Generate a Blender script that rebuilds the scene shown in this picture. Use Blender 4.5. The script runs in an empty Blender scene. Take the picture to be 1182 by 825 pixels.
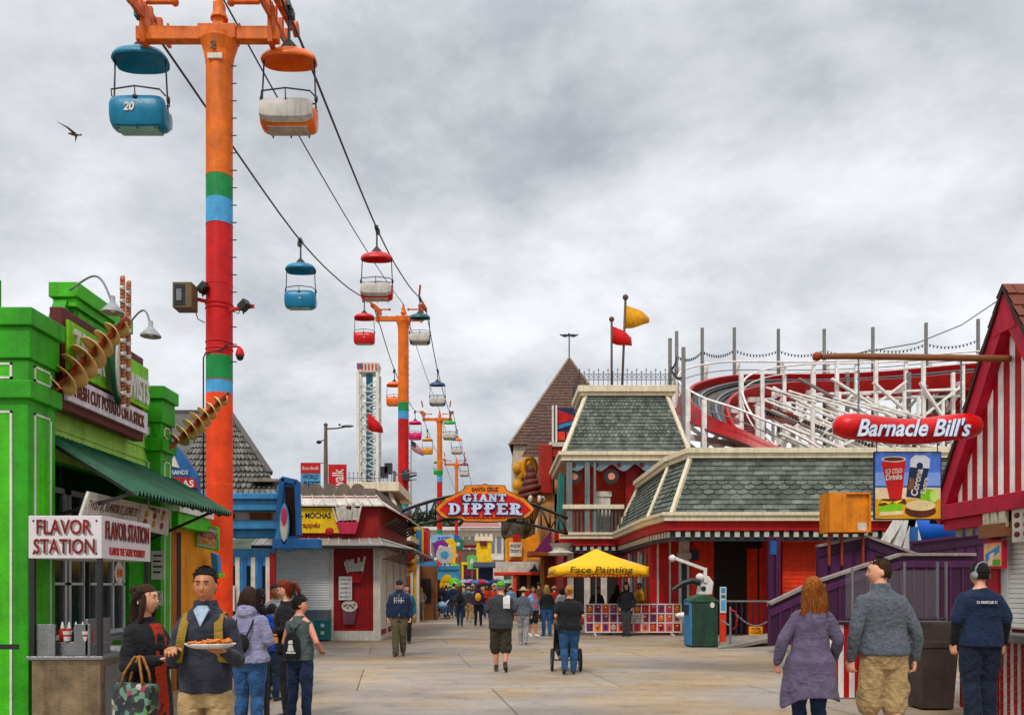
CLOUD, ZEN, SUNE, EXPO = 9.5, 2.3, 1.5, 0.54
SAT, DEEP = 1.15, .92
import bpy, bmesh, math, random
from mathutils import Vector, Matrix, noise
rnd = random.Random(11)
scene = bpy.context.scene
COL = scene.collection
R = math.radians
F, CX, CY, EYE = 1000.0, 575.0, 677.0, 1.6
def P(px, py, d):
 """real position of a photo point whose distance down the street is known"""
 return Vector(((px - CX) * d / F, d, EYE + (CY - py) * d / F))
def PX(px, d): return (px - CX) * d / F
def PZ(py, d): return EYE + (CY - py) * d / F
# ------------------------------------------------------------------ mesh builder
class MB:
 def __init__(s):
  s.v, s.f, s.mi, s.cur = [], [], [], 0
 def mat(s, i):
  s.cur = i
  return s
 def add(s, vs, fs):
  n = len(s.v)
  s.v.extend(Vector(v) for v in vs)
  for f in fs:
   s.f.append([n + i for i in f])
   s.mi.append(s.cur)
  return s
 def box(s, x0, x1, y0, y1, z0, z1):
  x0, x1 = min(x0, x1), max(x0, x1)
  y0, y1 = min(y0, y1), max(y0, y1)
  z0, z1 = min(z0, z1), max(z0, z1)
  return s.add([(x0, y0, z0), (x1, y0, z0), (x1, y1, z0), (x0, y1, z0), (x0, y0, z1), (x1, y0, z1), (x1, y1, z1), (x0, y1, z1)],
      [(0, 3, 2, 1), (4, 5, 6, 7), (0, 1, 5, 4), (1, 2, 6, 5), (2, 3, 7, 6), (3, 0, 4, 7)])
 def beam(s, a, b, w, h, up=(0, 0, 1)):
  a, b, up = Vector(a), Vector(b), Vector(up)
  t = (b - a).normalized()
  if abs(t.dot(up)) > .98: up = Vector((0, 1, 0))
  sx = t.cross(up).normalized() * w / 2
  sz = sx.cross(t).normalized() * h / 2
  vs = []
  for p in (a, b):
   vs += [p - sx - sz, p + sx - sz, p + sx + sz, p - sx + sz]
  return s.add(vs, [(0, 1, 2, 3), (4, 7, 6, 5), (0, 4, 5, 1), (1, 5, 6, 2), (2, 6, 7, 3), (3, 7, 4, 0)])
 def tube(s, pts, r, n=8, cap=True, side=(1, 0, 0), flat=1.0):
  pts = [Vector(p) for p in pts]
  rs = r if isinstance(r, (list, tuple)) else [r] * len(pts)
  rings, prev = [], None
  for i, p in enumerate(pts):
   t = (pts[min(i + 1, len(pts) - 1)] - pts[max(i - 1, 0)])
   t = t.normalized() if t.length > 1e-9 else Vector((0, 0, 1))
   if prev is None:
    sd = Vector(side)
    if abs(sd.dot(t)) > .95: sd = Vector((0, 1, 0)) if abs(t.y) < .9 else Vector((0, 0, 1))
   else: sd = prev
   sd = (sd - t * sd.dot(t)).normalized()
   prev = sd
   up = t.cross(sd)
   ri = rs[i]
   rings.append([p + sd * math.cos(2 * math.pi * k / n) * ri + up * math.sin(2 * math.pi * k / n) * ri * flat for k in range(n)])
  return s.loft(rings, cap)
 def loft(s, rings, cap=True, closed=True):
  n = len(rings[0])
  vs = [q for rg in rings for q in rg]
  fs = []
  for i in range(len(rings) - 1):
   for k in range(n if closed else n - 1):
    k2 = (k + 1) % n
    fs.append((i * n + k, i * n + k2, (i + 1) * n + k2, (i + 1) * n + k))
  if cap:
   fs.append(tuple(range(n - 1, -1, -1)))
   fs.append(tuple((len(rings) - 1) * n + k for k in range(n)))
  return s.add(vs, fs)
 def capsule(s, pts, rs, n=10, side=(1, 0, 0), flat=1.0):
  pts = [Vector(p) for p in pts]
  t0 = (pts[0] - pts[1]).normalized()
  t1 = (pts[-1] - pts[-2]).normalized()
  a, b = rs[0], rs[-1]
  q = [pts[0] + t0 * a * .95, pts[0] + t0 * a * .7] + pts + [pts[-1] + t1 * b * .7, pts[-1] + t1 * b * .95]
  rr = [a * .3, a * .72] + list(rs) + [b * .72, b * .3]
  return s.tube(q, rr, n, True, side, flat)
 def ball(s, c, r, n=12, m=8, M3=None, fn=None):
  c = Vector(c)
  r = Vector(r) if isinstance(r, (tuple, list, Vector)) else Vector((r, r, r))
  vs = []
  for j in range(m + 1):
   th = math.pi * j / m
   for k in range(n):
    ph = 2 * math.pi * k / n
    d = Vector((math.sin(th) * math.cos(ph), math.sin(th) * math.sin(ph), math.cos(th)))
    k_ = fn(d) if fn else 1.0
    q = Vector((d.x * r.x, d.y * r.y, d.z * r.z)) * k_
    if M3: q = M3 @ q
    vs.append(c + q)
  fs = []
  for j in range(m):
   for k in range(n):
    k2 = (k + 1) % n
    fs.append((j * n + k, (j + 1) * n + k, (j + 1) * n + k2, j * n + k2))
  return s.add(vs, fs)
 def poly(s, pts):
  return s.add(pts, [tuple(range(len(pts)))])
 def prism(s, pts, vec):
  pts = [Vector(p) for p in pts]
  vec = Vector(vec)
  n = len(pts)
  fs = [tuple(range(n)), tuple(range(2 * n - 1, n - 1, -1))]
  fs += [(k, (k + 1) % n, n + (k + 1) % n, n + k) for k in range(n)]
  return s.add(pts + [p + vec for p in pts], fs)
 def lathe(s, prof, c=(0, 0, 0), n=16, cap=True):
  c = Vector(c)
  return s.loft([[c + Vector((r * math.cos(2 * math.pi * k / n), r * math.sin(2 * math.pi * k / n), z)) for k in range(n)] for r, z in prof], cap)
ORIG = {}
def origin_of(o):
 v = Vector((0, 0, 0))
 while o is not None:
  v = v + ORIG.get(o.name, Vector((0, 0, 0)))
  o = o.parent
 return v
def mesh_of(mb, name, mats, smooth, o, fix=True):
 me = bpy.data.meshes.new(name)
 me.from_pydata([v - o for v in mb.v], [], mb.f)
 for m in mats: me.materials.append(m)
 if len(mats) > 1:
  for p, i in zip(me.polygons, mb.mi): p.material_index = i
 if fix:
  bm = bmesh.new(); bm.from_mesh(me)
  bmesh.ops.remove_doubles(bm, verts=bm.verts, dist=1e-5)
  bmesh.ops.recalc_face_normals(bm, faces=bm.faces)
  bm.to_mesh(me); bm.free()
 if smooth:
  for p in me.polygons: p.use_smooth = True
  if smooth is True: me.set_sharp_from_angle(angle=R(38))
 me.update()
 return me
def build(mb, name, mat, parent=None, smooth=False, bevel=0, label=None, cat=None, group=None, kind=None, fix=True):
 mats = mat if isinstance(mat, (list, tuple)) else [mat]
 if parent is not None:
  o = origin_of(parent)
 else:
  xs = [v.x for v in mb.v]; ys = [v.y for v in mb.v]; zs = [v.z for v in mb.v]
  o = Vector(((min(xs) + max(xs)) / 2, (min(ys) + max(ys)) / 2, min(zs)))
 ob = bpy.data.objects.new(name, mesh_of(mb, name, mats, smooth, o, fix))
 COL.objects.link(ob)
 if parent is not None:
  ob.parent = parent
 else:
  ob.location = o
  ORIG[ob.name] = o
 if bevel:
  b = ob.modifiers.new('bevel', 'BEVEL')
  b.width = bevel; b.segments = 2; b.limit_method = 'ANGLE'; b.angle_limit = R(40)
 tag(ob, label, cat, group, kind)
 return ob
def tag(ob, label=None, cat=None, group=None, kind=None):
 for k, v in (('label', label), ('category', cat), ('group', group), ('kind', kind)):
  if v: ob[k] = v
 return ob
def thing(name, label, cat, loc=(0, 0, 0), group=None, kind=None):
 e = bpy.data.objects.new(name, None)
 e.empty_display_size = .2
 COL.objects.link(e)
 e.location = Vector(loc)
 ORIG[e.name] = Vector(loc)
 return tag(e, label, cat, group, kind)
def copy_tree(o, parent=None):
 c = o.copy()
 COL.objects.link(c)
 if parent is not None: c.parent = parent
 for ch in list(o.children): copy_tree(ch, c)
 return c
def recolor(o, table):
 """object-level material for the named parts of a copy"""
 for ch in [o] + list(o.children_recursive):
  base = ch.name.split('.')[0]
  if base in table and ch.type == 'MESH':
   for i, s in enumerate(ch.material_slots):
    s.link = 'OBJECT'
    s.material = table[base]
# ------------------------------------------------------------------ materials
def lin(c):
 c = c.lstrip('#')
 out = []
 for i in (0, 2, 4):
  u = int(c[i:i + 2], 16) / 255
  out.append(u / 12.92 if u <= .04045 else ((u + .055) / 1.055) ** 2.4)
 return out
MATS = {}
def M(name, col, rough=.55, var=.14, vs=3.0, bump=.06, bs=40, metal=0.0, coat=0.0, streak=.0, island=0.0, fabric=0.0, grime=.0, stretch=(1, 1, 1), emit=0, spec=.5, wrinkle=0):
 """painted / worn surface: colour with cloudy variation, fine bump, optional rain streaks, per-piece tone"""
 if name in MATS: return MATS[name]
 m = bpy.data.materials.new(name)
 m.use_nodes = True
 nt = m.node_tree
 N, L = nt.nodes, nt.links
 b = N['Principled BSDF']
 c = lin(col)
 g_ = .3 * c[0] + .59 * c[1] + .11 * c[2]
 c = [max(.004, g_ + (q - g_) * SAT) * DEEP for q in c]
 tc = N.new('ShaderNodeTexCoord')
 mp = N.new('ShaderNodeMapping')
 L.new(tc.outputs['Object'], mp.inputs[0])
 mp.inputs['Scale'].default_value = stretch
 n1 = N.new('ShaderNodeTexNoise')
 n1.inputs['Scale'].default_value = vs; n1.inputs['Detail'].default_value = 6; n1.inputs['Roughness'].default_value = .62
 L.new(mp.outputs[0], n1.inputs['Vector'])
 rp = N.new('ShaderNodeMapRange')
 rp.inputs[1].default_value = .3; rp.inputs[2].default_value = .7
 rp.inputs[3].default_value = 1 - var * 1.3; rp.inputs[4].default_value = 1 + var
 L.new(n1.outputs['Fac'], rp.inputs[0])
 fac = rp.outputs[0]
 def mul(a, bb):
  q = N.new('ShaderNodeMath'); q.operation = 'MULTIPLY'
  L.new(a, q.inputs[0])
  if isinstance(bb, float): q.inputs[1].default_value = bb
  else: L.new(bb, q.inputs[1])
  return q.outputs[0]
 if island:
  g = N.new('ShaderNodeNewGeometry')
  r2 = N.new('ShaderNodeMapRange')
  r2.inputs[3].default_value = 1 - island; r2.inputs[4].default_value = 1 + island
  L.new(g.outputs['Random Per Island'], r2.inputs[0])
  fac = mul(fac, r2.outputs[0])
 if streak:
  mp2 = N.new('ShaderNodeMapping'); mp2.inputs['Scale'].default_value = (5, 5, .35)
  L.new(tc.outputs['Object'], mp2.inputs[0])
  n3 = N.new('ShaderNodeTexNoise'); n3.inputs['Scale'].default_value = 2.2; n3.inputs['Detail'].default_value = 5
  L.new(mp2.outputs[0], n3.inputs['Vector'])
  r3 = N.new('ShaderNodeMapRange')
  r3.inputs[1].default_value = .45; r3.inputs[2].default_value = .75; r3.inputs[3].default_value = 1; r3.inputs[4].default_value = 1 - streak
  L.new(n3.outputs['Fac'], r3.inputs[0])
  fac = mul(fac, r3.outputs[0])
 if grime:
  n4 = N.new('ShaderNodeTexNoise'); n4.inputs['Scale'].default_value = 14; n4.inputs['Detail'].default_value = 8; n4.inputs['Roughness'].default_value = .75
  L.new(mp.outputs[0], n4.inputs['Vector'])
  r4 = N.new('ShaderNodeMapRange')
  r4.inputs[1].default_value = .52; r4.inputs[2].default_value = .72; r4.inputs[3].default_value = 1; r4.inputs[4].default_value = 1 - grime
  L.new(n4.outputs['Fac'], r4.inputs[0])
  fac = mul(fac, r4.outputs[0])
 mx = N.new('ShaderNodeVectorMath'); mx.operation = 'SCALE'
 mx.inputs[0].default_value = c
 L.new(fac, mx.inputs['Scale'])
 L.new(mx.outputs[0], b.inputs['Base Color'])
 b.inputs['Metallic'].default_value = metal
 b.inputs['Specular IOR Level'].default_value = spec
 if fabric:
  b.inputs['Sheen Weight'].default_value = fabric
  b.inputs['Sheen Roughness'].default_value = .5
 if coat: b.inputs['Coat Weight'].default_value = coat; b.inputs['Coat Roughness'].default_value = .15
 rr = N.new('ShaderNodeMapRange')
 rr.inputs[3].default_value = max(0, rough - .12); rr.inputs[4].default_value = min(1, rough + .12)
 L.new(n1.outputs['Fac'], rr.inputs[0])
 L.new(rr.outputs[0], b.inputs['Roughness'])
 if bump:
  n2 = N.new('ShaderNodeTexNoise'); n2.inputs['Scale'].default_value = bs; n2.inputs['Detail'].default_value = 4
  L.new(mp.outputs[0], n2.inputs['Vector'])
  bp = N.new('ShaderNodeBump'); bp.inputs['Strength'].default_value = min(1, bump * 4); bp.inputs['Distance'].default_value = .02
  L.new(n2.outputs['Fac'], bp.inputs['Height'])
  if wrinkle:
   n5 = N.new('ShaderNodeTexNoise'); n5.inputs['Scale'].default_value = 7; n5.inputs['Detail'].default_value = 3; n5.inputs['Distortion'].default_value = 1.4
   mp5 = N.new('ShaderNodeMapping'); mp5.inputs['Scale'].default_value = (1, 1, 1.9); mp5.inputs['Rotation'].default_value = (.4, .5, 0)
   L.new(tc.outputs['Object'], mp5.inputs[0]); L.new(mp5.outputs[0], n5.inputs['Vector'])
   b5 = N.new('ShaderNodeBump'); b5.inputs['Strength'].default_value = wrinkle; b5.inputs['Distance'].default_value = .05
   L.new(n5.outputs['Fac'], b5.inputs['Height']); L.new(b5.outputs[0], bp.inputs['Normal'])
  L.new(bp.outputs[0], b.inputs['Normal'])
 if emit:
  b.inputs['Emission Color'].default_value = (*c, 1); b.inputs['Emission Strength'].default_value = emit
 MATS[name] = m
 return m
def glass(name, col='#9fb0b0', rough=.05, alpha=.35):
 if name in MATS: return MATS[name]
 m = bpy.data.materials.new(name); m.use_nodes = True
 b = m.node_tree.nodes['Principled BSDF']
 b.inputs['Base Color'].default_value = (*lin(col), 1)
 b.inputs['Roughness'].default_value = rough
 b.inputs['Alpha'].default_value = alpha
 b.inputs['Specular IOR Level'].default_value = .35
 MATS[name] = m
 return m
def paint(name, col, **k):
 k.setdefault('rough', .55); k.setdefault('streak', .28); k.setdefault('var', .2); k.setdefault('grime', .3); k.setdefault('spec', .28)
 return M(name, col, **k)
def cloth(name, col, **k):
 k.setdefault('rough', .85); k.setdefault('bump', .03); k.setdefault('bs', 260); k.setdefault('var', .2); k.setdefault('vs', 7); k.setdefault('fabric', .06); k.setdefault('spec', .2); k.setdefault('wrinkle', .5)
 return M('cloth ' + name, col, **k)
# ------------------------------------------------------------------ lettering
_TXT = {}
def text_verts(body, bold=0.0, shear=0.0, depth=.02, res=3, space=1.0):
 key = (body, bold, shear, depth, space)
 if key in _TXT: return _TXT[key]
 cu = bpy.data.curves.new('lettering', 'FONT')
 cu.body = body; cu.align_x = 'CENTER'; cu.align_y = 'CENTER'
 cu.offset = bold; cu.shear = shear; cu.extrude = depth; cu.resolution_u = res; cu.space_character = space
 ob = bpy.data.objects.new('lettering', cu)
 COL.objects.link(ob)
 dg = bpy.context.evaluated_depsgraph_get(); dg.update()
 me = bpy.data.meshes.new_from_object(ob.evaluated_get(dg))
 vs = [v.co.copy() for v in me.vertices]
 fs = [tuple(p.vertices) for p in me.polygons]
 bpy.data.objects.remove(ob); bpy.data.curves.remove(cu); bpy.data.meshes.remove(me)
 _TXT[key] = (vs, fs)
 return vs, fs
def write(mb, body, c, ux, uz, w, h, bold=.0, shear=0, depth=.008, keep=False, space=1.0):
 """letters centred on c, running along ux, upright along uz, filling w x h, standing depth proud of the board"""
 vs, fs = text_verts(body, bold, shear, .05, 3, space)
 if not vs: return mb
 x0 = min(v.x for v in vs); x1 = max(v.x for v in vs); y0 = min(v.y for v in vs); y1 = max(v.y for v in vs)
 sx, sy = w / (x1 - x0), h / (y1 - y0)
 if keep: sx = sy = min(sx, sy)
 c, ux, uz = Vector(c), Vector(ux).normalized(), Vector(uz).normalized()
 nn = ux.cross(uz)
 return mb.add([c + ux * (v.x - (x0 + x1) / 2) * sx + uz * (v.y - (y0 + y1) / 2) * sy + nn * (v.z / .05 * .5 + .5) * depth for v in vs], fs)
XP, XM, ZP, YP = Vector((1, 0, 0)), Vector((-1, 0, 0)), Vector((0, 0, 1)), Vector((0, 1, 0))
# a face that looks at the camera reads along +X; one that looks at +X reads along +Y; one that looks at -X reads along -Y
YM = Vector((0, -1, 0))
def shingles(mb, bl, br, tr, tl, rows, cols, proud=.035, scallop=None, jitter=.0):
 """overlapping shingles laid on the quad bl-br-tr-tl, bottom row first"""
 bl, br, tr, tl = map(Vector, (bl, br, tr, tl))
 nrm = (br - bl).cross(tl - bl).normalized()
 def at(u, v): return bl.lerp(br, u).lerp(tl.lerp(tr, u), v)
 for j in range(rows):
  v0, v1 = j / rows, min(1, (j + 1.25) / rows)
  sc = scallop(j) if callable(scallop) else bool(scallop)
  off = .5 if j % 2 else 0
  for i in range(-1, cols + 1):
   u0, u1 = (i + off + .03) / cols, (i + 1 + off - .03) / cols
   u0, u1 = max(0, u0), min(1, u1)
   if u1 - u0 < .15 / cols: continue
   dz = jitter * (rnd.random() - .5) / rows
   pr = proud * (.8 + .4 * rnd.random())
   if sc:
    um = (u0 + u1) / 2; hw = (u1 - u0) / 2
    pts = [at(um + hw * math.cos(a), v0 + dz + (1 + math.sin(a)) * .45 / rows) + nrm * pr for a in [math.pi + math.pi * k / 6 for k in range(7)]]
   else:
    pts = [at(u0, v0 + dz) + nrm * pr, at(u1, v0 + dz) + nrm * pr]
   pts += [at(u1, v1) + nrm * .004, at(u0, v1) + nrm * .004]
   mb.poly(pts)
   n = len(pts) - 2      # thin butt edge
   for k in range(n - 1):
    a, b2 = pts[k], pts[k + 1]
    mb.poly([a, b2, b2 - nrm * pr * .8, a - nrm * pr * .8])
 return mb
def clap(mb, a, b, z0, z1, n, out, proud=.018):
 """clapboard siding on the vertical strip a-b (xy), n boards, facing out"""
 a, b, out = Vector((*a[:2], 0)), Vector((*b[:2], 0)), Vector(out)
 h = (z1 - z0) / n
 for i in range(n):
  q0, q1 = z0 + i * h, z0 + (i + 1) * h
  A0, B0 = a + out * proud + ZP * q0, b + out * proud + ZP * q0
  A1, B1 = a + out * .003 + ZP * q1, b + out * .003 + ZP * q1
  mb.poly([A0, B0, B1, A1])
  mb.poly([a + ZP * q0, b + ZP * q0, B0, A0])
 return mb
# ------------------------------------------------------------------ people
SKIN = {
 'fair': M('skin fair', '#d9a387', rough=.5, var=.12, vs=8, bump=.02, bs=120),
 'tan': M('skin tan', '#b57a58', rough=.5, var=.12, vs=8, bump=.02, bs=120),
 'brown': M('skin brown', '#8a5a3e', rough=.5, var=.12, vs=8, bump=.02, bs=120),
 'pink': M('skin pink', '#d4937c', rough=.5, var=.14, vs=8, bump=.02, bs=120),
}
def hairmat(name, col):
 return M('hair ' + name, col, rough=.55, var=.5, vs=16, bump=.3, bs=46, island=.5, stretch=(5, 5, .7), spec=.25)
HAIR = {'black': hairmat('black', '#1d1715'), 'brown': hairmat('brown', '#3b2419'), 'red': hairmat('red', '#7c3218'),
  'auburn': hairmat('auburn', '#9c5a2c'), 'blond': hairmat('blond', '#a5804e'), 'grey': hairmat('grey', '#77706a')}
EYEW = M('eye white', '#a39a92', rough=.25, var=.02, bump=0)
IRIS = M('eye iris', '#20130c', rough=.2, var=.02, bump=0)
LIP = M('lip', '#94523f', rough=.45, var=.1, bump=0)
SHOE = {'black': M('shoe black', '#1c1b1c', rough=.5, grime=.2), 'white': M('shoe white', '#cfcac2', rough=.5, grime=.2),
  'brown': M('shoe brown', '#4a3222', rough=.5, grime=.2), 'sandal': M('shoe sandal', '#3a2b23', rough=.6)}
def lerp(a, b, t): return a + (b - a) * t
PROF = {  # z, centre y, half width, half depth
 'm': [(.82, .01, .11, .09), (.88, .012, .155, .112), (.95, .012, .168, .118), (1.04, .0, .158, .11), (1.14, -.004, .16, .108), (1.25, -.006, .176, .116), (1.34, 0, .186, .118), (1.395, .008, .178, .1), (1.44, .014, .13, .08), (1.475, .016, .088, .068), (1.51, .014, .058, .056)],
 'f': [(.82, .01, .11, .09), (.88, .014, .165, .118), (.95, .016, .176, .122), (1.04, .004, .148, .104), (1.12, -.002, .132, .094), (1.22, -.012, .15, .112), (1.30, -.012, .158, .118), (1.375, .004, .156, .095), (1.425, .012, .115, .074), (1.465, .014, .07, .06), (1.50, .012, .05, .052)],
}
def torso_at(sex, bulk, z):
 pr = PROF[sex]
 if z <= pr[0][0]: z_, cy, rx, ry = pr[0]
 elif z >= pr[-1][0]: z_, cy, rx, ry = pr[-1]
 else:
  for a, b in zip(pr, pr[1:]):
   if a[0] <= z <= b[0]:
    t = (z - a[0]) / (b[0] - a[0])
    cy, rx, ry = (lerp(a[i], b[i], t) for i in (1, 2, 3))
    break
 k = 1 + (bulk - 1) * max(0, min(1, (1.46 - z) / .2))
 belly = (bulk - 1) * .12 * math.exp(-((z - 1.06) / .15) ** 2)
 return cy - belly * .5, rx * k, ry * k + belly
def ering(z, cx, cy, rx, ry, n=20, p=2.4):
 out = []
 for k in range(n):
  a = 2 * math.pi * k / n
  c, s_ = math.cos(a), math.sin(a)
  out.append(Vector((cx + math.copysign(abs(c) ** (2 / p), c) * rx, cy + math.copysign(abs(s_) ** (2 / p), s_) * ry, z)))
 return out
def remeshed(mb, name, mats, vox, smooth_it=3, wr=0, wk=(9, 9, 5)):
 """one continuous skin from overlapping closed pieces"""
 me = bpy.data.meshes.new(name)
 me.from_pydata(mb.v, [], mb.f)
 bm = bmesh.new(); bm.from_mesh(me)
 bmesh.ops.recalc_face_normals(bm, faces=bm.faces); bm.to_mesh(me); bm.free()
 ob = bpy.data.objects.new(name, me)
 COL.objects.link(ob)
 m = ob.modifiers.new('skin', 'REMESH'); m.mode = 'VOXEL'; m.voxel_size = vox; m.use_smooth_shade = True
 if smooth_it:
  s = ob.modifiers.new('soft', 'SMOOTH'); s.factor = .5; s.iterations = smooth_it
 dg = bpy.context.evaluated_depsgraph_get(); dg.update()
 out = bpy.data.meshes.new_from_object(ob.evaluated_get(dg))
 bpy.data.objects.remove(ob); bpy.data.meshes.remove(me)
 if wr:
  nr = [v.normal.copy() for v in out.vertices]
  sd = rnd.random() * 50
  for v, n in zip(out.vertices, nr):
   p = v.co
   a = noise.noise(Vector((p.x * wk[0] * .8 + sd, p.y * wk[1] * .8, p.z * wk[2] + p.x * 7)))
   b = noise.noise(Vector((p.x * wk[0] * .9, p.y * wk[1] * .9 + sd, p.z * wk[2] * 1.6 - p.x * 11)))
   f = (1 - abs(a) * 2.6) + (.6 - abs(b) * 2.2)
   v.co = p + n * wr * f * .62
 for p in out.polygons: p.use_smooth = True
 out.materials.clear()
 for mm in mats: out.materials.append(mm)
 out.name = name
 return out
def child(name, me, parent):
 ob = bpy.data.objects.new(name, me)
 COL.objects.link(ob); ob.parent = parent
 return ob
def hand(mb, wrist, d, pn, curl=.35, k=1.0, fingers=True, thumb_side=1):
 """palm, four unequal bent fingers and a thumb off the side of the palm; pn = the way the palm faces"""
 w, d, pn = Vector(wrist), Vector(d).normalized(), Vector(pn)
 pn = (pn - d * pn.dot(d)).normalized()
 ac = d.cross(pn) * thumb_side
 if not fingers:
  mb.capsule([w, w + d * .06 * k, w + d * .12 * k], [.026 * k, .034 * k, .024 * k], 8, ac, .55)
  mb.capsule([w + d * .03 * k + ac * .025 * k, w + d * .07 * k + ac * .05 * k], [.014 * k, .01 * k], 6)
  return
 mb.capsule([w - d * .01, w + d * .03 * k, w + d * .075 * k], [.026 * k, .038 * k, .04 * k], 12, ac, .42)
 for i, (off, ln) in enumerate(((.033, .072), (.011, .08), (-.011, .074), (-.033, .058))):
  p = w + d * (.075 * k) + ac * off * k
  dirv = (d + ac * off * 2.2).normalized()
  pts, rs = [p], [.0098 * k]
  for q, (fr, bend) in enumerate(((.42, curl * .6), (.33, curl), (.25, curl * .8))):
   ax = dirv.cross(pn).normalized()
   dirv = (Matrix.Rotation(bend * (1 + .12 * i), 3, ax) @ dirv).normalized()
   p = p + dirv * ln * fr * k
   pts.append(p); rs.append((.0092 - .0008 * q) * k)
  mb.capsule(pts, rs, 8)
 b = w + d * .022 * k + ac * .028 * k
 t1 = b + (d * .65 + ac * .62 + pn * .3).normalized() * .04 * k
 t2 = t1 + (d * .85 + ac * .25 + pn * .35).normalized() * .032 * k
 mb.capsule([b, t1, t2], [.0135 * k, .0115 * k, .009 * k], 8)
def head_geo(mb, c, k, M3, n=36, m=28, wide=1.0):
 """skull with brow, eye hollows, cheeks, nose, lips, chin; front is -Y"""
 def fn(d):
  v = 1.0
  x, y, z = d
  if z < 0:
   pass
  def g(px_, pz_, sx, sz): return math.exp(-((x - px_) / sx) ** 2 - ((z - pz_) / sz) ** 2) if y < 0 else 0
  v += .035 * g(0, .30, .5, .12)                     # brow
  v -= .085 * (g(.36, .08, .17, .10) + g(-.36, .08, .17, .10))   # eye hollows
  v += .03 * (g(.48, -.22, .2, .18) + g(-.48, -.22, .2, .18))    # cheekbones
  v += .03 * g(0, -.52, .24, .05) + .03 * g(0, -.62, .2, .05)   # lips
  v -= .03 * g(0, -.57, .2, .02)
  v += .07 * g(0, -.86, .24, .12)                    # chin
  return v
 def shape(q):
  return q
 c = Vector(c)
 tmp = MB()
 tmp.ball((0, 0, 0), (.074 * k * wide, .094 * k, .118 * k), n, m, None, fn)
 for v in tmp.v:
  t = max(0, -v.z / (.118 * k))
  v.x *= 1 - .20 * t ** 1.5
  if v.y > 0: v.y *= 1 - .30 * t
  if v.y < 0: v.y *= 1 - .05 * t
  v.y += -.006 * k * t
 # nose
 tmp.loft([[Vector((sx * w * k, y * k, z * k)) for sx, y in ((-1, -.070), (-.55, yy * .5 - .035 - .006), (0, yy), (.55, yy * .5 - .035 - .006), (1, -.070), (0, -.05))]
    for z, w, yy in ((.028, .008, -.094), (.005, .011, -.103), (-.018, .016, -.116), (-.030, .017, -.113), (-.036, .012, -.098))])
 for sg in (-1, 1):                                      # ears
  tmp.ball((sg * .074 * k * wide, .012 * k, -.004 * k), (.012 * k, .02 * k, .032 * k), 8, 6)
 for v in tmp.v: v.xyz = c + M3 @ v
 mb.v_len = len(mb.v)
 mb.add(tmp.v, tmp.f)
def stand_legs(sp=.1, ty=.0):
 return {'L': ((sp, -.015, .5), (sp + .01, .02 + ty, .085)), 'R': ((-sp, -.015, .5), (-sp - .01, .02 - ty, .085))}
def walk_legs(a=1.0, lead='L', sp=.09):
 o = 'R' if lead == 'L' else 'L'
 s = {'L': 1, 'R': -1}
 d = {}
 d[lead] = ((s[lead] * sp, -.17 * a, .515), (s[lead] * (sp - .01), -.23 * a, .095))
 d[o] = ((s[o] * sp, -.03 * a, .50), (s[o] * (sp - .01), .26 * a, .15))
 return d
def arms(kind='down'):
 if kind == 'down': return {'L': ((.245, .04, 1.14), (.25, -.03, .90), (0, -.1, -1)), 'R': ((-.245, .04, 1.14), (-.25, -.03, .90), (0, -.1, -1))}
 if kind == 'swing': return {'L': ((.24, .13, 1.16), (.25, .15, .91), (0, .15, -1)), 'R': ((-.24, -.03, 1.14), (-.22, -.20, .95), (.1, -.5, -1))}
 if kind == 'front': return {'L': ((.24, .02, 1.14), (.12, -.22, 1.10), (-.5, -1, .1)), 'R': ((-.24, .02, 1.14), (-.12, -.22, 1.10), (.5, -1, .1))}
 if kind == 'push': return {'L': ((.27, .05, 1.15), (.22, -.22, 1.04), (0, -1, -.2)), 'R': ((-.27, .05, 1.15), (-.22, -.22, 1.04), (0, -1, -.2))}
 if kind == 'pocket': return {'L': ((.28, .06, 1.14), (.20, -.06, .94), (-.1, -.2, -1)), 'R': ((-.28, .06, 1.14), (-.20, -.06, .94), (.1, -.2, -1))}
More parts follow.
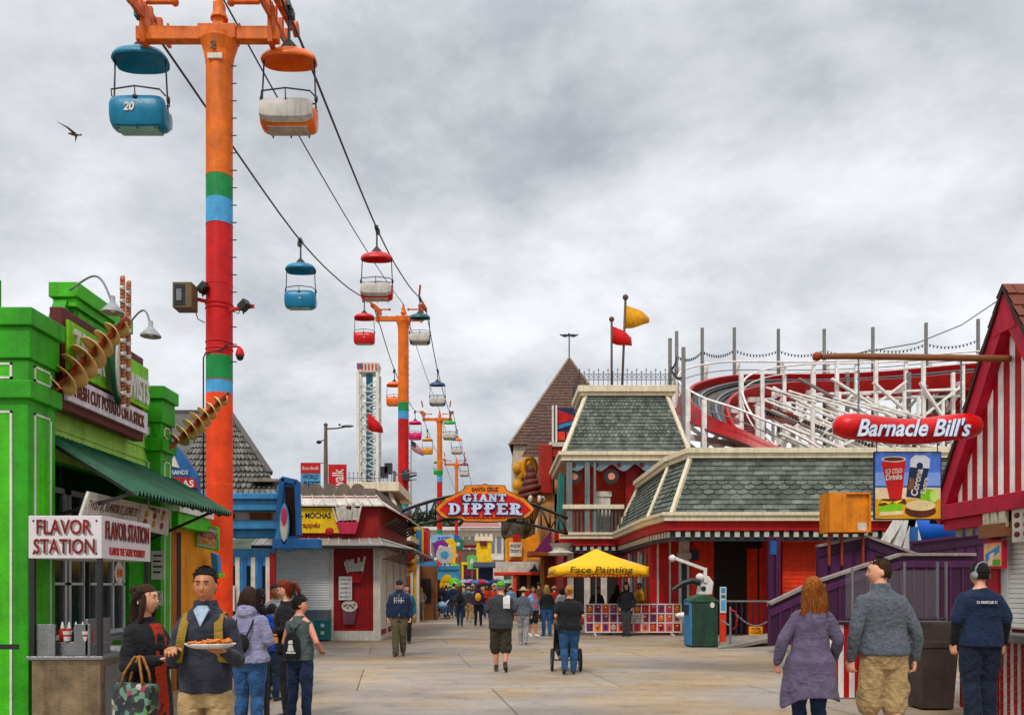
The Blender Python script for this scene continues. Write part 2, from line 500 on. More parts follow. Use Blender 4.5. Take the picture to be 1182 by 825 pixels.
def person(label, x, y, face, H=1.72, sex='m', bulk=1.0, legs=None, arm=None, top=None, bottom=None, shoe='black', hair=None, skin='fair',
   vox=.012, yaw=0, tilt=0, group=None, facing_visible=True, seat=False, z=0, curl=.5, lean=0, sway=0):
 root = thing('person', label, 'person', (0, 0, 0), group)
 s = H / 1.75
 legs = legs or stand_legs()
 arm = arm or arms()
 far = vox > .014
 wd = 1 if sex == 'm' else .88
 sk = SKIN[skin]
 hm = Matrix.Rotation(R(yaw), 3, 'Z') @ Matrix.Rotation(R(tilt), 3, 'X')
 hk = .99 if sex == 'm' else .96
 hc = Vector((0, -.012, 1.632))
 shx = .178 * wd + (bulk - 1) * .1
 def S(v): return Vector(v)
 # lean shear forward with height above the hips
 def fin(mb):
  for v in mb.v:
   if lean and v.z > .95: v.y -= lean * (v.z - .95)
   if sway: v.x += sway * math.sin(math.pi * min(1, max(0, v.z) / 1.5)) - (sway * .6 * (v.z - 1.4) if v.z > 1.4 else 0)
   v.xyz = v * s
  return mb
 body = MB()
 body.loft([ering(zz, 0, *torso_at(sex, bulk, zz)) for zz in [p[0] for p in PROF[sex]]])
 body.capsule([(0, .018, 1.42), (0, .006, 1.52), (0, -.004, 1.58)], [.064 * wd, .054 * wd, .052 * wd], 12)
 if far:
  body.ball(hc, (.078, .095, .118), 14, 10, hm)
 else:
  head_geo(body, hc, hk, hm)
 for sd, sg in (('L', 1), ('R', -1)):
  e, w, hd = arm[sd]
  e, w = Vector(e), Vector(w)
  sh = Vector((sg * (shx - .026), .01, 1.370))
  body.capsule([sh, sh.lerp(e, .45), e], [.045 * wd, .046 * wd * (1 + (bulk - 1) * .6), .037 * wd], 12)
  body.capsule([e, e.lerp(w, .35), w], [.038 * wd, .037 * wd, .025 * wd], 12)
  pn = Vector((-sg * .8, -.5, 0)) if abs(Vector(hd).normalized().z) > .6 else Vector((-sg * .2, 0, -1)) if not (len(arm[sd]) > 0 and False) else None
  palm = arm.get(sd + 'palm')
  ts = 1
  if palm is not None: pn = Vector(palm)
  dn = Vector(hd).normalized()
  pq = (Vector(pn) - dn * Vector(pn).dot(dn)).normalized()
  acx = dn.cross(pq)
  # thumb towards the front / the body's middle
  want = Vector((-sg * .5, -1, .6))
  ts = 1 if acx.dot(want) >= 0 else -1
  hand(body, w, dn, pq, arm.get(sd + 'curl', curl), .92 if sex == 'f' else 1.0, vox < .0125, ts)
  k, a = legs[sd]
  k, a = Vector(k), Vector(a)
  hip = Vector((sg * .088, .012, .90))
  lb = 1 + (bulk - 1) * .8
  body.capsule([hip, hip.lerp(k, .4), k], [.088 * lb, .078 * lb, .056], 12)
  body.capsule([k, k.lerp(a, .3) + Vector((0, .012, 0)), a], [.054, .054 * lb, .037], 12)
 me = remeshed(fin(body), 'body', [sk], vox * s, 2)
 child('body', me, root)
 vg = max(vox, .009) * s
 # shoes
 for sd, sg in (('L', 1), ('R', -1)):
  k, a = legs[sd]
  a = Vector(a)
  sh = MB()
  rise = max(0, a.z - .085)
  hl = a + Vector((0, .035, -.045))
  if rise > .02:
   toe = Vector((a.x + sg * .012, a.y - .13, max(.028, a.z - .13)))
  else:
   toe = Vector((a.x + sg * .02, a.y - .155, a.z - .055))
  if seat: toe = Vector((a.x, a.y - .155, a.z - .055))
  mid = hl.lerp(toe, .5) + Vector((0, 0, .012))
  sh.capsule([hl, mid, toe], [.04, .045, .034], 12, (1, 0, 0), .8)
  sh.capsule([a + Vector((0, .01, .03)), a + Vector((0, .008, -.03))], [.043, .044], 10)
  for v in sh.v: v.z = max(v.z, hl.z - .042) if rise <= .02 else v.z
  me = remeshed(fin(sh), 'shoe', [SHOE[shoe]], vg, 2)
  child('shoe', me, root)
 # bottoms
 if bottom:
  kd, inf = bottom['kind'], bottom.get('inf', .014)
  b = MB()
  zs = [z_ for z_ in (.80, .84, .9, .95, 1.0) if z_ < bottom.get('waist', 1.04) - .01] + [bottom.get('waist', 1.04)]
  rg = []
  for zz in zs:
   cy, rx, ry = torso_at(sex, bulk, zz)
   rg.append(ering(zz, 0, cy, rx + inf, ry + inf))
  b.loft(rg)
  lb = 1 + (bulk - 1) * .8
  if kd == 'skirt':
   hem = bottom.get('hem', .3)
   b.loft([ering(zz, 0, .01, lerp(.19, .2 + inf, (.95 - zz) / (.95 - hem)) , lerp(.135, .17, (.95 - zz) / (.95 - hem))) for zz in (.95, .8, .65, .5, hem)])
  else:
   for sd, sg in (('L', 1), ('R', -1)):
    k, a = map(Vector, legs[sd])
    hip = Vector((sg * .09, .012, .88))
    if kd == 'shorts':
     cut = bottom.get('cut', 1.05)
     kk = hip.lerp(k, cut) if cut <= 1 else k + (a - k) * (cut - 1)
     hr = bottom.get('hemr', .095)
     b.capsule([hip, hip.lerp(kk, .5), kk], [.098 * lb + inf * .3, (.094 * lb + hr) / 2 + inf * .3, hr], 14)
     if bottom.get('pockets'):
      q = hip.lerp(kk, .62) + Vector((sg * .085, .015, 0))
      b.ball(q, (.03, .065, .085), 10, 8)
    else:
     hr = bottom.get('hemr', .056)
     b.capsule([hip, hip.lerp(k, .4), k], [.092 * lb + inf, .082 * lb + inf, .058 + inf], 14)
     b.capsule([k, k.lerp(a, .3) + Vector((0, .012, 0)), a + Vector((0, .006, -.01 if kd != 'crop' else .12))], [.058 + inf, .056 * lb + inf, hr], 14)
  me = remeshed(fin(b), 'trousers', [bottom['mat']], vg, 3, 0 if far else bottom.get('wr', .010), (11, 11, 7))
  child({'shorts': 'shorts', 'skirt': 'skirt'}.get(kd, 'trousers'), me, root)
 # top
 if top:
  kd, inf, hem = top['kind'], top.get('inf', .016), top.get('hem', .92)
  binf = (bottom or {}).get('inf', .014)
  t = MB()
  fl = top.get('flare', 0)
  zs = sorted(set([hem] + [z_ for z_ in (.6, .7, .8, .88, .95, 1.04, 1.14, 1.25, 1.34, 1.405) if z_ > hem + .02]))
  rg = []
  for zz in zs:
   cy, rx, ry = torso_at(sex, bulk, max(zz, .95) if zz < .95 else zz)
   e = fl * max(0, (1.15 - zz))
   if 1.0 < zz < 1.28: rx, ry = max(rx, torso_at(sex, bulk, 1.28)[1] * top.get('box', .93)), max(ry, torso_at(sex, bulk, 1.28)[2] * top.get('box', .93))
   ii = max(inf, binf + .013) if zz < 1.1 else inf
   rg.append(ering(zz, 0, cy, rx + ii + e, ry + ii + e * .8))
  neck = top.get('neck', 1.455)
  cy, rx, ry = torso_at(sex, bulk, 1.45)
  rg.append(ering(1.445, 0, cy, rx * (1 if kd != 'tank' else .7) + inf * .6, ry + inf * .5))
  rg.append(ering(neck + .035, 0, cy - .004, .069 * wd + inf * .3, .066 + inf * .3))
  t.loft(rg)
  if kd != 'tank':
   for sd, sg in (('L', 1), ('R', -1)):
    e, w, hd = arm[sd]
    e, w = Vector(e), Vector(w)
    sh = Vector((sg * (shx - .022), .01, 1.372))
    ai = inf * .68 + (bulk - 1) * .02
    if kd == 'tee':
     q = sh.lerp(e, top.get('cut', .62))
     t.capsule([sh, sh.lerp(q, .6), q], [.05 * wd + ai, .054 * wd + ai, .052 * wd + ai], 14)
    else:
     t.capsule([sh, sh.lerp(e, .5), e], [.05 * wd + ai, .049 * wd + ai, .042 * wd + ai], 14)
     q = e.lerp(w, top.get('cut', .96))
     t.capsule([e, e.lerp(q, .45), q], [.042 * wd + ai, .041 * wd + ai * .9, .032 * wd + ai * .6], 14)
  if top.get('hood'):
   t.ball((0, .09, 1.47), (.115, .07, .085), 14, 10)
   t.tube([(.09, .03, 1.46), (.07, .10, 1.50), (0, .13, 1.52), (-.07, .10, 1.50), (-.09, .03, 1.46)], [.025, .03, .03, .03, .025], 8)
  if top.get('collar'):
   t.loft([ering(zz, 0, .008, rr * (.9 + .1 * wd), rr) for zz, rr in ((1.42, .10), (1.46, .086), (1.50, .076), (1.535, .072))])
  me = remeshed(fin(t), 'top', [top['mat']], vg, 3, 0 if far else top.get('wr', .011))
  if top.get('points'):
   for v in me.vertices:
    if v.co.z < hem * s + .25: v.co.z -= top['points'] * (abs(v.co.x) / .3) ** 3 * (hem * s + .25 - v.co.z) / .25
  child(top.get('name', 'shirt'), me, root)
 # hair
 if hair:
  kd, hmname = hair['kind'], hair['col']
  hmat = HAIR[hmname]
  h = MB()
  low = hair.get('low', .42)
  def hf(d):
   x_, y_, z_ = d
   v = 1.0
   if y_ < -.15 and z_ < low: v = 1 - .24 * min(1, (-.15 - y_) / .25) * min(1, (low - z_) / .18)
   if kd == 'short': v *= lerp(.935, 1.02, max(0, min(1, (z_ - .05) / .5)))
   if z_ < -.55: v *= 1 - .5 * min(1, (-.55 - z_) / .3)
   if abs(x_) > .75 and -.1 > y_ > -.6 and z_ < .25: v = min(v, .86)
   return v + (.02 if kd != 'short' else .03) * noise.noise(Vector((x_ * 6, y_ * 6, z_ * 2))) + (.018 * noise.noise(Vector((x_ * 19, y_ * 19, z_ * 9))))
  vol = hair.get('vol', 1.0)
  bald = hair.get('bald')
  if kd != 'none':
   h.ball((0, .008, .012), (.083 * vol, .101 * vol, .117 * (1 + (vol - 1) * .6)), 40 if not far else 16, 28 if not far else 12, None, hf)
   if bald:
    for v in h.v:
     if v.z > .06 and v.y < -.02: v.z -= .012
  if kd == 'long':
   ln = hair.get('len', .36)
   hw = hair.get('w', .085)
   rg = []
   for i in range(7):
    t_ = i / 6
    rg.append(ering(.06 - (ln + .06) * t_, 0, .045 + .04 * math.sin(t_ * 2.2) , hw * (1 + .28 * t_) * (1 if t_ < .95 else .9), .062 * (1 - .25 * t_), 30, 2.2))
   for i, r_ in enumerate(rg):
    for j, v in enumerate(r_):
     v.y += .010 * noise.noise(Vector((j * .9, i * .3, 0)))
     v.z += .03 * noise.noise(Vector((j * .7, 5, 1))) if i == 6 else 0
   h.loft(rg)
   for sg in (-1, 1):
    h.capsule([(sg * .075, -.02, .02), (sg * .086, -.012, -.08), (sg * .092, .0, -.18 if ln > .25 else -.12)], [.02, .024, .018], 10)
  if kd == 'pony':
   h.capsule([(0, .10, .05), (0, .15, .03), (0, .165, -.06), (0, .15, -.15)], [.022, .032, .03, .012], 10)
  if kd == 'bun':
   h.ball((0, .115, .035), (.042, .04, .04), 14, 10)
  if vox < .0075 and kd != 'none':
   vs0, fs0 = list(h.v), list(h.f)
   for _ in range(1500 if kd != 'short' else 900):
    f = fs0[rnd.randrange(len(fs0))]
    q = vs0[f[0]].lerp(vs0[f[2 % len(f)]], rnd.random())
    if (q.y < .0 and q.z < .07) or (kd == 'short' and q.y < .03 and q.z < .04) or (kd == 'short' and q.y < -.05 and q.z < .07): continue
    o3 = Vector((q.x, q.y, q.z * .4)).normalized()
    if kd == 'short':
     dn = (Vector((q.x * 2 + rnd.uniform(-.08, .08), -.05 + rnd.uniform(-.06, .05), .05 if q.z > .05 else -.16)) ).normalized(); ln_ = rnd.uniform(.010, .02)
    else:
     dn = (Vector((rnd.uniform(-.38, .38), .2 if q.z > .06 else rnd.uniform(-.1, .1), -1)) + o3 * .15).normalized(); ln_ = rnd.uniform(.04, .10)
    sd_ = dn.cross(o3).normalized() * rnd.uniform(.0015, .003)
    a_ = q + o3 * .001
    h.add([a_ - sd_, a_ + sd_, a_ + dn * ln_ * .6 + sd_ * .7 + o3 * .004, a_ + dn * ln_ + o3 * .003, a_ + dn * ln_ * .6 - sd_ * .7 + o3 * .004], [(0, 1, 2, 3, 4)])
  for v in h.v: v.xyz = (hm @ (v * hk)) + hc
  me = mesh_of(fin(h), 'hair', [hmat], 'all', Vector((0, 0, 0)))
  child('hair', me, root)
  cap = hair.get('cap')
  if cap:
   c = MB()
   back = cap.get('back', 1)
   if cap['kind'] == 'hood':
    c.ball((0, .022, .01), (.105, .118, .142), 24, 18, None, lambda d: 1 if d.y > -.45 else .78)
   else:
    zc = .035
    c.ball((0, .006, zc), (.089, .107, .092 if cap['kind'] == 'cap' else .098), 28, 16, None, lambda d: 1.0 if d.z > -.05 else .7)
    if cap['kind'] == 'cap':
     for i in (0,):
      pts = [(-.062, -.088 * back, zc + .004), (-.05, -.14 * back, zc - .004), (0, -.165 * back, zc - .008), (.05, -.14 * back, zc - .004), (.062, -.088 * back, zc + .004), (0, -.06 * back, zc + .02)]
      c.prism(pts, (0, 0, .008))
    if cap['kind'] == 'sunhat':
     c.lathe([(.085, zc), (.15, zc - .02), (.155, zc - .012), (.085, zc + .02)], (0, 0, 0), 24)
   for v in c.v: v.xyz = (hm @ (v * hk)) + hc
   me = mesh_of(fin(c), 'cap', [cap['mat']], True, Vector((0, 0, 0)))
   child('hood' if cap['kind'] == 'hood' else 'cap', me, root)
 if not far and facing_visible:
  for sg in (-1, 1):
   for nm, mt, cc, rr in (('eye', EYEW, (sg * .029, -.0775, .012), (.0135, .0095, .0052)), ('eyebrow', hmat if hair else IRIS, (sg * .030, -.0915, .034), (.021, .006, .0042))):
    e = MB()
    e.ball(cc, rr, 12, 8)
    if nm == 'eye':
     e.mat(1).ball((sg * .029, -.0845, .0125), (.0058, .0035, .0050), 10, 6)
    for v in e.v: v.xyz = (hm @ (v * hk)) + hc
    me = mesh_of(fin(e), nm, [mt, IRIS] if nm == 'eye' else [mt], 'all', Vector((0, 0, 0)))
    child(nm, me, root)
  e = MB()
  e.ball((0, -.0905, -.064), (.022, .009, .0046), 12, 6)
  e.ball((0, -.0895, -.072), (.018, .009, .005), 12, 6)
  for v in e.v: v.xyz = (hm @ (v * hk)) + hc
  child('lips', mesh_of(fin(e), 'lips', [LIP], 'all', Vector((0, 0, 0))), root)
 root.location = (x, y, z)
 root.rotation_euler = (0, 0, R(face))
 return root
def held(root, mb, name, mat, smooth=True, parent=True, **k):
 """an item built in a person's local space, standing in the world on its own"""
 ob = build(mb, name, mat, None, smooth, **k)
 o = ob.location.copy()
 M4 = Matrix.Translation(root.location) @ Matrix.Rotation(root.rotation_euler.z, 4, 'Z')
 ob.location = M4 @ o
 ob.rotation_euler = (0, 0, root.rotation_euler.z)
 return ob
def held_thing(root, name, label, cat, at, group=None):
 """empty in a person's local frame; its parts are built in that local frame too"""
 return thing(name, label, cat, at, group)
def place_held(root, e):
 M4 = Matrix.Translation(root.location) @ Matrix.Rotation(root.rotation_euler.z, 4, 'Z')
 e.location = M4 @ e.location
 e.rotation_euler = (0, 0, root.rotation_euler.z)
def worn(root, mb, name, mat, smooth=True, wr=0):
 """clothing or a strap that belongs to the person"""
 me = mesh_of(mb, name, [mat] if not isinstance(mat, list) else mat, smooth, Vector((0, 0, 0)))
 return child(name, me, root)
# ------------------------------------------------------------------ ground
def concrete():
 m = bpy.data.materials.new('concrete deck'); m.use_nodes = True
 nt = m.node_tree; N, L = nt.nodes, nt.links
 b = N['Principled BSDF']
 tc = N.new('ShaderNodeTexCoord')
 def noise_(scale, det=6, st=(1, 1, 1), ro=.6):
  mp = N.new('ShaderNodeMapping'); mp.inputs['Scale'].default_value = st
  L.new(tc.outputs['Object'], mp.inputs[0])
  n = N.new('ShaderNodeTexNoise'); n.inputs['Scale'].default_value = scale; n.inputs['Detail'].default_value = det; n.inputs['Roughness'].default_value = ro
  L.new(mp.outputs[0], n.inputs['Vector'])
  return n.outputs['Fac']
 def rng(x, a, b_, c, d):
  r = N.new('ShaderNodeMapRange')
  for i, v in enumerate((a, b_, c, d)): r.inputs[i + 1].default_value = v
  L.new(x, r.inputs[0]); return r.outputs[0]
 def mul(x, y):
  q = N.new('ShaderNodeMath'); q.operation = 'MULTIPLY'
  L.new(x, q.inputs[0]); L.new(y, q.inputs[1]); return q.outputs[0]
 f = mul(rng(noise_(.16, 5, (.55, 1.6, 1)), .38, .68, 1.25, .55), rng(noise_(.9, 7, (.6, 1.2, 1)), .3, .7, .76, 1.2))
 f = mul(f, rng(noise_(14, 6, (1, .35, 1), .7), .3, .7, .9, 1.08))
 f = mul(f, rng(noise_(160, 2), .3, .7, .88, 1.1))
 f = mul(f, rng(noise_(2.2, 8, (1, 1, 1), .75), .54, .70, 1.0, .52))          # drips and stains
 f = mul(f, rng(noise_(20, 2), .69, .73, 1.0, .5))          # chewing-gum spots
 br = N.new('ShaderNodeTexBrick')
 br.offset = .5; br.inputs['Scale'].default_value = 1; br.inputs['Mortar Size'].default_value = .013; br.inputs['Mortar Smooth'].default_value = .3
 br.inputs['Brick Width'].default_value = 4.2; br.inputs['Row Height'].default_value = 3.6
 br.inputs['Color1'].default_value = (1, 1, 1, 1); br.inputs['Color2'].default_value = (.86, .86, .86, 1); br.inputs['Mortar'].default_value = (.3, .28, .26, 1)
 mp = N.new('ShaderNodeMapping'); mp.inputs['Rotation'].default_value = (0, 0, R(-7)); mp.inputs['Location'].default_value = (1.05, .6, 0)
 L.new(tc.outputs['Object'], mp.inputs[0]); L.new(mp.outputs[0], br.inputs['Vector'])
 cr = N.new('ShaderNodeMix'); cr.data_type = 'RGBA'
 cr.inputs[6].default_value = (*lin('#98805f'), 1); cr.inputs[7].default_value = (*lin('#8f857a'), 1)
 L.new(rng(noise_(.35, 4), .4, .6, 0, 1), cr.inputs[0])
 v = N.new('ShaderNodeVectorMath'); v.operation = 'SCALE'
 L.new(cr.outputs[2], v.inputs[0]); L.new(f, v.inputs['Scale'])
 v2 = N.new('ShaderNodeVectorMath'); v2.operation = 'MULTIPLY'
 L.new(v.outputs[0], v2.inputs[0]); L.new(br.outputs['Color'], v2.inputs[1])
 L.new(v2.outputs[0], b.inputs['Base Color'])
 L.new(rng(noise_(.5, 5), .3, .7, .5, .85), b.inputs['Roughness'])
 bp = N.new('ShaderNodeBump'); bp.inputs['Strength'].default_value = .35; bp.inputs['Distance'].default_value = .02
 L.new(noise_(60, 6), bp.inputs['Height']); L.new(bp.outputs[0], b.inputs['Normal'])
 return m
g = MB(); g.box(-500, 500, -30, 900, -.4, 0)
build(g, 'ground', concrete(), kind='structure')
# ------------------------------------------------------------------ paints
GRN = paint('bright green paint', '#55b322'); GRN2 = paint('mid green paint', '#419a1b'); GRN3 = paint('pale green siding paint', '#a3cd6b', var=.12)
LIME = paint('lime sign paint', '#84c638'); DKGREEN = paint('dark green metal', '#1d5238', rough=.4)
WHITE = paint('white paint', '#d9d6d0', var=.08); OFFW = paint('off white paint', '#cfc8bc'); CREAM = paint('cream trim paint', '#ded3b8', var=.08)
MAROON = paint('maroon paint', '#5b1f22'); REDP = paint('red paint', '#b5201a'); REDD = paint('dark red paint', '#8d1c1c'); REDO = paint('orange red paint', '#dc4a1c')
ORANGE = paint('orange paint', '#dd6512'); YELO = paint('amber paint', '#e2991c'); YEL = paint('yellow paint', '#e8c02a')
BLUE = paint('cornflower blue paint', '#4583b2'); BLUE2 = paint('deep blue paint', '#2c6099'); LBLUE = paint('light blue paint', '#5b9fc4')
NAVY = paint('navy paint', '#1c2a4a'); PURP = paint('purple paint', '#471d43'); PURP2 = paint('dark purple paint', '#341430'); TEALP = paint('teal paint', '#12706a')
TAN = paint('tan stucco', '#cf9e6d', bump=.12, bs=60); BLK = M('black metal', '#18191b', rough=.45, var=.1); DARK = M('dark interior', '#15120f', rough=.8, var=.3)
STEEL = M('brushed steel', '#8d8f90', rough=.38, metal=.85, var=.15, vs=2, streak=.15); STEELW = M('stained steel', '#95826a', rough=.42, metal=.7, var=.35, vs=3.5, streak=.4)
GREYM = paint('grey metal', '#77797b', rough=.45); ALU = M('aluminium', '#c4c7c8', rough=.4, metal=.25)
WOOD = M('brown wood', '#7a4a25', rough=.6, var=.25, vs=4, stretch=(2, 2, 14), bump=.1); RUST = paint('rust brown paint', '#8d3a14')
TAUPE = paint('taupe fascia paint', '#74695c'); PINKP = paint('pink paint', '#c24a6a'); BROWN = paint('chocolate paint', '#5a2a1f')
CABLE = M('steel cable', '#2b2d30', rough=.5, metal=.3, var=.05, bump=0)
SHUT = M('shutter metal', '#dedcd6', rough=.45, var=.05, bump=0)
# ------------------------------------------------------------------ green potato stand
t = thing('food_stand', 'bright green food stand with pale siding, white trimmed piers and dark green awning', 'food stand', (-5.6, 10.5, 0))
def pier(x0, x1, y0, y1, top, side):
 m = MB()
 m.box(x0, x1, y0, y1, 0, top - .5)
 m.box(x0 - .05, x1 + .05, y0 - .05, y1 + .05, top - .9, top - .72)
 m.box(x0 - .03, x1 + .03, y0 - .03, y1 + .03, top - .5, top - .18)
 m.box(x0 - .07, x1 + .07, y0 - .07, y1 + .07, top - .18, top)
 o = build(m, 'pier', GRN2, t, bevel=.012)
 tr = MB()
 for (za, zb) in ((.25, top - 1.02), (top - .70, top - .54)):
  xa, xb = max(x0, -6.6) + .16, x1 - .16
  if xb - xa > .1:
   fz = y0 - .012
   for q in ((xa, xa + .022, za, zb), (xb - .022, xb, za, zb), (xa, xb, za, za + .022), (xa, xb, zb - .022, zb)):
    tr.box(q[0], q[1], fz, y0 + .002, q[2], q[3])
  ya, yb = y0 + .1, y1 - .1
  fx = x1 + .012
  for q in ((ya, ya + .022, za, zb), (yb - .022, yb, za, zb), (ya, yb, za, za + .022), (ya, yb, zb - .022, zb)):
   tr.box(x1 - .002, fx, q[0], q[1], q[2], q[3])
 build(tr, 'pier_trim', WHITE, o)
 pn = MB()
 za, zb = .272, top - 1.042
 if xb - xa > .1: pn.box(xa + .022, xb - .022, y0 - .005, y0 + .002, za, zb); pn.box(xa + .022, xb - .022, y0 - .005, y0 + .002, top - .678, top - .562)
 pn.box(x1 - .002, x1 + .005, ya + .022, yb - .022, za, zb); pn.box(x1 - .002, x1 + .005, ya + .022, yb - .022, top - .678, top - .562)
 build(pn, 'pier_panel', GRN, o)
pier(-7.4, -4.7, 8.67, 9.2, 4.38, 1)
pier(-5.35, -4.7, 12.08, 12.5, 4.39, 1)
w = MB()
WX = -4.92
w.box(WX - .15, WX, 9.2, 12.08, 3.0, 4.22)                       # front above the opening
w.box(WX - .15, WX, 9.2, 12.08, 0, .98)
w.box(WX - .15, WX, 11.55, 12.08, .98, 3.0)
w.box(-9, WX - .15, 12.2, 12.4, 0, 4.2)
w.prism([(WX, 9.21, 4.22), (WX, 9.96, 4.22), (WX, 9.96, 5.0), (WX, 9.75, 4.62), (WX, 9.45, 4.42)], (-.15, 0, 0))
w.box(WX - .14, WX + .06, 9.96, 11.25, 4.22, 4.80)
w.box(-7, -5.62, 9.3, 9.8, 4.0, 5.06)
build(w, 'wall', GRN2, t)
w = MB(); clap(w, (WX, 9.2), (WX, 12.08), 3.0, 4.22, 7, XP)
build(w, 'siding', GRN3, t)
w = MB(); w.box(WX - .17, WX + .10, 9.9, 11.3, 4.8, 4.9); w.box(WX - .2, WX + .14, 9.86, 11.35, 4.9, 5.07)
for k in range(4): w.box(WX + .06, WX + .075, 10.0, 11.2, 4.28 + k * .13, 4.38 + k * .13)
build(w, 'parapet_cap', GRN, t, bevel=.012)
w = MB(); w.box(-9, -5.1, 9.2, 12.2, 4.0, 4.1); w.box(-9.2, -9, 9.2, 12.3, 0, 4.1); build(w, 'roof', GREYM, t)
w = MB(); w.box(-7.5, -7.45, 9.21, 12.19, .05, 3.95); w.box(-7.4, -5.1, 9.21, 12.1, .02, .05); build(w, 'back_room', M('shop interior', '#a8a496', var=.2), t)
# service window
for k, (ya, yb) in enumerate(((9.25, 9.95), (10.0, 10.75), (10.8, 11.5))):
 f = MB()
 for q in ((ya, ya + .05, 1.0, 2.72), (yb - .05, yb, 1.0, 2.72), (ya, yb, 1.0, 1.06), (ya, yb, 2.66, 2.72), ((ya + yb) / 2 - .02, (ya + yb) / 2 + .02, 1.06, 2.66), (ya, yb, 1.62, 1.65)):
  f.box(WX - .09, WX - .03, *q)
 fr = build(f, 'window', ALU, t)
 f = MB(); f.box(WX - .065, WX - .055, ya + .05, yb - .05, 1.06, 2.66); build(f, 'pane', glass('shop glass', '#38423f', .08, .3), fr)
w = MB(); w.box(WX - .02, WX + .34, 9.95, 11.55, .96, 1.01); build(w, 'counter_ledge', STEEL, t, bevel=.006)
w = MB(); w.box(-7.2, -6.6, 9.4, 11.9, .05, 1.9); w.box(-6.5, -5.5, 9.5, 9.8, .9, 1.6)
for k in range(3): w.box(-6.6, -6.3, 9.5, 11.8, 1.2 + k * .45, 1.23 + k * .45)
build(w, 'shelving', GREYM, t)
w = MB()
for k in range(26):
 yy, zz = 9.6 + rnd.random() * 2.1, 1.24 + (k % 3) * .45
 w.mat(k % 4).box(-6.56, -6.4, yy, yy + .12, zz, zz + .16 + rnd.random() * .12)
build(w, 'stock', [REDP, YEL, OFFW, ORANGE], t)
# awning of corrugated dark green metal
aw = MB()
A0, A1 = Vector((WX, 9.29, 3.27)), Vector((WX, 12.9, 3.25))
B0, B1 = Vector((-3.86, 9.29, 2.61)), Vector((-3.86, 12.55, 2.66))
NC = 34
rows = []
for i in range(NC * 2 + 1):
 u = i / (NC * 2); dz = .034 if i % 2 else -.034
 rows.append((A0.lerp(A1, u) + ZP * dz, B0.lerp(B1, u) + ZP * dz))
aw.loft([[a for a, b in rows], [b for a, b in rows]], False, False)
ob = build(aw, 'awning', DKGREEN, t)
sm = ob.modifiers.new('thickness', 'SOLIDIFY'); sm.thickness = .006
m = MB()
m.beam((WX + .03, 9.42, 2.35), (-3.95, 9.42, 2.62), .035, .035); m.beam((WX + .03, 11.9, 2.2), (-3.95, 11.9, 2.62), .035, .035)
m.beam((WX + .02, 9.35, 3.2), (-3.92, 9.35, 2.6), .04, .05); m.beam((WX + .02, 12.0, 3.2), (-3.92, 12.3, 2.62), .04, .05)
m.beam((-3.9, 9.3, 2.6), (-3.9, 12.5, 2.63), .04, .04); m.beam((-4.4, 9.3, 2.91), (-4.4, 12.4, 2.93), .04, .04)
for k in range(8):
 yy = 9.7 + k * .35
 m.beam((WX + .02, yy, 3.22), (-3.9, yy, 2.59), .03, .03)
build(m, 'awning_frame', BLK, ob)
# main sign of the stand
s = thing('shop_sign', 'lime green and maroon potato twist sign on the green stand front', 'sign', (-4.7, 10.4, 3.6))
SX = -4.68
m = MB(); m.box(SX - .16, SX - .02, 9.34, 11.48, 3.52, 4.62); build(m, 'backing', MAROON, s, bevel=.01)
m = MB(); m.box(SX - .02, SX + .02, 9.4, 11.55, 3.95, 4.50); build(m, 'panel', LIME, s, bevel=.006)
m = MB(); m.box(SX - .02, SX + .03, 9.37, 11.5, 3.62, 3.90); build(m, 'lower_panel', paint('lilac white paint', '#d8cfd8', var=.05), s, bevel=.006)
m = MB(); write(m, 'FRESH CUT POTATO ON A STICK', (SX + .03, 10.44, 3.76), YP, ZP, 1.86, .16, .012, 0, .012); build(m, 'lettering', paint('sign brown', '#6a3520'), s)
m = MB(); write(m, 'TATER', (SX + .02, 9.86, 4.25), YP, ZP, .72, .36, .02, 0, .03); write(m, 'TWISTS', (SX + .02, 11.12, 4.16), YP, ZP, .78, .32, .02, 0, .03); build(m, 'lettering', WHITE, s)
m = MB()
# big potato on a stick in front of the sign
pc = Vector((SX + .10, 10.42, 4.0))
pts = []
for k in range(28):
 a = 2 * math.pi * k / 28
 pts.append(pc + Vector((0, math.cos(a) * .20, math.sin(a) * .5 + .28 + (0.0))))
m.prism(pts, (.05, 0, 0)); build(m, 'potato_border', DKGREEN, s)
m = MB(); m.prism([pc + (p - pc) * .9 + Vector((.05, 0, .03)) for p in pts], (.03, 0, 0)); build(m, 'potato_rim', OFFW, s)
m = MB()
for dy in (-.075, .075):
 for i in range(30):
  z = 3.74 + i * .052
  w_ = (.04 + .022 * (i % 3 == 0)) * (1 if 2 < i < 28 else .6)
  cy = pc.y + dy * (.8 + i * .012)
  rg = [[Vector((pc.x + .10 + .03 * math.sin(a), cy + w_ * k_ * math.cos(a), zz + .02 * math.cos(a))) for a in [2 * math.pi * k / 10 for k in range(10)]] for zz, k_ in ((z, .7), (z + .02, 1), (z + .05, .7))]
  m.mat(i % 3 == 0).loft(rg)
build(m, 'potato_twist', [paint('fried potato paint', '#a4654a', var=.4, vs=12), OFFW], s, True)
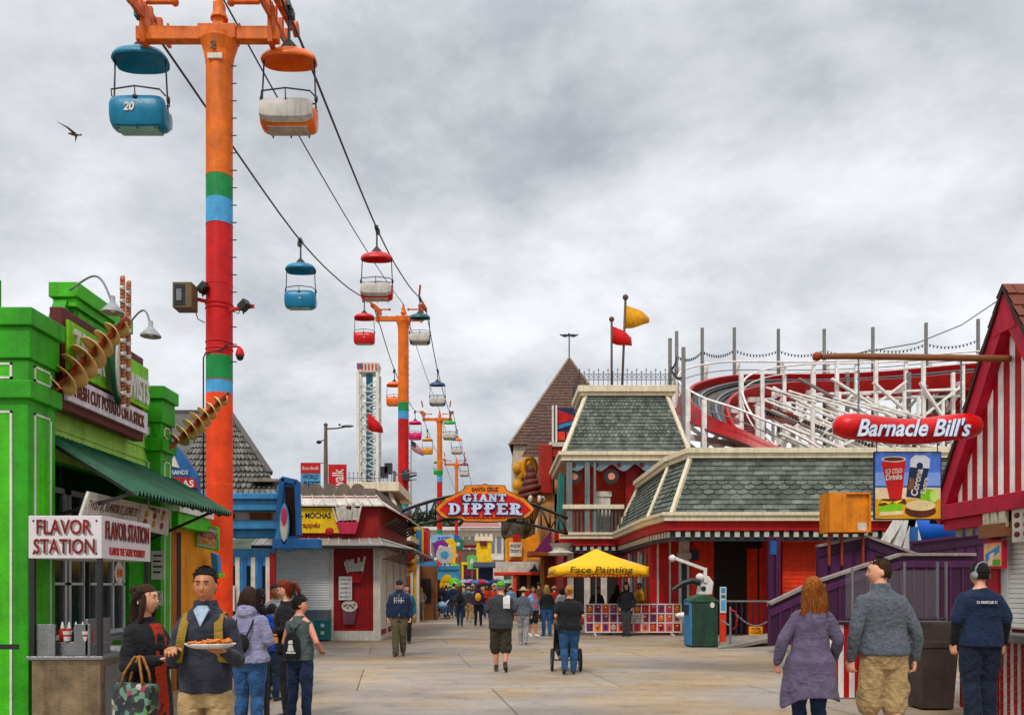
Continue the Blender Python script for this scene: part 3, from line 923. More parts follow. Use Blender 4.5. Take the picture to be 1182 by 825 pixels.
def spiral(name, label, a, b, rad, n):
 """spiral-cut potato on a wooden stick"""
 a, b = Vector(a), Vector(b)
 e = thing(name, label, 'sculpture', a, 'giant spiral potato sculptures')
 m = MB(); m.beam(a, b, .055, .055); build(m, 'stick', paint('stick brown', '#8a3c1c'), e, bevel=.008)
 t_ = (b - a).normalized(); s1 = t_.cross(ZP).normalized(); s2 = s1.cross(t_)
 m = MB()
 A = a.lerp(b, .24); B = a.lerp(b, .95)
 seg = 22
 rings = []
 for i in range(n * seg + 1):
  u = i / (n * seg); th = 2 * math.pi * i / seg
  c = A.lerp(B, u)
  rr = rad * (.72 + .4 * math.sin(math.pi * min(1, u * 1.1 + .1)))
  d = s1 * math.cos(th) + s2 * math.sin(th)
  cup = t_ * (-.05)
  rings.append([c + d * .015, c + d * rr * .6 + cup * .4 + t_ * .008, c + d * rr + cup, c + d * rr * .98 + cup - t_ * .008, c + d * rr * .6 + cup * .4 - t_ * .006])
 m.loft(rings); build(m, 'potato_spiral', M('potato slice', '#e6bf84', rough=.45, var=.25, vs=7, grime=.25), e, 'all')
spiral('potato_sculpture', 'large spiral potato on a stick leaning across the maroon and lime sign', P(37, 475, 9.0), P(147, 367, 9.9), .175, 7)
spiral('potato_sculpture', 'smaller spiral potato on a stick angled from the far green pier past the orange pole', P(186, 526, 12.2), P(264, 453, 12.9), .15, 7)
def gooseneck(label, base, peak, end):
 e = thing('gooseneck_lamp', label, 'lamp', base, 'gooseneck sign lamps')
 base, peak, end = Vector(base), Vector(peak), Vector(end)
 pts = []
 for i in range(13):
  u = i / 12
  pts.append(base * (1 - u) ** 3 + (base + (peak - base) * .75 + ZP * .05) * 3 * u * (1 - u) ** 2 + (end + (peak - end) * 1.25) * 3 * u * u * (1 - u) + end * u ** 3)
 m = MB(); m.tube(pts, .012, 8); build(m, 'arm', GREYM, e, 'all')
 m = MB(); m.lathe([(.025, .10), (.03, .03), (.055, 0), (.12, -.07), (.125, -.09), (.11, -.088), (.05, -.01)], end, 18, True); build(m, 'lamp_shade', paint('enamel grey', '#9da1a3', rough=.35), e, True)
 m = MB(); m.ball(end - ZP * .05, .035, 10, 8); build(m, 'bulb', paint('bulb glass', '#e8e4d8', rough=.2), e, 'all')
gooseneck('grey gooseneck lamp over the potato sculpture in front of the sign', (-4.85, 9.8, 4.95), P(118, 315, 9.9), P(130, 352, 9.7))
gooseneck('grey gooseneck lamp arching out beyond the right end of the sign', (-4.85, 11.0, 4.7), P(170, 350, 10.9), P(174, 380, 10.6))
# tilted menu boards under the awning
def menu(label, corners, words_, seed):
 a, b, c, d = corners
 e = thing('menu_board', label, 'menu board', (a + b + c + d) / 4, 'menu boards under the green awning')
 n = (b - a).cross(d - a).normalized()
 m = MB(); m.prism(corners, -n * .03); build(m, 'board', OFFW, e)
 ux, uz = (b - a).normalized(), (d - a).normalized()
 m = MB(); write(m, words_[0], (a + b + c + d) / 4 + n * .002 + uz * words_[2], ux, uz, (b - a).length * words_[1], words_[3], .01, 0, .004); build(m, 'lettering', paint('menu brown', '#6b4630'), e)
 if seed:
  m = MB()
  rr = random.Random(seed)
  for k in range(6):
   c0 = a.lerp(b, .2 + .27 * (k % 3)).lerp(d.lerp(c, .2 + .27 * (k % 3)), .3 if k < 3 else .62)
   m.mat(k % 2).prism([c0 + ux * .05 * math.cos(q) + uz * .05 * math.sin(q) for q in [math.pi * j / 5 for j in range(10)]], n * .006)
  build(m, 'food_pictures', [paint('menu red', '#9c3b1e'), paint('menu gold', '#c08a3c')], e)
menu('long white menu board reading TWIST IT FLAVOR IT LOVE IT under the awning', [P(92, 600, 9.05), P(157, 609, 10.3), P(163, 581, 10.45), P(103, 567, 9.2)], ('TWIST IT, FLAVOR IT, LOVE IT!', .9, .02, .13), 0)
menu('small white menu board with food pictures at the far end of the awning', [P(158, 609, 10.35), P(194, 618, 11.3), P(197, 587, 11.4), P(164, 581, 10.5)], ('TWISTS  $7', .6, .12, .06), 3)
for (lab, yy, zz) in (('round white food picture sticker, upper of two on the service window', 11.3, 2.15), ('round white food picture sticker, lower of two on the service window', 11.3, 1.78)):
 e = thing('window_sticker', lab, 'sticker', (WX, yy, zz), 'round stickers on the service window')
 m = MB(); m.prism([Vector((WX - .028, yy + .13 * math.cos(a), zz + .15 * math.sin(a))) for a in [2 * math.pi * k / 20 for k in range(20)]], (.008, 0, 0)); build(m, 'disc', OFFW, e)
 m = MB(); m.ball((WX - .014, yy - .04, zz), (.008, .035, .06), 10, 8); m.ball((WX - .014, yy + .05, zz), (.008, .035, .06), 10, 8); build(m, 'picture', ORANGE, e)
# flavour station cart
t = thing('condiment_cart', 'steel condiment cart under white FLAVOR STATION boards on black posts', 'cart', (-4.4, 9.4, 0))
m = MB(); m.box(-4.74, -4.06, 8.82, 9.98, .06, .88); build(m, 'cabinet', STEELW, t, bevel=.008)
m = MB()
for ya in (8.9, 9.45): m.box(-4.06, -4.045, ya, ya + .48, .14, .82)
d = build(m, 'door', STEEL, t)
m = MB()
for ya in (9.33, 9.50): m.ball((-4.035, ya, .55), .015, 8, 6)
build(m, 'handle', BLK, d, 'all')
m = MB(); m.box(-4.78, -4.02, 8.78, 10.02, .88, .92); build(m, 'counter', STEEL, t, bevel=.008)
for (xx, yy) in ((-4.73, 8.83), (-4.07, 8.83), (-4.73, 9.97), (-4.07, 9.97)):
 m = MB(); m.box(xx - .022, xx + .022, yy - .022, yy + .022, .92, 1.9); build(m, 'post', BLK, t)
m = MB(); m.box(-4.76, -4.04, 8.8, 10.0, 1.88, 2.30); b_ = build(m, 'sign_box', M('white sign sheet', '#d5d0d2', rough=.4, var=.05, grime=.05), t, bevel=.005)
LR = paint('sign red outline', '#7c1d1d'); LS = paint('sign grey shade', '#98928f')
m = MB(); m.mat(1)
write(m, 'FLAVOR', (-4.39, 8.799, 2.18), XP, ZP, .54, .145, .03, 0, .006); write(m, 'STATION', (-4.39, 8.799, 1.99), XP, ZP, .60, .145, .03, 0, .006)
m.mat(0)
write(m, 'FLAVOR', (-4.405, 8.793, 2.19), XP, ZP, .54, .145, .008, 0, .006); write(m, 'STATION', (-4.405, 8.793, 2.0), XP, ZP, .60, .145, .008, 0, .006)
m.mat(1); write(m, 'FLAVOR STATION', (-4.039, 9.42, 2.16), YP, ZP, 1.06, .18, .03, 0, .006)
m.mat(0); write(m, 'FLAVOR STATION', (-4.033, 9.405, 2.17), YP, ZP, 1.06, .18, .008, 0, .006)
m.mat(2); write(m, 'FLAVOR THE TATER YOURSELF!', (-4.039, 9.4, 1.96), YP, ZP, .86, .08, .01, 0, .006)
build(m, 'lettering', [LR, LS, REDP], b_)
m = MB()
for xx in (-4.71, -4.09):
 for zz in (1.93, 2.25): m.ball((xx, 8.797, zz), .010, 8, 6)
build(m, 'screw', BLK, b_)
m = MB(); m.box(-4.70, -4.52, 8.84, 8.87, .92, 1.23); m.box(-4.36, -4.2, 8.9, 8.93, .92, 1.23); m.box(-4.70, -4.2, 8.92, 8.95, .92, 1.05); m.box(-4.70, -4.2, 8.95, 9.4, 1.0, 1.03); m.box(-4.25, -4.22, 8.9, 9.4, .92, 1.28)
build(m, 'condiment_rack', STEEL, t, bevel=.004)
lab_b = [('red squeeze bottle at the left end of the condiment rack', REDP), ('red squeeze bottle behind the paper cup on the cart', REDP), ('green capped squeeze bottle in the condiment rack', TEALP), ('yellow squeeze bottle in the condiment rack', YEL), ('red squeeze bottle at the right end of the condiment rack', REDD)]
for k, (lb, mt) in enumerate(lab_b):
 xx = -4.52 + k * .068
 e = thing('squeeze_bottle', lb, 'bottle', (xx, 8.99, 1.03), 'squeeze bottles on the condiment cart')
 m = MB(); m.lathe([(.03, 0), (.032, .01), (.032, .13), (.02, .155)], (xx, 8.99, 1.03), 12); build(m, 'body', mt, e, True)
 m = MB(); m.lathe([(.02, .155), (.008, .21), (.004, .22)], (xx, 8.99, 1.03), 10); build(m, 'nozzle', WHITE, e, True)
for lb, xx, yy in (('white paper cup with a red band on the rack front', -4.44, 8.93), ('white paper cup beside the right hand bottles', -4.25, 8.93)):
 m = MB(); m.lathe([(.032, 0), (.045, .10), (.041, .10), (.03, .01)], (xx, yy, 1.06), 14); m.mat(1).lathe([(.0352, .03), (.0412, .065), (.0408, .065), (.0348, .03)], (xx, yy, 1.06), 14)
 build(m, 'paper_cup', [WHITE, REDP], None, True, label=lb, cat='cup', group='paper cups on the cart')
m = MB(); m.box(-4.66, -4.1, 9.42, 9.92, .92, .935)
for k in range(6): m.box(-4.6 + k * .08, -4.54 + k * .08, 9.48, 9.86, .935, .955)
build(m, 'napkin_tray', WHITE, None, label='flat tray of white napkins on the steel cart counter', cat='tray')
# barrier strap
t = thing('belt_barrier', 'black barrier belt stretched from the cart past the green pier', 'barrier', (-5.1, 8.45, 0))
m = MB(); m.box(-5.6, -4.74, 8.6, 8.604, 1.0, 1.05); build(m, 'belt', BLK, t)
m = MB(); m.tube([(-5.6, 8.6, .04), (-5.6, 8.6, 1.08)], .03, 10); m.lathe([(.18, 0), (.18, .03), (.04, .05)], (-5.6, 8.6, 0), 18); build(m, 'post', BLK, t, True)
# ------------------------------------------------------------------ juice kiosk, amber
t = thing('juice_kiosk', 'amber plywood kiosk with green and white eave beside the orange pole', 'kiosk', (-6, 14, 0))
KX = -5.0
m = MB(); m.box(-7, KX, 13.0, 15.2, 0, 2.55); build(m, 'wall', paint('amber plywood', '#e6981f', var=.25, vs=2.5, stretch=(1, 1, .3)), t)
m = MB(); m.box(KX - .01, KX + .02, 13.0, 13.42, 0, 2.5); build(m, 'shutter', paint('burnt amber plywood', '#a85a18', var=.3), t)
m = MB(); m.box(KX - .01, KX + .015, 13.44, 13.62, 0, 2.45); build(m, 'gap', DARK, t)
m = MB(); m.box(-7.1, KX + .22, 12.95, 14.4, 2.50, 2.72); build(m, 'fascia', GRN, t, bevel=.01)
m = MB(); m.prism([(KX + .26, 12.9, 2.72), (KX + .26, 14.45, 2.72), (KX - .2, 14.45, 2.98), (KX - .2, 12.9, 2.98)], (0, 0, .12)); build(m, 'roof', WHITE, t)
m = MB(); m.box(KX - .5, KX - .02, 13.0, 15.0, 2.9, 3.1); build(m, 'sign_rail', LIME, t)
e = thing('juice_sign', 'white framed sign with red and amber drink lettering above the amber kiosk', 'sign', (KX + .2, 14.4, 2.5))
a, b_, c, d = P(227, 630, 14.3), P(252, 635, 14.35), P(252, 609, 14.35), P(226, 604, 14.3)
m = MB(); m.prism([a, b_, c, d], (0, .06, 0)); build(m, 'board', OFFW, e)
ux, uz = (b_ - a).normalized(), ZP
cc = (a + b_ + c + d) / 4
m = MB(); write(m, 'FROZEN', cc + uz * .04 + YM * .003, ux, uz, .30, .12, .02); m.mat(1); write(m, 'LEMON', cc - uz * .08 + YM * .003, ux, uz, .28, .10, .02)
build(m, 'lettering', [REDP, YELO], e)
m = MB();
for q in ((a, b_), (b_, c), (c, d), (d, a)): m.beam(q[0] + YM * .01, q[1] + YM * .01, .03, .03)
build(m, 'frame', GRN, e)
m = MB(); m.prism([P(243, 637, 14.7), P(250, 640, 14.7), P(252, 662, 14.7), P(245, 662, 14.7)], (0, .2, 0)); m.mat(1).box(PX(243, 14.7), PX(254, 14.7), 14.65, 14.95, PZ(666, 14.7), PZ(661, 14.7))
build(m, 'leaflet_box', [BLUE, LIME], None, label='blue and green leaflet box on the amber wall corner', cat='box')
# ------------------------------------------------------------------ blue shingled building
t = thing('gift_shop', 'blue trimmed shop with grey fish scale shingle roof behind the orange pole', 'shop', (-7.5, 22, 0))
SH = M('grey shingle', '#65625d', rough=.9, var=.25, vs=3, island=.42, bump=.1, spec=.2)
D = 20.5
m = MB(); m.prism([(-13, D, 0), (PX(318, D), D, 0), (PX(318, D) - 1.4, D + 5, 0), (-13, D + 5, 0)], (0, 0, 2.5)); build(m, 'wall', BLUE, t)
m = MB()
for k, px in enumerate((264, 272, 280, 290, 298, 307)):
 m.mat(k % 2).box(PX(px, D), PX(px + 5, D), D - .03, D - .0, .1, 2.3)
build(m, 'wall_slat', [BLUE2, OFFW], t)
m = MB()
for px in (268, 285, 302): m.box(PX(px, D), PX(px + 4, D), D - .015, D, .4, 2.1)
build(m, 'window', M('dark window', '#12161c', rough=.15, var=.05, bump=0), t)
m = MB(); m.box(PX(312, D), PX(319, D), D - .06, D, 0, 2.4); build(m, 'red_post', REDD, t)
m = MB(); m.box(-13, PX(329, D), D - .55, D + .1, PZ(612, D), PZ(602, D)); m.box(-13, PX(332, D), D - .75, D + .1, PZ(592, D) , PZ(580, D)); m.box(-13, PX(334, D), D - .85, D + .1, PZ(580, D), PZ(573, D)); m.box(-13, PX(325, D), D - .35, D + .1, PZ(621, D), PZ(612, D))
build(m, 'eave', BLUE, t, bevel=.02)
m = MB(); m.box(-13, PX(327, D), D - .3, D + .1, PZ(602, D), PZ(592, D)); build(m, 'frieze', OFFW, t)
m = MB()
for px in (217, 271, ): m.prism([Vector((PX(px, D) + .09 * math.cos(a), D - .32, PZ(597, D) + .09 * math.sin(a))) for a in [2 * math.pi * k / 16 for k in range(16)]], (0, .04, 0))
build(m, 'frieze_disc', MAROON, t)
m = MB(); m.box(PX(293, D), PX(317, D), D - .33, D - .28, PZ(602, D), PZ(593, D)); build(m, 'frieze_panel', WOOD, t)
m = MB()
bl, br = Vector((-13, D - .4, PZ(574, D))), Vector((PX(325, D), D - .4, PZ(574, D)))
tr_, tl = Vector((PX(262, 24), 24.2, PZ(474, 24))), Vector((-13, 24.2, PZ(474, 24)))
mid_r, mid_l = Vector((PX(311, 21.5), 21.5, PZ(546, 21.5))), Vector((-13, 21.5, PZ(546, 21.5)))
m.poly([bl, br, mid_r, mid_l]); m.poly([mid_l, mid_r, tr_, tl]); m.poly([br, Vector((br.x - 1.9, D + 5, br.z)), tr_, mid_r])
m.poly([bl, br, tr_, tl]) if False else None
shingles(m, bl + XP * 5, br, mid_r, mid_l + XP * 5, 4, 22, .06, True)
shingles(m, mid_l + XP * 5, mid_r, tr_, tl + XP * 5, 11, 20, .06, True)
build(m, 'roof', SH, t)
m = MB(); m.beam(mid_r, tr_, .16, .10); m.beam(tl, tr_, .16, .1); build(m, 'ridge_cap', paint('shingle ridge', '#4d4945'), t)
m = MB(); m.box(PX(288, D), PX(322, D), D - .1, D + 2, PZ(556, D), PZ(553, D)); build(m, 'roof_ledge', paint('weathered board', '#8a7c6c'), t)
# projecting blue dormer
D2 = 19.6
m = MB()
xa, xb = PX(322, D2), PX(346, D2)
prof = [(xa, PZ(600, D2)), (xa + .06, PZ(556, D2)), (xa + .14, PZ(552, D2)), (xb - .08, PZ(556, D2)), (xb, PZ(575, D2)), (xb, PZ(628, D2)), (xb - .1, PZ(635, D2)), (xa - .05, PZ(628, D2))]
m.prism([Vector((x_, D2, z_)) for x_, z_ in prof], (-.35, .9, 0))
build(m, 'dormer', BLUE, t, bevel=.03)
m = MB(); m.beam(Vector((xa, D2 - .06, PZ(600, D2))), Vector((xa + .10, D2 - .06, PZ(552, D2))), .12, .12); m.beam(Vector((xa + .08, D2 - .06, PZ(553, D2))), Vector((xb - .04, D2 - .06, PZ(557, D2))), .12, .12); m.beam(Vector((xb - .04, D2 - .06, PZ(556, D2))), Vector((xb, D2 - .06, PZ(618, D2))), .12, .12)
m.box(xa - .1, xb + .45, D2 - .2, D2 + .3, PZ(633, D2), PZ(622, D2))
build(m, 'dormer_trim', BLUE2, t, bevel=.01)
m = MB(); m.box(xa + .15, xb - .1, D2 - .02, D2, PZ(618, D2), PZ(562, D2)); build(m, 'dormer_window', M('dark window', '#12161c'), t)
e = thing('surfboard_sign', 'white and red pointed oval sign hanging on the blue dormer', 'sign', (PX(327, 19.4), 19.4, PZ(628, 19.4)))
def oval(cx, cz, w, h, y, th, p=1.5, n=28):
 return [Vector((cx + math.copysign(abs(math.cos(a)) ** p, math.cos(a)) * w, y, cz + math.copysign(abs(math.sin(a)), math.sin(a)) * h)) for a in [2 * math.pi * k / n for k in range(n)]]
cx, cz = PX(328, 19.4), PZ(604, 19.4)
m = MB(); m.prism(oval(cx, cz, .11, .47, 19.4, 0), (0, .05, 0)); build(m, 'border', LBLUE, e)
m = MB(); m.prism(oval(cx, cz, .085, .41, 19.39, 0), (0, .03, 0)); build(m, 'panel', OFFW, e)
m = MB(); m.prism(oval(cx, cz + .16, .07, .22, 19.38, 0), (0, .03, 0)); build(m, 'panel_top', PINKP, e)
# blue pointed sign behind the green pier
e = thing('pointed_sign', 'blue pointed sign with white triangle and red banner behind the far green pier', 'sign', (PX(210, 16), 16, PZ(570, 16)))
m = MB(); m.prism([P(188, 566, 16), P(230, 574, 16), P(228, 548, 16), P(205, 516, 16), P(190, 530, 16)], (0, .12, 0)); build(m, 'board', BLUE2, e)
m = MB(); m.prism([P(195, 537, 15.97), P(207, 540, 15.97), P(201, 526, 15.97)], (0, .03, 0)); build(m, 'triangle', OFFW, e)
m = MB(); m.prism([P(188, 549, 15.96), P(224, 552, 15.96), P(228, 563, 15.96), P(188, 560, 15.96)], (0, .03, 0)); build(m, 'banner', REDP, e)
m = MB(); write(m, 'STRANDS', P(204, 545, 15.96), XP, ZP, .42, .08, .01); write(m, 'AS', P(217, 558, 15.955), XP, ZP, .22, .13, .02); build(m, 'lettering', WHITE, e)
for o in scene.objects:
 if o.parent is None and o.name.split('.')[0] in ('condiment_cart', 'squeeze_bottle', 'paper_cup', 'napkin_tray', 'belt_barrier'):
  o.location += Vector((.14, -.28, 0)); ORIG[o.name] = o.location.copy()
for lb, px, py, d_, w_, h_ in (('white paper notice taped to the far green pier', 182, 652, 12.05, .09, .2), ('small white opening hours sheet on the far green pier below the notice', 181, 690, 12.05, .08, .1), ('small white sign on the blue slatted wall by the red post', 264, 690, 20.4, .14, .3)):
 e = thing('paper_notice', lb, 'notice', P(px, py, d_), 'paper notices on the left stalls')
 c = P(px, py, d_)
 m = MB(); m.box(c.x - w_, c.x + w_, d_, d_ + .008, c.z - h_, c.z + h_); build(m, 'sheet', WHITE, e)
 m = MB()
 for k in range(4): m.box(c.x - w_ * .7, c.x + w_ * (.7 - .25 * (k % 2)), d_ - .003, d_, c.z + h_ * (.6 - k * .38), c.z + h_ * (.72 - k * .38))
 build(m, 'print', BLK, e)
# ------------------------------------------------------------------ coffee kiosk
t = thing('coffee_kiosk', 'red and cream snack kiosk with rolled down shutter and metal canopy', 'kiosk', (-5, 29, 0))
D = 26.0
xl, xr = PX(310, D), -3.58
m = MB(); m.box(xl, xr, D, 34, 0, 4.3); build(m, 'wall', REDD, t)
m = MB()
for k in range(9):
 xx = PX(388, D) + k * .145
 m.box(xx, xx + .012, D - .006, D, .35, 2.85)
build(m, 'wall_batten', paint('oxblood', '#6d1616'), t)
m = MB(); m.box(xl, xr + .06, D - .06, D + .02, 0, .28); m.box(xr - .16, xr + .05, D - .05, D + .15, .28, 2.95); m.box(PX(383, D) - .06, PX(383, D) + .06, D - .05, D, .28, 2.95); m.box(PX(316, D) - .05, PX(318, D), D - .05, D, .28, 2.95)
for ya in (27.6, 29.4, 31.4, 33.4): m.box(xr, xr + .05, ya, ya + .14, .1, 2.9)
m.box(xr, xr + .06, D, 34, 0, .12)
build(m, 'trim', OFFW, t)
m = MB()
for ya, yb in ((26.3, 27.5), (27.8, 29.3), (29.6, 31.3), (31.6, 33.3)):
 m.box(xr, xr + .02, ya, yb, .3, 2.8)
build(m, 'side_panel', OFFW, t)
m = MB()
n = 26
for k in range(n):
 z0 = .98 + k * (1.9 / n)
 m.prism([(PX(319, D), D - .012, z0), (PX(319, D), D - .045, z0 + .012), (PX(319, D), D - .045, z0 + .045), (PX(319, D), D - .012, z0 + 1.9 / n)], (PX(381, D) - PX(319, D), 0, 0))
m.box(PX(319, D), PX(381, D), D - .012, D - .006, .96, 2.9)
m.box(PX(317, D), PX(382, D), D - .12, D - .01, .92, .98)
build(m, 'roller_shutter', SHUT, t)
m = MB(); m.box(PX(330, D), PX(383, D), D - .5, D - .02, .62, .92); build(m, 'counter_front', STEEL, t)
m = MB(); m.box(PX(350, D), PX(383, D), D - .5, D - .08, .05, .62); build(m, 'cooler', TEALP, t)
m = MB()
for xx in (362, 374):
 for zz in (.2, .42): m.box(PX(xx, D), PX(xx + 4, D), D - .51, D - .50, zz, zz + .1)
build(m, 'cooler_label', OFFW, t)
# canopy: standing-seam metal skirt on two sides
m = MB()
z0, z1 = 2.78, 3.02
ol, orr, of = xl - .3, xr + .95, D - .75
m.prism([(ol, of, z0), (xr + .2, of, z0), (xr, D, z1), (ol, D, z1)], (0, 0, .04))
m.prism([(xr + .2, of, z0), (orr, D + .6, z0 - .05), (orr, 34.8, z0 - .1), (xr, 34.3, z1 + .1), (xr, D, z1)], (0, 0, .04))
c = build(m, 'canopy', M('zinc sheet', '#a09a90', rough=.4, metal=.25, streak=.25, grime=.2), t)
m = MB()
for k in range(13):
 u = k / 12
 a = Vector((ol, of, z0)).lerp(Vector((xr + .2, of, z0)), u); b_ = Vector((ol, D, z1)).lerp(Vector((xr, D, z1)), u)
 m.beam(a + ZP * .05, b_ + ZP * .05, .025, .03)
for k in range(16):
 u = k / 15
 a = Vector((orr, D + .6, z0 - .05)).lerp(Vector((orr, 34.8, z0 - .1)), u); b_ = Vector((xr, D + .2, z1)).lerp(Vector((xr, 34.3, z1 + .1)), u)
 m.beam(a + ZP * .05, b_ + ZP * .05, .025, .03)
build(m, 'seam', ALU, c)
m = MB()
m.beam((ol, of, z0 - .02), (xr + .2, of, z0 - .02), .05, .08); m.beam((xr + .2, of, z0 - .02), (orr, D + .6, z0 - .07), .05, .08); m.beam((orr, D + .6, z0 - .07), (orr, 34.8, z0 - .12), .05, .1)
for k in range(30):
 u = k / 29
 a = Vector((ol, of + .05, z0 - .05)).lerp(Vector((xr + .2, of + .05, z0 - .05)), u)
 m.beam(a, a + Vector((.1, 0, -.08)), .012, .012)
for k in range(9):
 yy = D + .7 + k
 m.beam((orr - .05, yy, z0 - .1), (xr, yy, z0 - .35), .03, .03)
build(m, 'canopy_frame', BLK, c)
# upper sign band, metal skirt roof and scalloped fascia
m = MB(); m.box(PX(332, D), PX(404, D), D - .10, D - .0, PZ(615, D), PZ(586, D)); build(m, 'menu_sign', paint('yellow sign sheet', '#eac13c', streak=.05), t)
m = MB(); write(m, 'CREPES - MOCHAS', (PX(353, D), D - .10, PZ(595, D)), XP, ZP, 1.55, .18, .03); m.mat(1); write(m, 'Frapp\u00e9s', (PX(357, D), D - .10, PZ(607, D)), XP, ZP, .7, .22, .02, .2); m.mat(2).ball((PX(381, D), D - .08, PZ(613, D)), (.14, .06, .12), 14, 10)
build(m, 'lettering', [BLK, RUST, REDP], t)
m = MB(); m.prism([(xl, D - .22, 4.0), (xr + .2, D - .22, 4.0), (xr - .1, D + .1, 4.32), (xl, D + .1, 4.32)], (0, 0, .04)); m.prism([(xr + .2, D - .22, 4.0), (xr + .75, D + 2, 3.75), (xr + .75, 34, 3.75), (xr - .1, 34, 4.32), (xr - .1, D + .1, 4.32)], (0, 0, .04))
build(m, 'upper_roof', OFFW, t)
m = MB()
for k in range(11):
 u = k / 10
 m.beam(Vector((xl, D - .25, 4.05)).lerp(Vector((xr + .2, D - .25, 4.05)), u), Vector((xl, D + .06, 4.38)).lerp(Vector((xr - .1, D + .06, 4.38)), u), .02, .02)
build(m, 'upper_seam', ALU, t)
m = MB()
m.box(xl, xr - .12, D + .08, D + .3, 4.32, 4.56); m.box(xr - .34, xr - .10, D + .302, 33, 4.32, 4.56)
for k in range(8):
 cx = xl + .55 + k * .42
 if cx > xr - .3: break
 m.prism([Vector((cx + .19 * math.cos(a), D + .1, 4.56 + .15 * math.sin(a))) for a in [math.pi * j / 10 for j in range(11)]], (0, .12, 0))
build(m, 'fascia', TAUPE, t)
for k in range(8):
 yy = D + 1 + k * .9
 m = MB(); m.beam((xr + .45, yy, 3.72), (xr + .02, yy, 3.5), .06, .07); build(m, 'bracket', paint('bracket grey', '#4f4b46'), t)
def fries_sign(label, cx, cy, z0, w, h, mats, face):
 """red carton with striped sticks, built thick"""
 e = thing('snack_sign', label, 'sign', (cx, cy, z0), 'snack cutouts on the red kiosk')
 m = MB(); m.prism([(cx - w * .32, cy, z0), (cx + w * .32, cy, z0), (cx + w * .5, cy, z0 + h * .45), (cx - w * .5, cy, z0 + h * .42)], (0, .08, 0)); build(m, 'carton', mats[0], e)
 m = MB()
 rr = random.Random(3)
 for k in range(11):
  x0 = cx - w * .42 + w * .84 * k / 10
  a = Vector((x0, cy + .02 + .03 * (k % 2), z0 + h * .38)); b_ = a + Vector(((x0 - cx) * .45, 0, h * (.38 + .28 * rr.random())))
  m.mat(0).beam(a, b_, w * .13, .04)
  for j in range(6):
   q = a.lerp(b_, .15 + j * .15)
   m.mat(1).beam(q + Vector((-.005, -.017, 0)), q + Vector((w * .03, -.017, h * .03)), w * .03, .006)
 build(m, 'churro', [OFFW, BROWN], e)
 return e
fries_sign('pink carton of striped sticks standing on the kiosk canopy corner', PX(402, 25.9), 25.75, PZ(616, 25.9), .72, .92, (paint('carton pink', '#b83a4c'),), 0)
fries_sign('white and red striped snack picture on the red kiosk wall, upper right', PX(410, D), D - .1, PZ(672, D), .5, .75, (paint('carton red', '#a81f2c'),), 0)
e = thing('snack_sign', 'brown tub of cream topped dessert pictured low on the red kiosk wall', 'sign', (PX(404, D), D - .1, 1.0), 'snack cutouts on the red kiosk')
cx = PX(404, D)
m = MB(); m.prism([(cx - .16, D - .09, PZ(720, D)), (cx + .14, D - .09, PZ(720, D)), (cx + .23, D - .09, PZ(700, D)), (cx - .23, D - .09, PZ(700, D))], (0, .08, 0)); build(m, 'tub', paint('mauve tub', '#6b4450'), e)
m = MB(); m.prism([Vector((cx + .24 * math.cos(a), D - .10, PZ(699, D) + .17 * math.sin(a))) for a in [2 * math.pi * k / 18 for k in range(18)]], (0, .05, 0))
for k in range(7): m.mat(1).ball((cx - .15 + .05 * k, D - .11, PZ(699, D) + .05 * math.sin(k * 2.3)), (.035, .012, .02), 8, 6)
build(m, 'topping', [OFFW, BROWN], e)
e = thing('price_list', 'white price list board fixed to the red kiosk wall', 'menu board', (PX(400, D), D - .1, 1.3))
m = MB(); m.box(PX(392, D), PX(407, D), D - .14, D - .11, PZ(692, D), PZ(665, D)); build(m, 'board', WHITE, e)
m = MB()
for k, s_ in enumerate(('FUNNEL CAKE', 'CHURROS  5', 'CREPES  8', 'LATTE  4', 'MOCHA  5')): write(m, s_, (PX(399.5, D), D - .14, PZ(668.5 + k * 5, D)), XP, ZP, .32, .06, .01, 0, .004)
build(m, 'lettering', BLK, e)
# lamp post with banners
def banner_lamp(label, px, d, top, armlen, banners):
 e = thing('street_lamp', label, 'street lamp', (PX(px, d), d, 0), 'lamp posts along the street')
 x = PX(px, d); zt = PZ(top, d)
 m = MB(); m.tube([(x, d, 0), (x, d, zt * .8), (x, d, zt)], [.09, .08, .06], 12); m.lathe([(.07, zt), (.09, zt + .04), (.03, zt + .1)], (x, d, 0), 12); build(m, 'post', paint('weathered post', '#6b6258', grime=.3), e, True)
 m = MB(); m.tube([(x, d, zt - .12), (x + armlen * .5, d, zt - .10), (x + armlen, d, zt - .02)], .03, 8); build(m, 'arm', BLK, e, True)
 m = MB(); m.ball((x + armlen * .95, d, zt - .02), (armlen * .28, .12, .05), 14, 8); m.ball((x + armlen * .6, d, zt + .03), (.05, .05, .05), 8, 6); build(m, 'lamp_head', GREYM, e, 'all')
 m = MB(); m.tube([(x, d, zt - .5), (x - .2, d - .05, zt - .6)], .02, 6); m.ball((x - .24, d - .06, zt - .62), (.1, .1, .07), 10, 8); build(m, 'floodlight', BLK, e, 'all')
 return e
e = banner_lamp('tall lamp post carrying two banners behind the scalloped kiosk roof', 376, 32, 491, .85, 1)
d = 31.95
m = MB(); m.box(PX(347, d), PX(370, d), d, d + .02, PZ(575, d), PZ(534, d)); b_ = build(m, 'banner', LBLUE, e, label='blue and red banner')
m = MB(); m.box(PX(347, d), PX(370, d), d - .012, d, PZ(546, d), PZ(534, d)); build(m, 'band', REDP, b_)
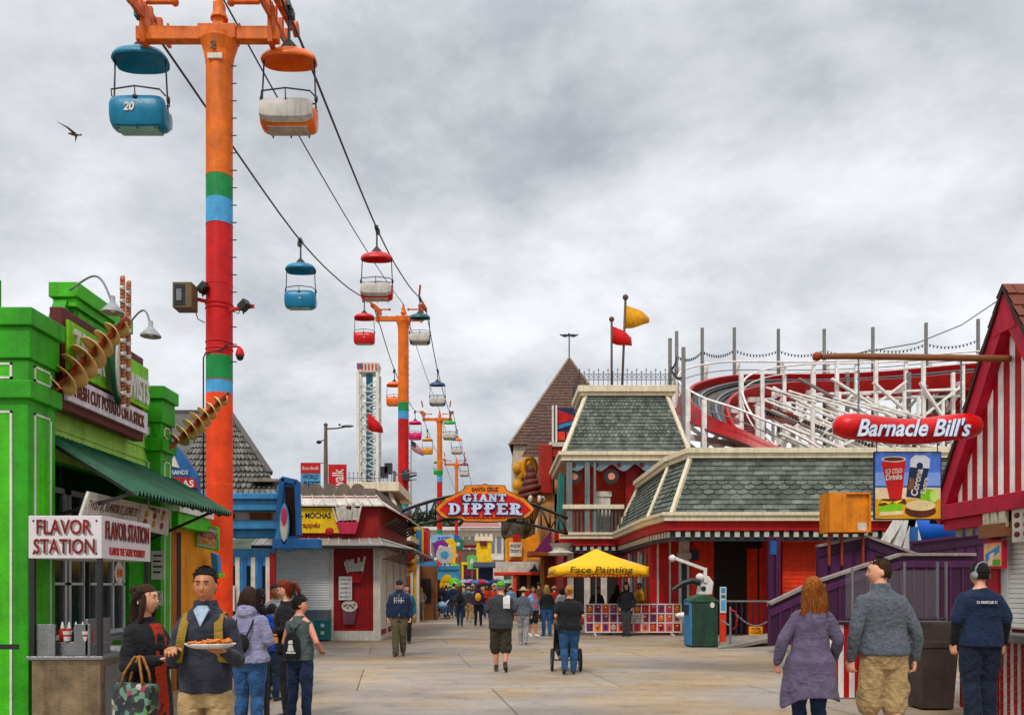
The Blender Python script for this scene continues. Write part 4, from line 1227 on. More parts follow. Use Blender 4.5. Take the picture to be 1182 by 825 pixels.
m = MB(); write(m, 'Boardwalk', (PX(358.5, d), d - .012, PZ(540, d)), XP, ZP, .62, .13, .0, .2); m.mat(1); write(m, 'WORLD', (PX(358.5, d), d, PZ(550, d)), XP, ZP, .6, .16, .02); write(m, 'BEST', (PX(360, d), d, PZ(559, d)), XP, ZP, .6, .24, .02); build(m, 'lettering', [WHITE, NAVY], b_)
m = MB(); m.box(PX(379, d), PX(400, d), d, d + .02, PZ(592, d), PZ(536, d)); b_ = build(m, 'banner', REDP, e, label='red banner')
m = MB(); write(m, 'boardwalk', (PX(390, d), d, PZ(566, d)), ZP, XM, 1.6, .42, .01); build(m, 'lettering', WHITE, b_)
m = MB()
for px0, px1, py in ((347, 376, 534), (347, 376, 574), (376, 400, 536), (376, 400, 591)): m.tube([(PX(px0, d), d + .03, PZ(py, d)), (PX(px1, d), d + .03, PZ(py, d))], .015, 6)
build(m, 'banner_rod', BLK, e)
banner_lamp('thin lamp post under the sky ride behind the arch left end', 463, 60, 553, .9, 0)
banner_lamp('dark lamp post with a long flat head left of the red sky ride column', 455, 46, 545, 1.0, 0)
# ------------------------------------------------------------------ green mansard pavilion behind the kiosk
t = thing('mansard_pavilion', 'low pavilion with green grey mansard roof and cream corner trim', 'pavilion', (-6, 40, 0))
SHG = M('green grey shingle', '#666c65', rough=.9, var=.3, vs=1.6, island=.36, bump=.1, streak=.35, spec=.2)
D = 40
bl, br, tr_, tl = P(385, 618, D), P(470, 618, D), P(450, 568, D + 1.2), P(395, 568, D + 1.2)
m = MB(); m.poly([bl, br, tr_, tl]); m.poly([br, br + YP * 6, tr_ + YP * 4, tr_]); shingles(m, bl, br, tr_, tl, 13, 20, .03, lambda j: j in (5, 6, 7)); build(m, 'roof', SHG, t)
m = MB(); m.beam(br, tr_, .16, .12); m.beam(bl, tl, .16, .12)
m.box(tl.x - .4, tr_.x + .5, D + .6, D + 7, tl.z, tl.z + .42); m.box(bl.x - .2, br.x + .2, D - .3, D + 7, bl.z - .25, bl.z); build(m, 'trim', CREAM, t, bevel=.02)
m = MB(); m.box(bl.x, br.x - .3, D, D + 7, 0, bl.z - .25); build(m, 'wall', REDD, t)
m = MB()
for k in range(14):
 x = tl.x + k * .2
 m.tube([(x, D + .8, tl.z + .42), (x, D + .8, tl.z + .85)], .012, 5)
 m.ball((x, D + .8, tl.z + .88), .03, 6, 4)
m.tube([(tl.x, D + .8, tl.z + .62), (tr_.x, D + .8, tl.z + .62)], .012, 5)
build(m, 'cresting', BLK, t)
# ------------------------------------------------------------------ drop tower far behind
t = thing('drop_tower', 'tall white lattice drop ride tower with blue core rising behind the kiosk', 'ride tower', (PX(426, 95), 95, 0))
d = 95
zb, zt = 0, PZ(432, d)
xs = (PX(415, d), PX(437, d))
m = MB()
for x in xs:
 for y in (d - 1, d + 1): m.beam((x, y, zb), (x, y, zt), .3, .3, (0, 1, 0))
build(m, 'leg_frame', WHITE, t)
m = MB()
k = 0; z = 0
while z < zt - 1.2:
 for y in (d - 1, d + 1):
  m.beam((xs[0], y, z), (xs[1], y, z + 1.2), .1, .1, (0, 1, 0)); m.beam((xs[1], y, z), (xs[0], y, z + 1.2), .1, .1, (0, 1, 0)); m.beam((xs[0], y, z), (xs[1], y, z), .12, .12)
 for x in xs: m.beam((x, d - 1, z), (x, d + 1, z + 1.2), .1, .1)
 z += 1.2
build(m, 'lattice', OFFW, t)
m = MB(); m.box(PX(423, d), PX(430, d), d - .3, d + .3, 0, zt); build(m, 'core', paint('core teal grey', '#3f7d97'), t)
m = MB(); m.prism([(PX(416, d), d - 1.2, zt), (PX(436, d), d - 1.2, zt), (PX(438.5, d), d - 1.2, zt + 1.0), (PX(413.5, d), d - 1.2, zt + 1.0)], (0, 2.4, 0)); m.mat(1)
for k in range(6): m.box(PX(415 + k * 4, d), PX(416.6 + k * 4, d), d - 1.23, d - 1.2, zt + .15, zt + .85)
m.mat(2).box(PX(414, d), PX(421, d), d - 1.22, d - 1.2, zt + .3, zt + .9)
build(m, 'crown_box', [OFFW, REDP, BLUE2], t)
# red pennant on a thin pole in front of the tower
def flag(label, base, top, pts, mat, pole=.03, group=None, cat='flag', polemat=None):
 e = thing('flag', label, cat, base, group)
 base, top = Vector(base), Vector(top)
 m = MB(); m.tube([base, top], pole, 8); m.ball(top + ZP * pole * 2, pole * 2.4, 10, 8); build(m, 'flagpole', polemat or paint('pole brown', '#5e4a3c'), e, 'all')
 # rippled cloth between two edges
 a0, a1, b0, b1 = map(Vector, pts)
 n = 14
 rg = [[], []]
 for i in range(n + 1):
  u = i / n
  w_ = Vector((0, .12 * (b0 - a0).length * math.sin(u * 6.5 + 1) * u, 0))
  dip = ZP * (-.08 * (b0 - a0).length * math.sin(u * math.pi))
  rg[0].append(a0.lerp(b0, u) + w_ - dip * .6); rg[1].append(a1.lerp(b1, u) + w_ * 1.3 + dip)
 m = MB(); m.loft(rg, False, False)
 o = build(m, 'flag_cloth', mat, e, 'all')
 sm = o.modifiers.new('cloth', 'SOLIDIFY'); sm.thickness = .01
 return e
FR, FY = cloth('flag red', '#c01222', rough=.7), cloth('flag yellow', '#d59c1a', rough=.7)
flag('red pennant flying in front of the white lattice tower', P(424.5, 560, 60), P(424.5, 474, 60), (P(424.5, 476, 60), P(424.5, 495, 60), P(441, 492, 60), P(442, 499, 60)), FR, .03)
e = flag('small striped national flag on a thin pole beside the pink cable car', P(474.5, 640, 84), P(474.5, 505, 84), (P(474.5, 507, 84), P(474.5, 518, 84), P(488, 520, 84), P(489, 526, 84)), cloth('flag stripe', '#b98a8e'), .04)
m = MB(); m.prism([P(474.7, 508, 83.9), P(474.7, 513, 83.9), P(480, 516, 83.9), P(480, 511, 83.9)], (0, .05, 0)); build(m, 'canton', NAVY, e)
# ------------------------------------------------------------------ arch sign
t = thing('arch_sign', 'black truss arch over the street carrying a red and orange ride name board', 'arch sign', (-.4, 34, 0))
D = 34.0
m = MB()
def arc(u, top):  # u 0..1 between kiosk roof and balcony
 x = lerp(PX(452, D), PX(655, D), u)
 py = lerp(594, 598, u) - (26 if top else 16) * math.sin(math.pi * u) + (0 if top else 20) - (0 if top else 2)
 return x, PZ(py, D)
N_ = 20
for y in (D - .2, D + .2):
 for tp in (True, False):
  m.tube([Vector((arc(i / N_, tp)[0], y, arc(i / N_, tp)[1])) for i in range(N_ + 1)], .045, 6)
 for i in range(N_):
  a, b_ = arc(i / N_, True), arc((i + 1) / N_, False)
  a2, b2 = arc(i / N_, False), arc((i + 1) / N_, True)
  if i % 2 == 0: m.tube([(a2[0], y, a2[1]), (b2[0], y, b2[1])], .025, 5)
  else: m.tube([(a[0], y, a[1]), (b_[0], y, b_[1])], .025, 5)
  m.tube([(a[0], y, a[1]), (a2[0], y, a2[1])], .025, 5)
for i in range(N_ + 1):
 for tp in (True, False):
  a = arc(i / N_, tp); m.tube([(a[0], D - .2, a[1]), (a[0], D + .2, a[1])], .02, 5)
m.tube([(PX(452, D), D, 0), (PX(452, D), D, PZ(592, D))], .08, 10)
build(m, 'truss', BLK, t, 'all')
def outline(k, y):
 """half outline, mirrored about the sign's centre line; photo points scaled about (560, 583) by k"""
 h = [(0, 560), (4, 561.5), (22, 562), (24, 567), (30, 570), (40, 575), (44, 576), (50, 582), (56, 588), (55, 590), (50, 596), (46, 598.5), (27, 599), (23, 602), (0, 602.5)]
 r_ = [(x, z) for x, z in h] + [(-x, z) for x, z in h[-2:0:-1]]
 return [Vector((PX(560, D) + x * D / F * k, y, PZ(583, D) + (583 - z) * D / F * k)) for x, z in r_]
m = MB(); m.prism(outline(1.04, D - .42), (0, .3, 0)); build(m, 'sign_edge', BLK, t)
m = MB(); m.prism(outline(1.0, D - .46), (0, .06, 0)); o_ = build(m, 'sign_border', paint('sign orange', '#e58a1c'), t)
m = MB();
h = [(0, 571), (22, 571), (30, 574), (42, 580), (52, 589), (44, 595), (26, 595.5), (22, 599), (0, 599)]
r_ = h + [(-x, z) for x, z in h[-2:0:-1]]
m.prism([Vector((PX(560, D) + x * D / F, D - .49, PZ(z, D))) for x, z in r_], (0, .04, 0))
b_ = build(m, 'sign_panel', paint('sign red', '#c40f0c'), t)
m = MB()
for k in range(-4, 5):
 x0 = PX(560 + k * 5, D)
 m.prism([(x0 - .03, D - .494, PZ(598.5, D)), (x0 + .05, D - .494, PZ(598.5, D)), (x0 + .04, D - .494, PZ(594, D)), (x0 - .02, D - .494, PZ(594, D))], (0, .006, 0))
build(m, 'ray', ORANGE, b_)
def slab_glyphs():
 """heavy slab-serif capitals on a 0..1 x 0..1 cell, as lists of polygons"""
 S = .13   # serif height
 def bar(x0, y0, x1, y1): return [(x0, y0), (x1, y0), (x1, y1), (x0, y1)]
 def ring(cx, cy, ro, so, ri, si, a0, a1, n=14):
  o = [(cx + ro * math.cos(a0 + (a1 - a0) * k / n), cy + so * math.sin(a0 + (a1 - a0) * k / n)) for k in range(n + 1)]
  i = [(cx + ri * math.cos(a0 + (a1 - a0) * k / n), cy + si * math.sin(a0 + (a1 - a0) * k / n)) for k in range(n + 1)]
  return [[o[k], o[k + 1], i[k + 1], i[k]] for k in range(n)]
 g = {}
 hp = math.pi / 2
 g['I'] = [bar(.3, 0, .7, 1), bar(.1, 0, .9, S), bar(.1, 1 - S, .9, 1)]
 bowl = ring(.45, .72, .5, .28, .16, .12, -hp, hp)
 g['P'] = [bar(.12, 0, .45, 1), bar(0, 0, .6, S), bar(0, 1 - S, .5, 1), bar(0, .44, .5, .58)] + bowl
 g['R'] = g['P'] + [[(.42, .5), (.66, .5), (.92, .12), (.62, .0)], [(.62, 0), (.92, .14), (1.12, .1), (1.1, -.04), (.8, -.06)]]
 g['D'] = [bar(.1, 0, .42, 1), bar(-.04, 0, .5, S), bar(-.04, 1 - S, .5, 1)] + ring(.42, .5, .6, .5, .27, .34, -hp, hp)
 g['E'] = [bar(.1, 0, .45, 1), bar(-.02, 0, .95, S + .04), bar(-.02, 1 - S - .04, .92, 1), bar(.4, .44, .75, .58), bar(.8, 0, .97, .3), bar(.78, .72, .94, 1)]
 g['T'] = [bar(.33, 0, .67, 1), bar(.18, 0, .82, S), bar(0, 1 - S - .06, 1, 1), bar(0, .68, .15, 1), bar(.85, .68, 1, 1)]
 g['G'] = ring(.52, .5, .55, .52, .2, .34, .55, 2 * math.pi - .1, 20) + [bar(.5, .36, 1.05, .5), bar(.74, .05, 1.0, .45)]
 g['A'] = [[(.0, 0), (.28, 0), (.58, 1), (.36, 1)], [(.62, 0), (1.0, 0), (.64, 1), (.36, 1)], bar(.25, .26, .75, .4), bar(-.1, 0, .4, S), bar(.55, 0, 1.1, S)]
 g['N'] = [bar(.08, 0, .32, 1), bar(.7, 0, .94, 1), [(.08, 1), (.4, 1), (.94, 0), (.64, 0)], bar(-.05, 0, .45, S), bar(-.08, 1 - S, .3, 1), bar(.56, 1 - S, 1.08, 1)]
 return g
GL = slab_glyphs()
def slab(mb, word, x0, y, z0, w, h, gap=.12, depth=.03, grow=0, size=None):
 n = len(word); cw = [.75 if c == 'I' else 1.0 for c in word]
 tot = sum(cw) + gap * (n - 1)
 u = w / tot; x = x0
 for i, c in enumerate(word):
  hh = h if not size else h * size[i]
  for qi, q in enumerate(GL[c]):
   yo = .016 if not (q[0][1] == q[1][1] and q[2][1] == q[3][1] if len(q) == 4 else False) else .0022 * (qi % 7)
   cxq = sum(p[0] for p in q) / len(q); czq = sum(p[1] for p in q) / len(q)
   pts = []
   for a, b2 in q:
    px_, pz_ = x + a * cw[i] * u, z0 + b2 * hh + (h - hh) * .0
    if grow:
     gx, gz = px_ - (x + cxq * cw[i] * u), pz_ - (z0 + czq * hh)
     l_ = math.hypot(gx, gz) or 1
     px_ += gx / l_ * grow; pz_ += gz / l_ * grow
    pts.append(Vector((px_, y - yo, pz_)))
   mb.prism(pts, (0, depth, 0))
  x += (cw[i] + gap) * u
LBL = paint('letter pale blue', '#c9d3ea', streak=0); LSH = paint('letter violet shade', '#3a2560', streak=0)
m = MB()
slab(m, 'GIANT', PX(535, D), D - .55, PZ(580.2, D), 49 * D / F, 8.6 * D / F, .14, .03)
slab(m, 'DIPPER', PX(519, D), D - .55, PZ(595, D), 82 * D / F, 13 * D / F, .12, .03)
m.mat(1)
slab(m, 'GIANT', PX(534.6, D), D - .52, PZ(580.8, D), 49.4 * D / F, 8.8 * D / F, .14, .02, .035)
slab(m, 'DIPPER', PX(518.6, D), D - .52, PZ(595.7, D), 82.4 * D / F, 13.2 * D / F, .12, .02, .04)
build(m, 'lettering', [LBL, LSH], b_, fix=False)
m = MB(); write(m, 'SANTA CRUZ', (PX(560, D), D - .46, PZ(566, D)), XP, ZP, 30 * D / F, 4.6 * D / F, .03, 0, .02); build(m, 'lettering', MAROON, o_)
# ------------------------------------------------------------------ mansard coaster station on the right
t = thing('coaster_station', 'red station building with green grey mansard roofs, cream trim and balcony tower', 'station building', (6, 30, 0))
YF, XW, DG = 26.7, 5.2, 29.3
ZE, ZT = 3.62, 5.72          # eave and top of the low mansard
m = MB()
m.box(XW + .5, 24, DG, 34, 0, ZE)
m.box(XW, XW + .6, 29.36, 36.2, 0, ZE)
m.box(XW + .75, 24, 29.4, 40, ZE, ZT - .1)
m.box(XW - .1, 24, 26.9, 36, ZE - .04, ZE + .1)
m.box(2.75, 8.5, 36.4, 42, 0, ZE)
m.box(3.2, 8.5, 37.8, 42, ZE, 6.9)
build(m, 'wall', REDD, t)
# siding on the main front
m = MB(); clap(m, (PX(904, 27.2), 27.19), (PX(947, 27.2), 27.19), .05, 3.1, 22, YM); m.box(PX(903, 27.2), 24, 27.2, DG, 0, 3.5); clap(m, (PX(800, DG), DG), (PX(823, DG), DG), .05, 3.4, 20, YM)
m.box(PX(797, DG), PX(824, DG), DG - .005, DG + .02, 0, 3); m.box(PX(903, 27.2), PX(948, 27.2), 27.195, 27.3, 0, 3.4)
build(m, 'siding', REDO, t)
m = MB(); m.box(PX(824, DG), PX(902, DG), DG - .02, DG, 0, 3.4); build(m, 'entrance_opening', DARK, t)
m = MB()
for px0, px1, y in ((862, 874, DG - .04), (876, 881, DG - .10)): m.box(PX(px0, DG), PX(px1, DG), y, DG - .02, 0, 2.9)
build(m, 'door_panel', REDO, t)
m = MB()
for px0, px1 in ((886, 893), (894, 900)): m.box(PX(px0, 26), PX(px1, 26), 25.9, 26.1, 0, 3.1)
build(m, 'purple_post', PURP, t, bevel=.015)
m = MB(); m.box(PX(888, 26), PX(895, 26), 25.88, 25.9, PZ(640, 26), PZ(624, 26)); build(m, 'post_notice', BLUE2, t)
m = MB()
m.box(PX(783, DG), PX(795, DG), DG - .1, DG, 0, 3.4)
m.box(PX(781, DG), PX(797, DG), DG - .15, DG, 2.55, 2.75)
for px in (772, 758): m.box(PX(px, DG), PX(px + 2.2, DG), DG - .05, DG + .02, 0, 3.4)
build(m, 'pilaster', OFFW, t)
m = MB(); m.box(PX(786, DG), PX(792, DG), DG - .12, DG - .1, .7, 2.4); m.box(PX(797, DG), PX(806, DG), DG - .1, DG - .01, 2.5, 2.85); build(m, 'pilaster_inset', paint('slate paint', '#2c3c46'), t)
m = MB(); m.box(PX(750, DG), PX(797, DG), DG - .012, DG + .1, 0, 3.4); build(m, 'front_panel', REDP, t)
# street-side wall: windows and pilasters
m = MB()
for k in range(9):
 y = 29.6 + k * .8
 m.mat(0).box(XW - .02, XW, y, y + .55, .5, 2.75)
build(m, 'window', M('station glass', '#23211f', rough=.12, var=.2, bump=0), t)
m = MB()
for k in range(10):
 y = 29.4 + k * .8
 m.mat(k % 3).box(XW - .05, XW + .01, y, y + .13, 0, 2.9)
 m.mat((k + 1) % 3).box(XW - .045, XW + .01, y + .2, y + .28, .4, 2.8)
build(m, 'pilaster', [OFFW, paint('rust stripe', '#a8431f'), paint('grey blue stripe', '#53626c')], t)
# eave: cream cornice, red soffit board, dentil band
path = [(2.55, 36.2), (XW - .12, 36.2), (XW - .12, 28.6), (XW + .12, 26.5), (24, 26.4)]
def band(mb, off, z0, z1, th=.14):
 pts = []
 for i, (x, y) in enumerate(path):
  pts.append(Vector((x - off * (1 if i in (1, 2, 3) else 0), y - off * (1 if i in (0, 1, 3, 4) else .3), 0)))
 for a, b_ in zip(pts, pts[1:]):
  d_ = (b_ - a).normalized(); nn = d_.cross(ZP)
  mb.prism([a + ZP * z0, b_ + ZP * z0, b_ + ZP * z1, a + ZP * z1], -nn * th)
m = MB(); band(m, .30, ZE - .02, ZE + .14, .4); band(m, .36, ZE + .14, ZE + .24, .5); build(m, 'cornice', CREAM, t)
m = MB(); band(m, .14, ZE - .30, ZE - .02, .2); build(m, 'soffit_board', REDP, t)
m = MB(); band(m, .02, ZE - .62, ZE - .30, .1); build(m, 'frieze', paint('frieze grey', '#2e3235'), t)
m = MB()
pts = [Vector((x, y, 0)) for x, y in path]
for a, b_ in zip(pts, pts[1:]):
 L_ = (b_ - a).length; d_ = (b_ - a) / L_; nn = d_.cross(ZP)
 k = 0
 while (k + .5) * .3 < L_:
  c = a + d_ * (k + .3) * .3 + nn * .03
  m = MB(); m.prism([c + ZP * (ZE - .5), c + d_ * .15 + ZP * (ZE - .5), c + d_ * .15 + ZP * (ZE - .33), c + ZP * (ZE - .33)], nn * .06)
  if c.x < 13: build(m, 'dentil', paint('dentil cream', '#c9c2b2'), t)
  k += 1
# mansard slopes
Z0 = ZE + .22
def slope(bl, br, tr, tl, rows, cols, name='roof'):
 m = MB(); m.poly([bl, br, tr, tl]); shingles(m, bl, br, tr, tl, rows, cols, .05, lambda j: j % 9 in (4, 5, 6))
 return build(m, name, SHG, t)
A_ = [(XW - .2, 36.4), (XW - .2, 28.7), (XW + .2, 26.75), (24, 26.6)]
B_ = [(XW + .65, 35.9), (XW + .65, 29.3), (XW + .95, 27.5), (24, 27.35)]
slope(Vector((*A_[0], Z0)), Vector((*A_[1], Z0)), Vector((*B_[1], ZT)), Vector((*B_[0], ZT)), 12, 20)
slope(Vector((*A_[1], Z0)), Vector((*A_[2], Z0)), Vector((*B_[2], ZT)), Vector((*B_[1], ZT)), 12, 5)
slope(Vector((*A_[2], Z0)), Vector((*A_[3], Z0)), Vector((*B_[3], ZT)), Vector((*B_[2], ZT)), 12, 52)
m = MB()
for k in (0, 1, 2):
 m.beam(Vector((*A_[k], Z0)) + Vector((-.05, -.04, 0)), Vector((*B_[k], ZT)) + Vector((-.05, -.04, 0)), .12, .12)
for k in range(3):
 a, b_ = Vector((*B_[k], ZT)), Vector((*B_[k + 1], ZT))
 dd = (b_ - a).normalized(); nn = dd.cross(ZP)
 m.prism([a + nn * .16 - ZP * .05 - dd * .1, b_ + nn * .16 - ZP * .05 + dd * .1, b_ + nn * .16 + ZP * .10 + dd * .1, a + nn * .16 + ZP * .10 - dd * .1], -nn * .5)
 m.prism([a + nn * .24 + ZP * .10 - dd * .14, b_ + nn * .24 + ZP * .10 + dd * .14, b_ + nn * .24 + ZP * .26 + dd * .14, a + nn * .24 + ZP * .26 - dd * .14], -nn * .7)
build(m, 'roof_trim', CREAM, t)
m = MB(); m.box(XW + .75, 24, 28.2, 36, ZT - .08, ZT + .10); m.prism([(XW + .8, 35.7, ZT), (XW + 5, 35.7, ZT), (XW + 5, 37.5, 7.4), (XW + .8, 37.5, 7.4)], (0, .2, 0)); build(m, 'flat_roof', paint('oxide red roof', '#7d2420'), t)
# balcony tower
D = 36.4
tw = [2.86, 7.7]
ZB = PZ(530, D)
m = MB()
m.box(2.62, 8.0, D - .35, 42.4, ZB - .10, ZB + .12); m.box(2.5, 8.1, D - .45, 42.5, ZB + .12, ZB + .28)
q = PZ(458, 37.6)
xa, xb = PX(676, 37.6), PX(769, 37.6)
m.box(xa - .25, xb + .25, 37.3, 40.4, q, q + .15); m.box(xa - .36, xb + .36, 37.2, 40.5, q + .15, q + .42)
bl, br, tl, tr_ = Vector((2.75, D - .3, ZB + .28)), Vector((7.95, D - .3, ZB + .28)), Vector((xa, 37.45, q)), Vector((xb, 37.45, q))
m.beam(bl, tl, .18, .14); m.beam(br, tr_, .18, .14)
m.box(2.7, 5.25, D - .38, D + .02, PZ(588, D), PZ(583, D))
build(m, 'balcony_trim', CREAM, t, bevel=.015)
m = MB(); m.poly([bl, br, tr_, tl]); shingles(m, bl, br, tr_, tl, 16, 26, .05, lambda j: j % 8 in (4, 5, 6))
m.poly([br, Vector((br.x, 42.4, br.z)), Vector((tr_.x, 40.4, tr_.z)), tr_]); m.poly([bl, tl, Vector((tl.x, 40.4, tl.z)), Vector((bl.x, 42.4, bl.z))])
build(m, 'tower_roof', SHG, t)
m = MB()
n = 20
for k in range(n + 1):
 x = lerp(xa - .3, xb + .3, k / n)
 for y in (37.25, 40.4): m.tube([(x, y, q + .42), (x, y, q + (.98 if k % 2 else 1.08))], .014, 5); m.ball((x, y, q + (1.0 if k % 2 else 1.1)), .035, 6, 4)
for y in (37.25, 40.4):
 for zz in (.66, .9): m.tube([(xa - .3, y, q + zz), (xb + .3, y, q + zz)], .014, 5)
 for k in range(n):
  c = Vector((lerp(xa - .3, xb + .3, (k + .5) / n), y, q + .78))
  m.tube([c + Vector((.07 * math.cos(a), 0, .07 * math.sin(a))) for a in [2 * math.pi * j / 10 for j in range(11)]], .010, 4, False)
for x in (xa - .32, xb + .32):
 for k in range(8): m.tube([(x, 37.25 + k * .45, q + .42), (x, 37.25 + k * .45, q + 1.05)], .014, 5)
build(m, 'cresting', BLK, t)
# scalloped valance with discs under the tower eave
m = MB()
pts = [Vector((2.8, D - .2, ZB - .1)), Vector((7.2, D - .2, ZB - .1))]
lo = []
for i in range(61):
 u = i / 60
 lo.append(Vector((lerp(7.2, 2.8, u), D - .2, ZB - .22 - .30 * abs(math.cos(u * math.pi * 4.5)) ** 1.6)))
m.prism(pts + lo, (0, .08, 0)); build(m, 'valance', paint('valance blue grey', '#6d828c'), t)
m = MB()
for k in range(5):
 c = Vector((3.15 + k * .95, D - .215, ZB - .27)); m.prism([c + Vector((.10 * math.cos(a), 0, .10 * math.sin(a))) for a in [2 * math.pi * j / 14 for j in range(14)]], (0, .03, 0))
build(m, 'valance_disc', MAROON, t)
for k, xx in enumerate((3.2, 4.75)):
 m = MB(); c = Vector((xx, D - .05, ZB - .72)); m.prism([c + Vector((.32 * math.cos(a), 0, .32 * math.sin(a))) for a in [2 * math.pi * j / 20 for j in range(20)]], (0, .05, 0)); o = build(m, 'wheel_disc', BLK, t)
 m = MB(); m.prism([c + Vector((.15 * math.cos(a), -.03, .15 * math.sin(a))) for a in [2 * math.pi * j / 16 for j in range(16)]], (0, .05, 0)); build(m, 'hub', paint('salmon hub', '#cf8a78'), o)
m = MB(); m.box(3.2, 7.6, D + 1.2, D + 1.4, ZE + .2, ZB); build(m, 'balcony_back', REDO, t)
m = MB(); m.ball((6.15, D + .1, ZE + .1), (.62, .25, 2.4), 20, 16); build(m, 'arched_panel', REDO, t, 'all')
m = MB(); m.box(5.4, 7.4, D + .3, D + .5, ZE + .2, ZB - .2); build(m, 'balcony_side', REDD, t)
m = MB()
for x, w_ in ((2.85, .24), (3.62, .2), (3.98, .10)): m.box(x, x + w_, D - .3, D - .12, ZE + .24, ZB - .15)
build(m, 'balcony_column', paint('column grey', '#6f7876'), t)
m = MB()
for k in range(16):
 x = 2.95 + k * .16
 m.box(x, x + .07, D - .28, D - .2, ZE + .24, PZ(588, D))
build(m, 'baluster', paint('baluster slate', '#45524f'), t)
m = MB(); m.box(4.1, 4.75, D + .3, D + .5, ZE + .3, PZ(572, D)); m.box(4.05, 4.8, D + .25, D + .55, PZ(572, D), PZ(566, D)); build(m, 'chimney_pier', OFFW, t)
m = MB(); m.prism([(2.5, 36.5, ZE + .4), (2.72, 36.5, ZE + .4), (2.8, 36.5, PZ(548, D)), (2.6, 36.5, PZ(545, D))], (0, 1.2, 0)); build(m, 'teal_curtain', TEALP, t)
m = MB(); m.lathe([(.5, 2.9), (.55, 3.0), (.35, 3.1), (.35, 3.25), (.5, 3.4)], (2.6, 35.9, 0), 20); build(m, 'corbel', OFFW, t, True)
m = MB()
for x in (2.9, 3.6, 4.3): m.box(x, x + .25, 36.2, 36.4, 0, 3.0)
build(m, 'ground_column', OFFW, t)
m = MB()
for x in (3.2, 3.9, 4.6): m.box(x, x + .35, 36.25, 36.4, .6, 2.7)
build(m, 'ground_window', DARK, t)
flag('red pennant on the shorter pole of the green mansard tower roof', (PX(706, 38.5), 38.5, q + .5), P(706, 371, 38.5), (P(706.5, 376, 38.5), P(706.5, 396, 38.5), P(729, 389, 38.5), P(730, 398, 38.5)), FR, .05, 'flags on the tower roof')
flag('amber yellow flag on the taller pole of the green mansard tower roof', (PX(718, 38.5), 38.5, q + .5), P(722, 346, 38.5), (P(722, 352, 38.5), P(721, 379, 38.5), P(750, 366, 38.5), P(750, 371, 38.5)), FY, .055, 'flags on the tower roof')
# ------------------------------------------------------------------ peach building with ice cream cone and witch-hat tower
t = thing('peach_building', 'peach stucco building with brick red pilaster and cap', 'building', (4, 43, 0))
D = 43
m = MB(); m.box(PX(640, D), 6, D, D + 6, 2.4, PZ(516, D)); build(m, 'wall', TAN, t)
m = MB(); m.box(PX(636, D) - .1, 6.2, D - .25, D + 6, PZ(516, D), PZ(511, D)); build(m, 'cap', OFFW, t)
m = MB(); m.box(PX(636, D), 6.1, D - .15, D, PZ(528, D), PZ(516, D)); m.box(PX(623, D), PX(637, D), D - .3, D + 1.5, PZ(570, D), PZ(514, D)); build(m, 'pilaster', paint('brick red', '#9a2d20'), t, bevel=.03)
m = MB(); m.box(PX(624, D), PX(645, D), D, D + 5, 0, PZ(570, D)); build(m, 'lower_wall', paint('sand stucco', '#bf8d5a'), t)
m = MB(); m.box(PX(640, D), PX(660, D), D - 1.2, D, PZ(625, D), PZ(612, D)); build(m, 'red_awning', REDP, t)
m = MB(); m.prism([P(633, 638, 42.5), P(634, 614, 42.5), P(615, 638, 42.5)], (0, -2.0, 0)); build(m, 'purple_awning', paint('plum awning', '#6d2258'), t)
m = MB(); m.box(PX(608, D), PX(660, D), D - 2.5, D, PZ(643, D), PZ(638, D)); m.box(PX(628, D), 6, D - .3, D, 0, PZ(645, D)); build(m, 'shopfront', paint('rust shopfront', '#8a4a24'), t)
e = thing('ice_cream_sign', 'giant chocolate ice cream cone sign beside the peach building', 'sign', P(612, 600, 41))
m = MB()
c0 = P(612, 575, 41)
for k in range(5):
 r_ = .62 - .11 * k + (.06 if k == 1 else 0)
 z = c0.z + .12 + k * .30
 m.ball((c0.x - .04 + .02 * k, 41, z), (r_, r_ * .9, .25), 20, 12, Matrix.Rotation(R(-16), 3, 'Y'))
build(m, 'ice_cream', BROWN, e, 'all')
m = MB(); m.lathe([(.06, 0), (.5, 1.3), (.55, 1.36), (.2, 1.36)], (c0.x + .1, 41, c0.z - 1.35), 20); build(m, 'cone', paint('wafer orange', '#b5702c', grime=.35), e, True)
m = MB()
for k in range(7): m.ball((c0.x + .1 + .5 * math.cos(k * .9), 41 + .5 * math.sin(k * .9), c0.z - .08), (.12, .12, .2), 8, 6)
build(m, 'drip', OFFW, e, 'all')
t = thing('witch_hat_tower', 'cream tower under a steep brown shingled pointed roof', 'tower', (PX(650, 48), 50, 0))
D = 46
SHB = M('brown shingle', '#584036', rough=.85, var=.2, vs=5, island=.25, bump=.1)
ax = P(657, 413, 50)
zc = PZ(513, D)
ea = [Vector((PX(588, D), D, zc)), Vector((PX(730, D), D, zc)), Vector((PX(745, D), 54, zc)), Vector((PX(600, D), 55, zc))]
m = MB()
for a, b_ in zip(ea, ea[1:] + ea[:1]):
 m.poly([a, b_, ax]); shingles(m, a, b_, ax + (b_ - a).normalized() * .03, ax - (b_ - a).normalized() * .03, 30, 26, .04, False)
build(m, 'roof', SHB, t)
m = MB(); m.beam(ea[0], ax, .14, .1); m.beam(ea[1], ax, .12, .1); build(m, 'hip_trim', paint('hip buff', '#8f7f70'), t)
la, lb = P(602, 527, 44.6), P(648, 527, 44.6)
m = MB(); m.poly([la, lb, P(648, 470, 46), P(632, 470, 46)]); shingles(m, la, lb, P(648, 470, 46), P(632, 470, 46), 14, 10, .04); build(m, 'lower_roof', SHB, t)
m = MB(); m.box(PX(593, D), 8, D + .2, 54, 0, zc + .02); build(m, 'wall', paint('cream stucco', '#cdc0a8', grime=.2), t)
m = MB()
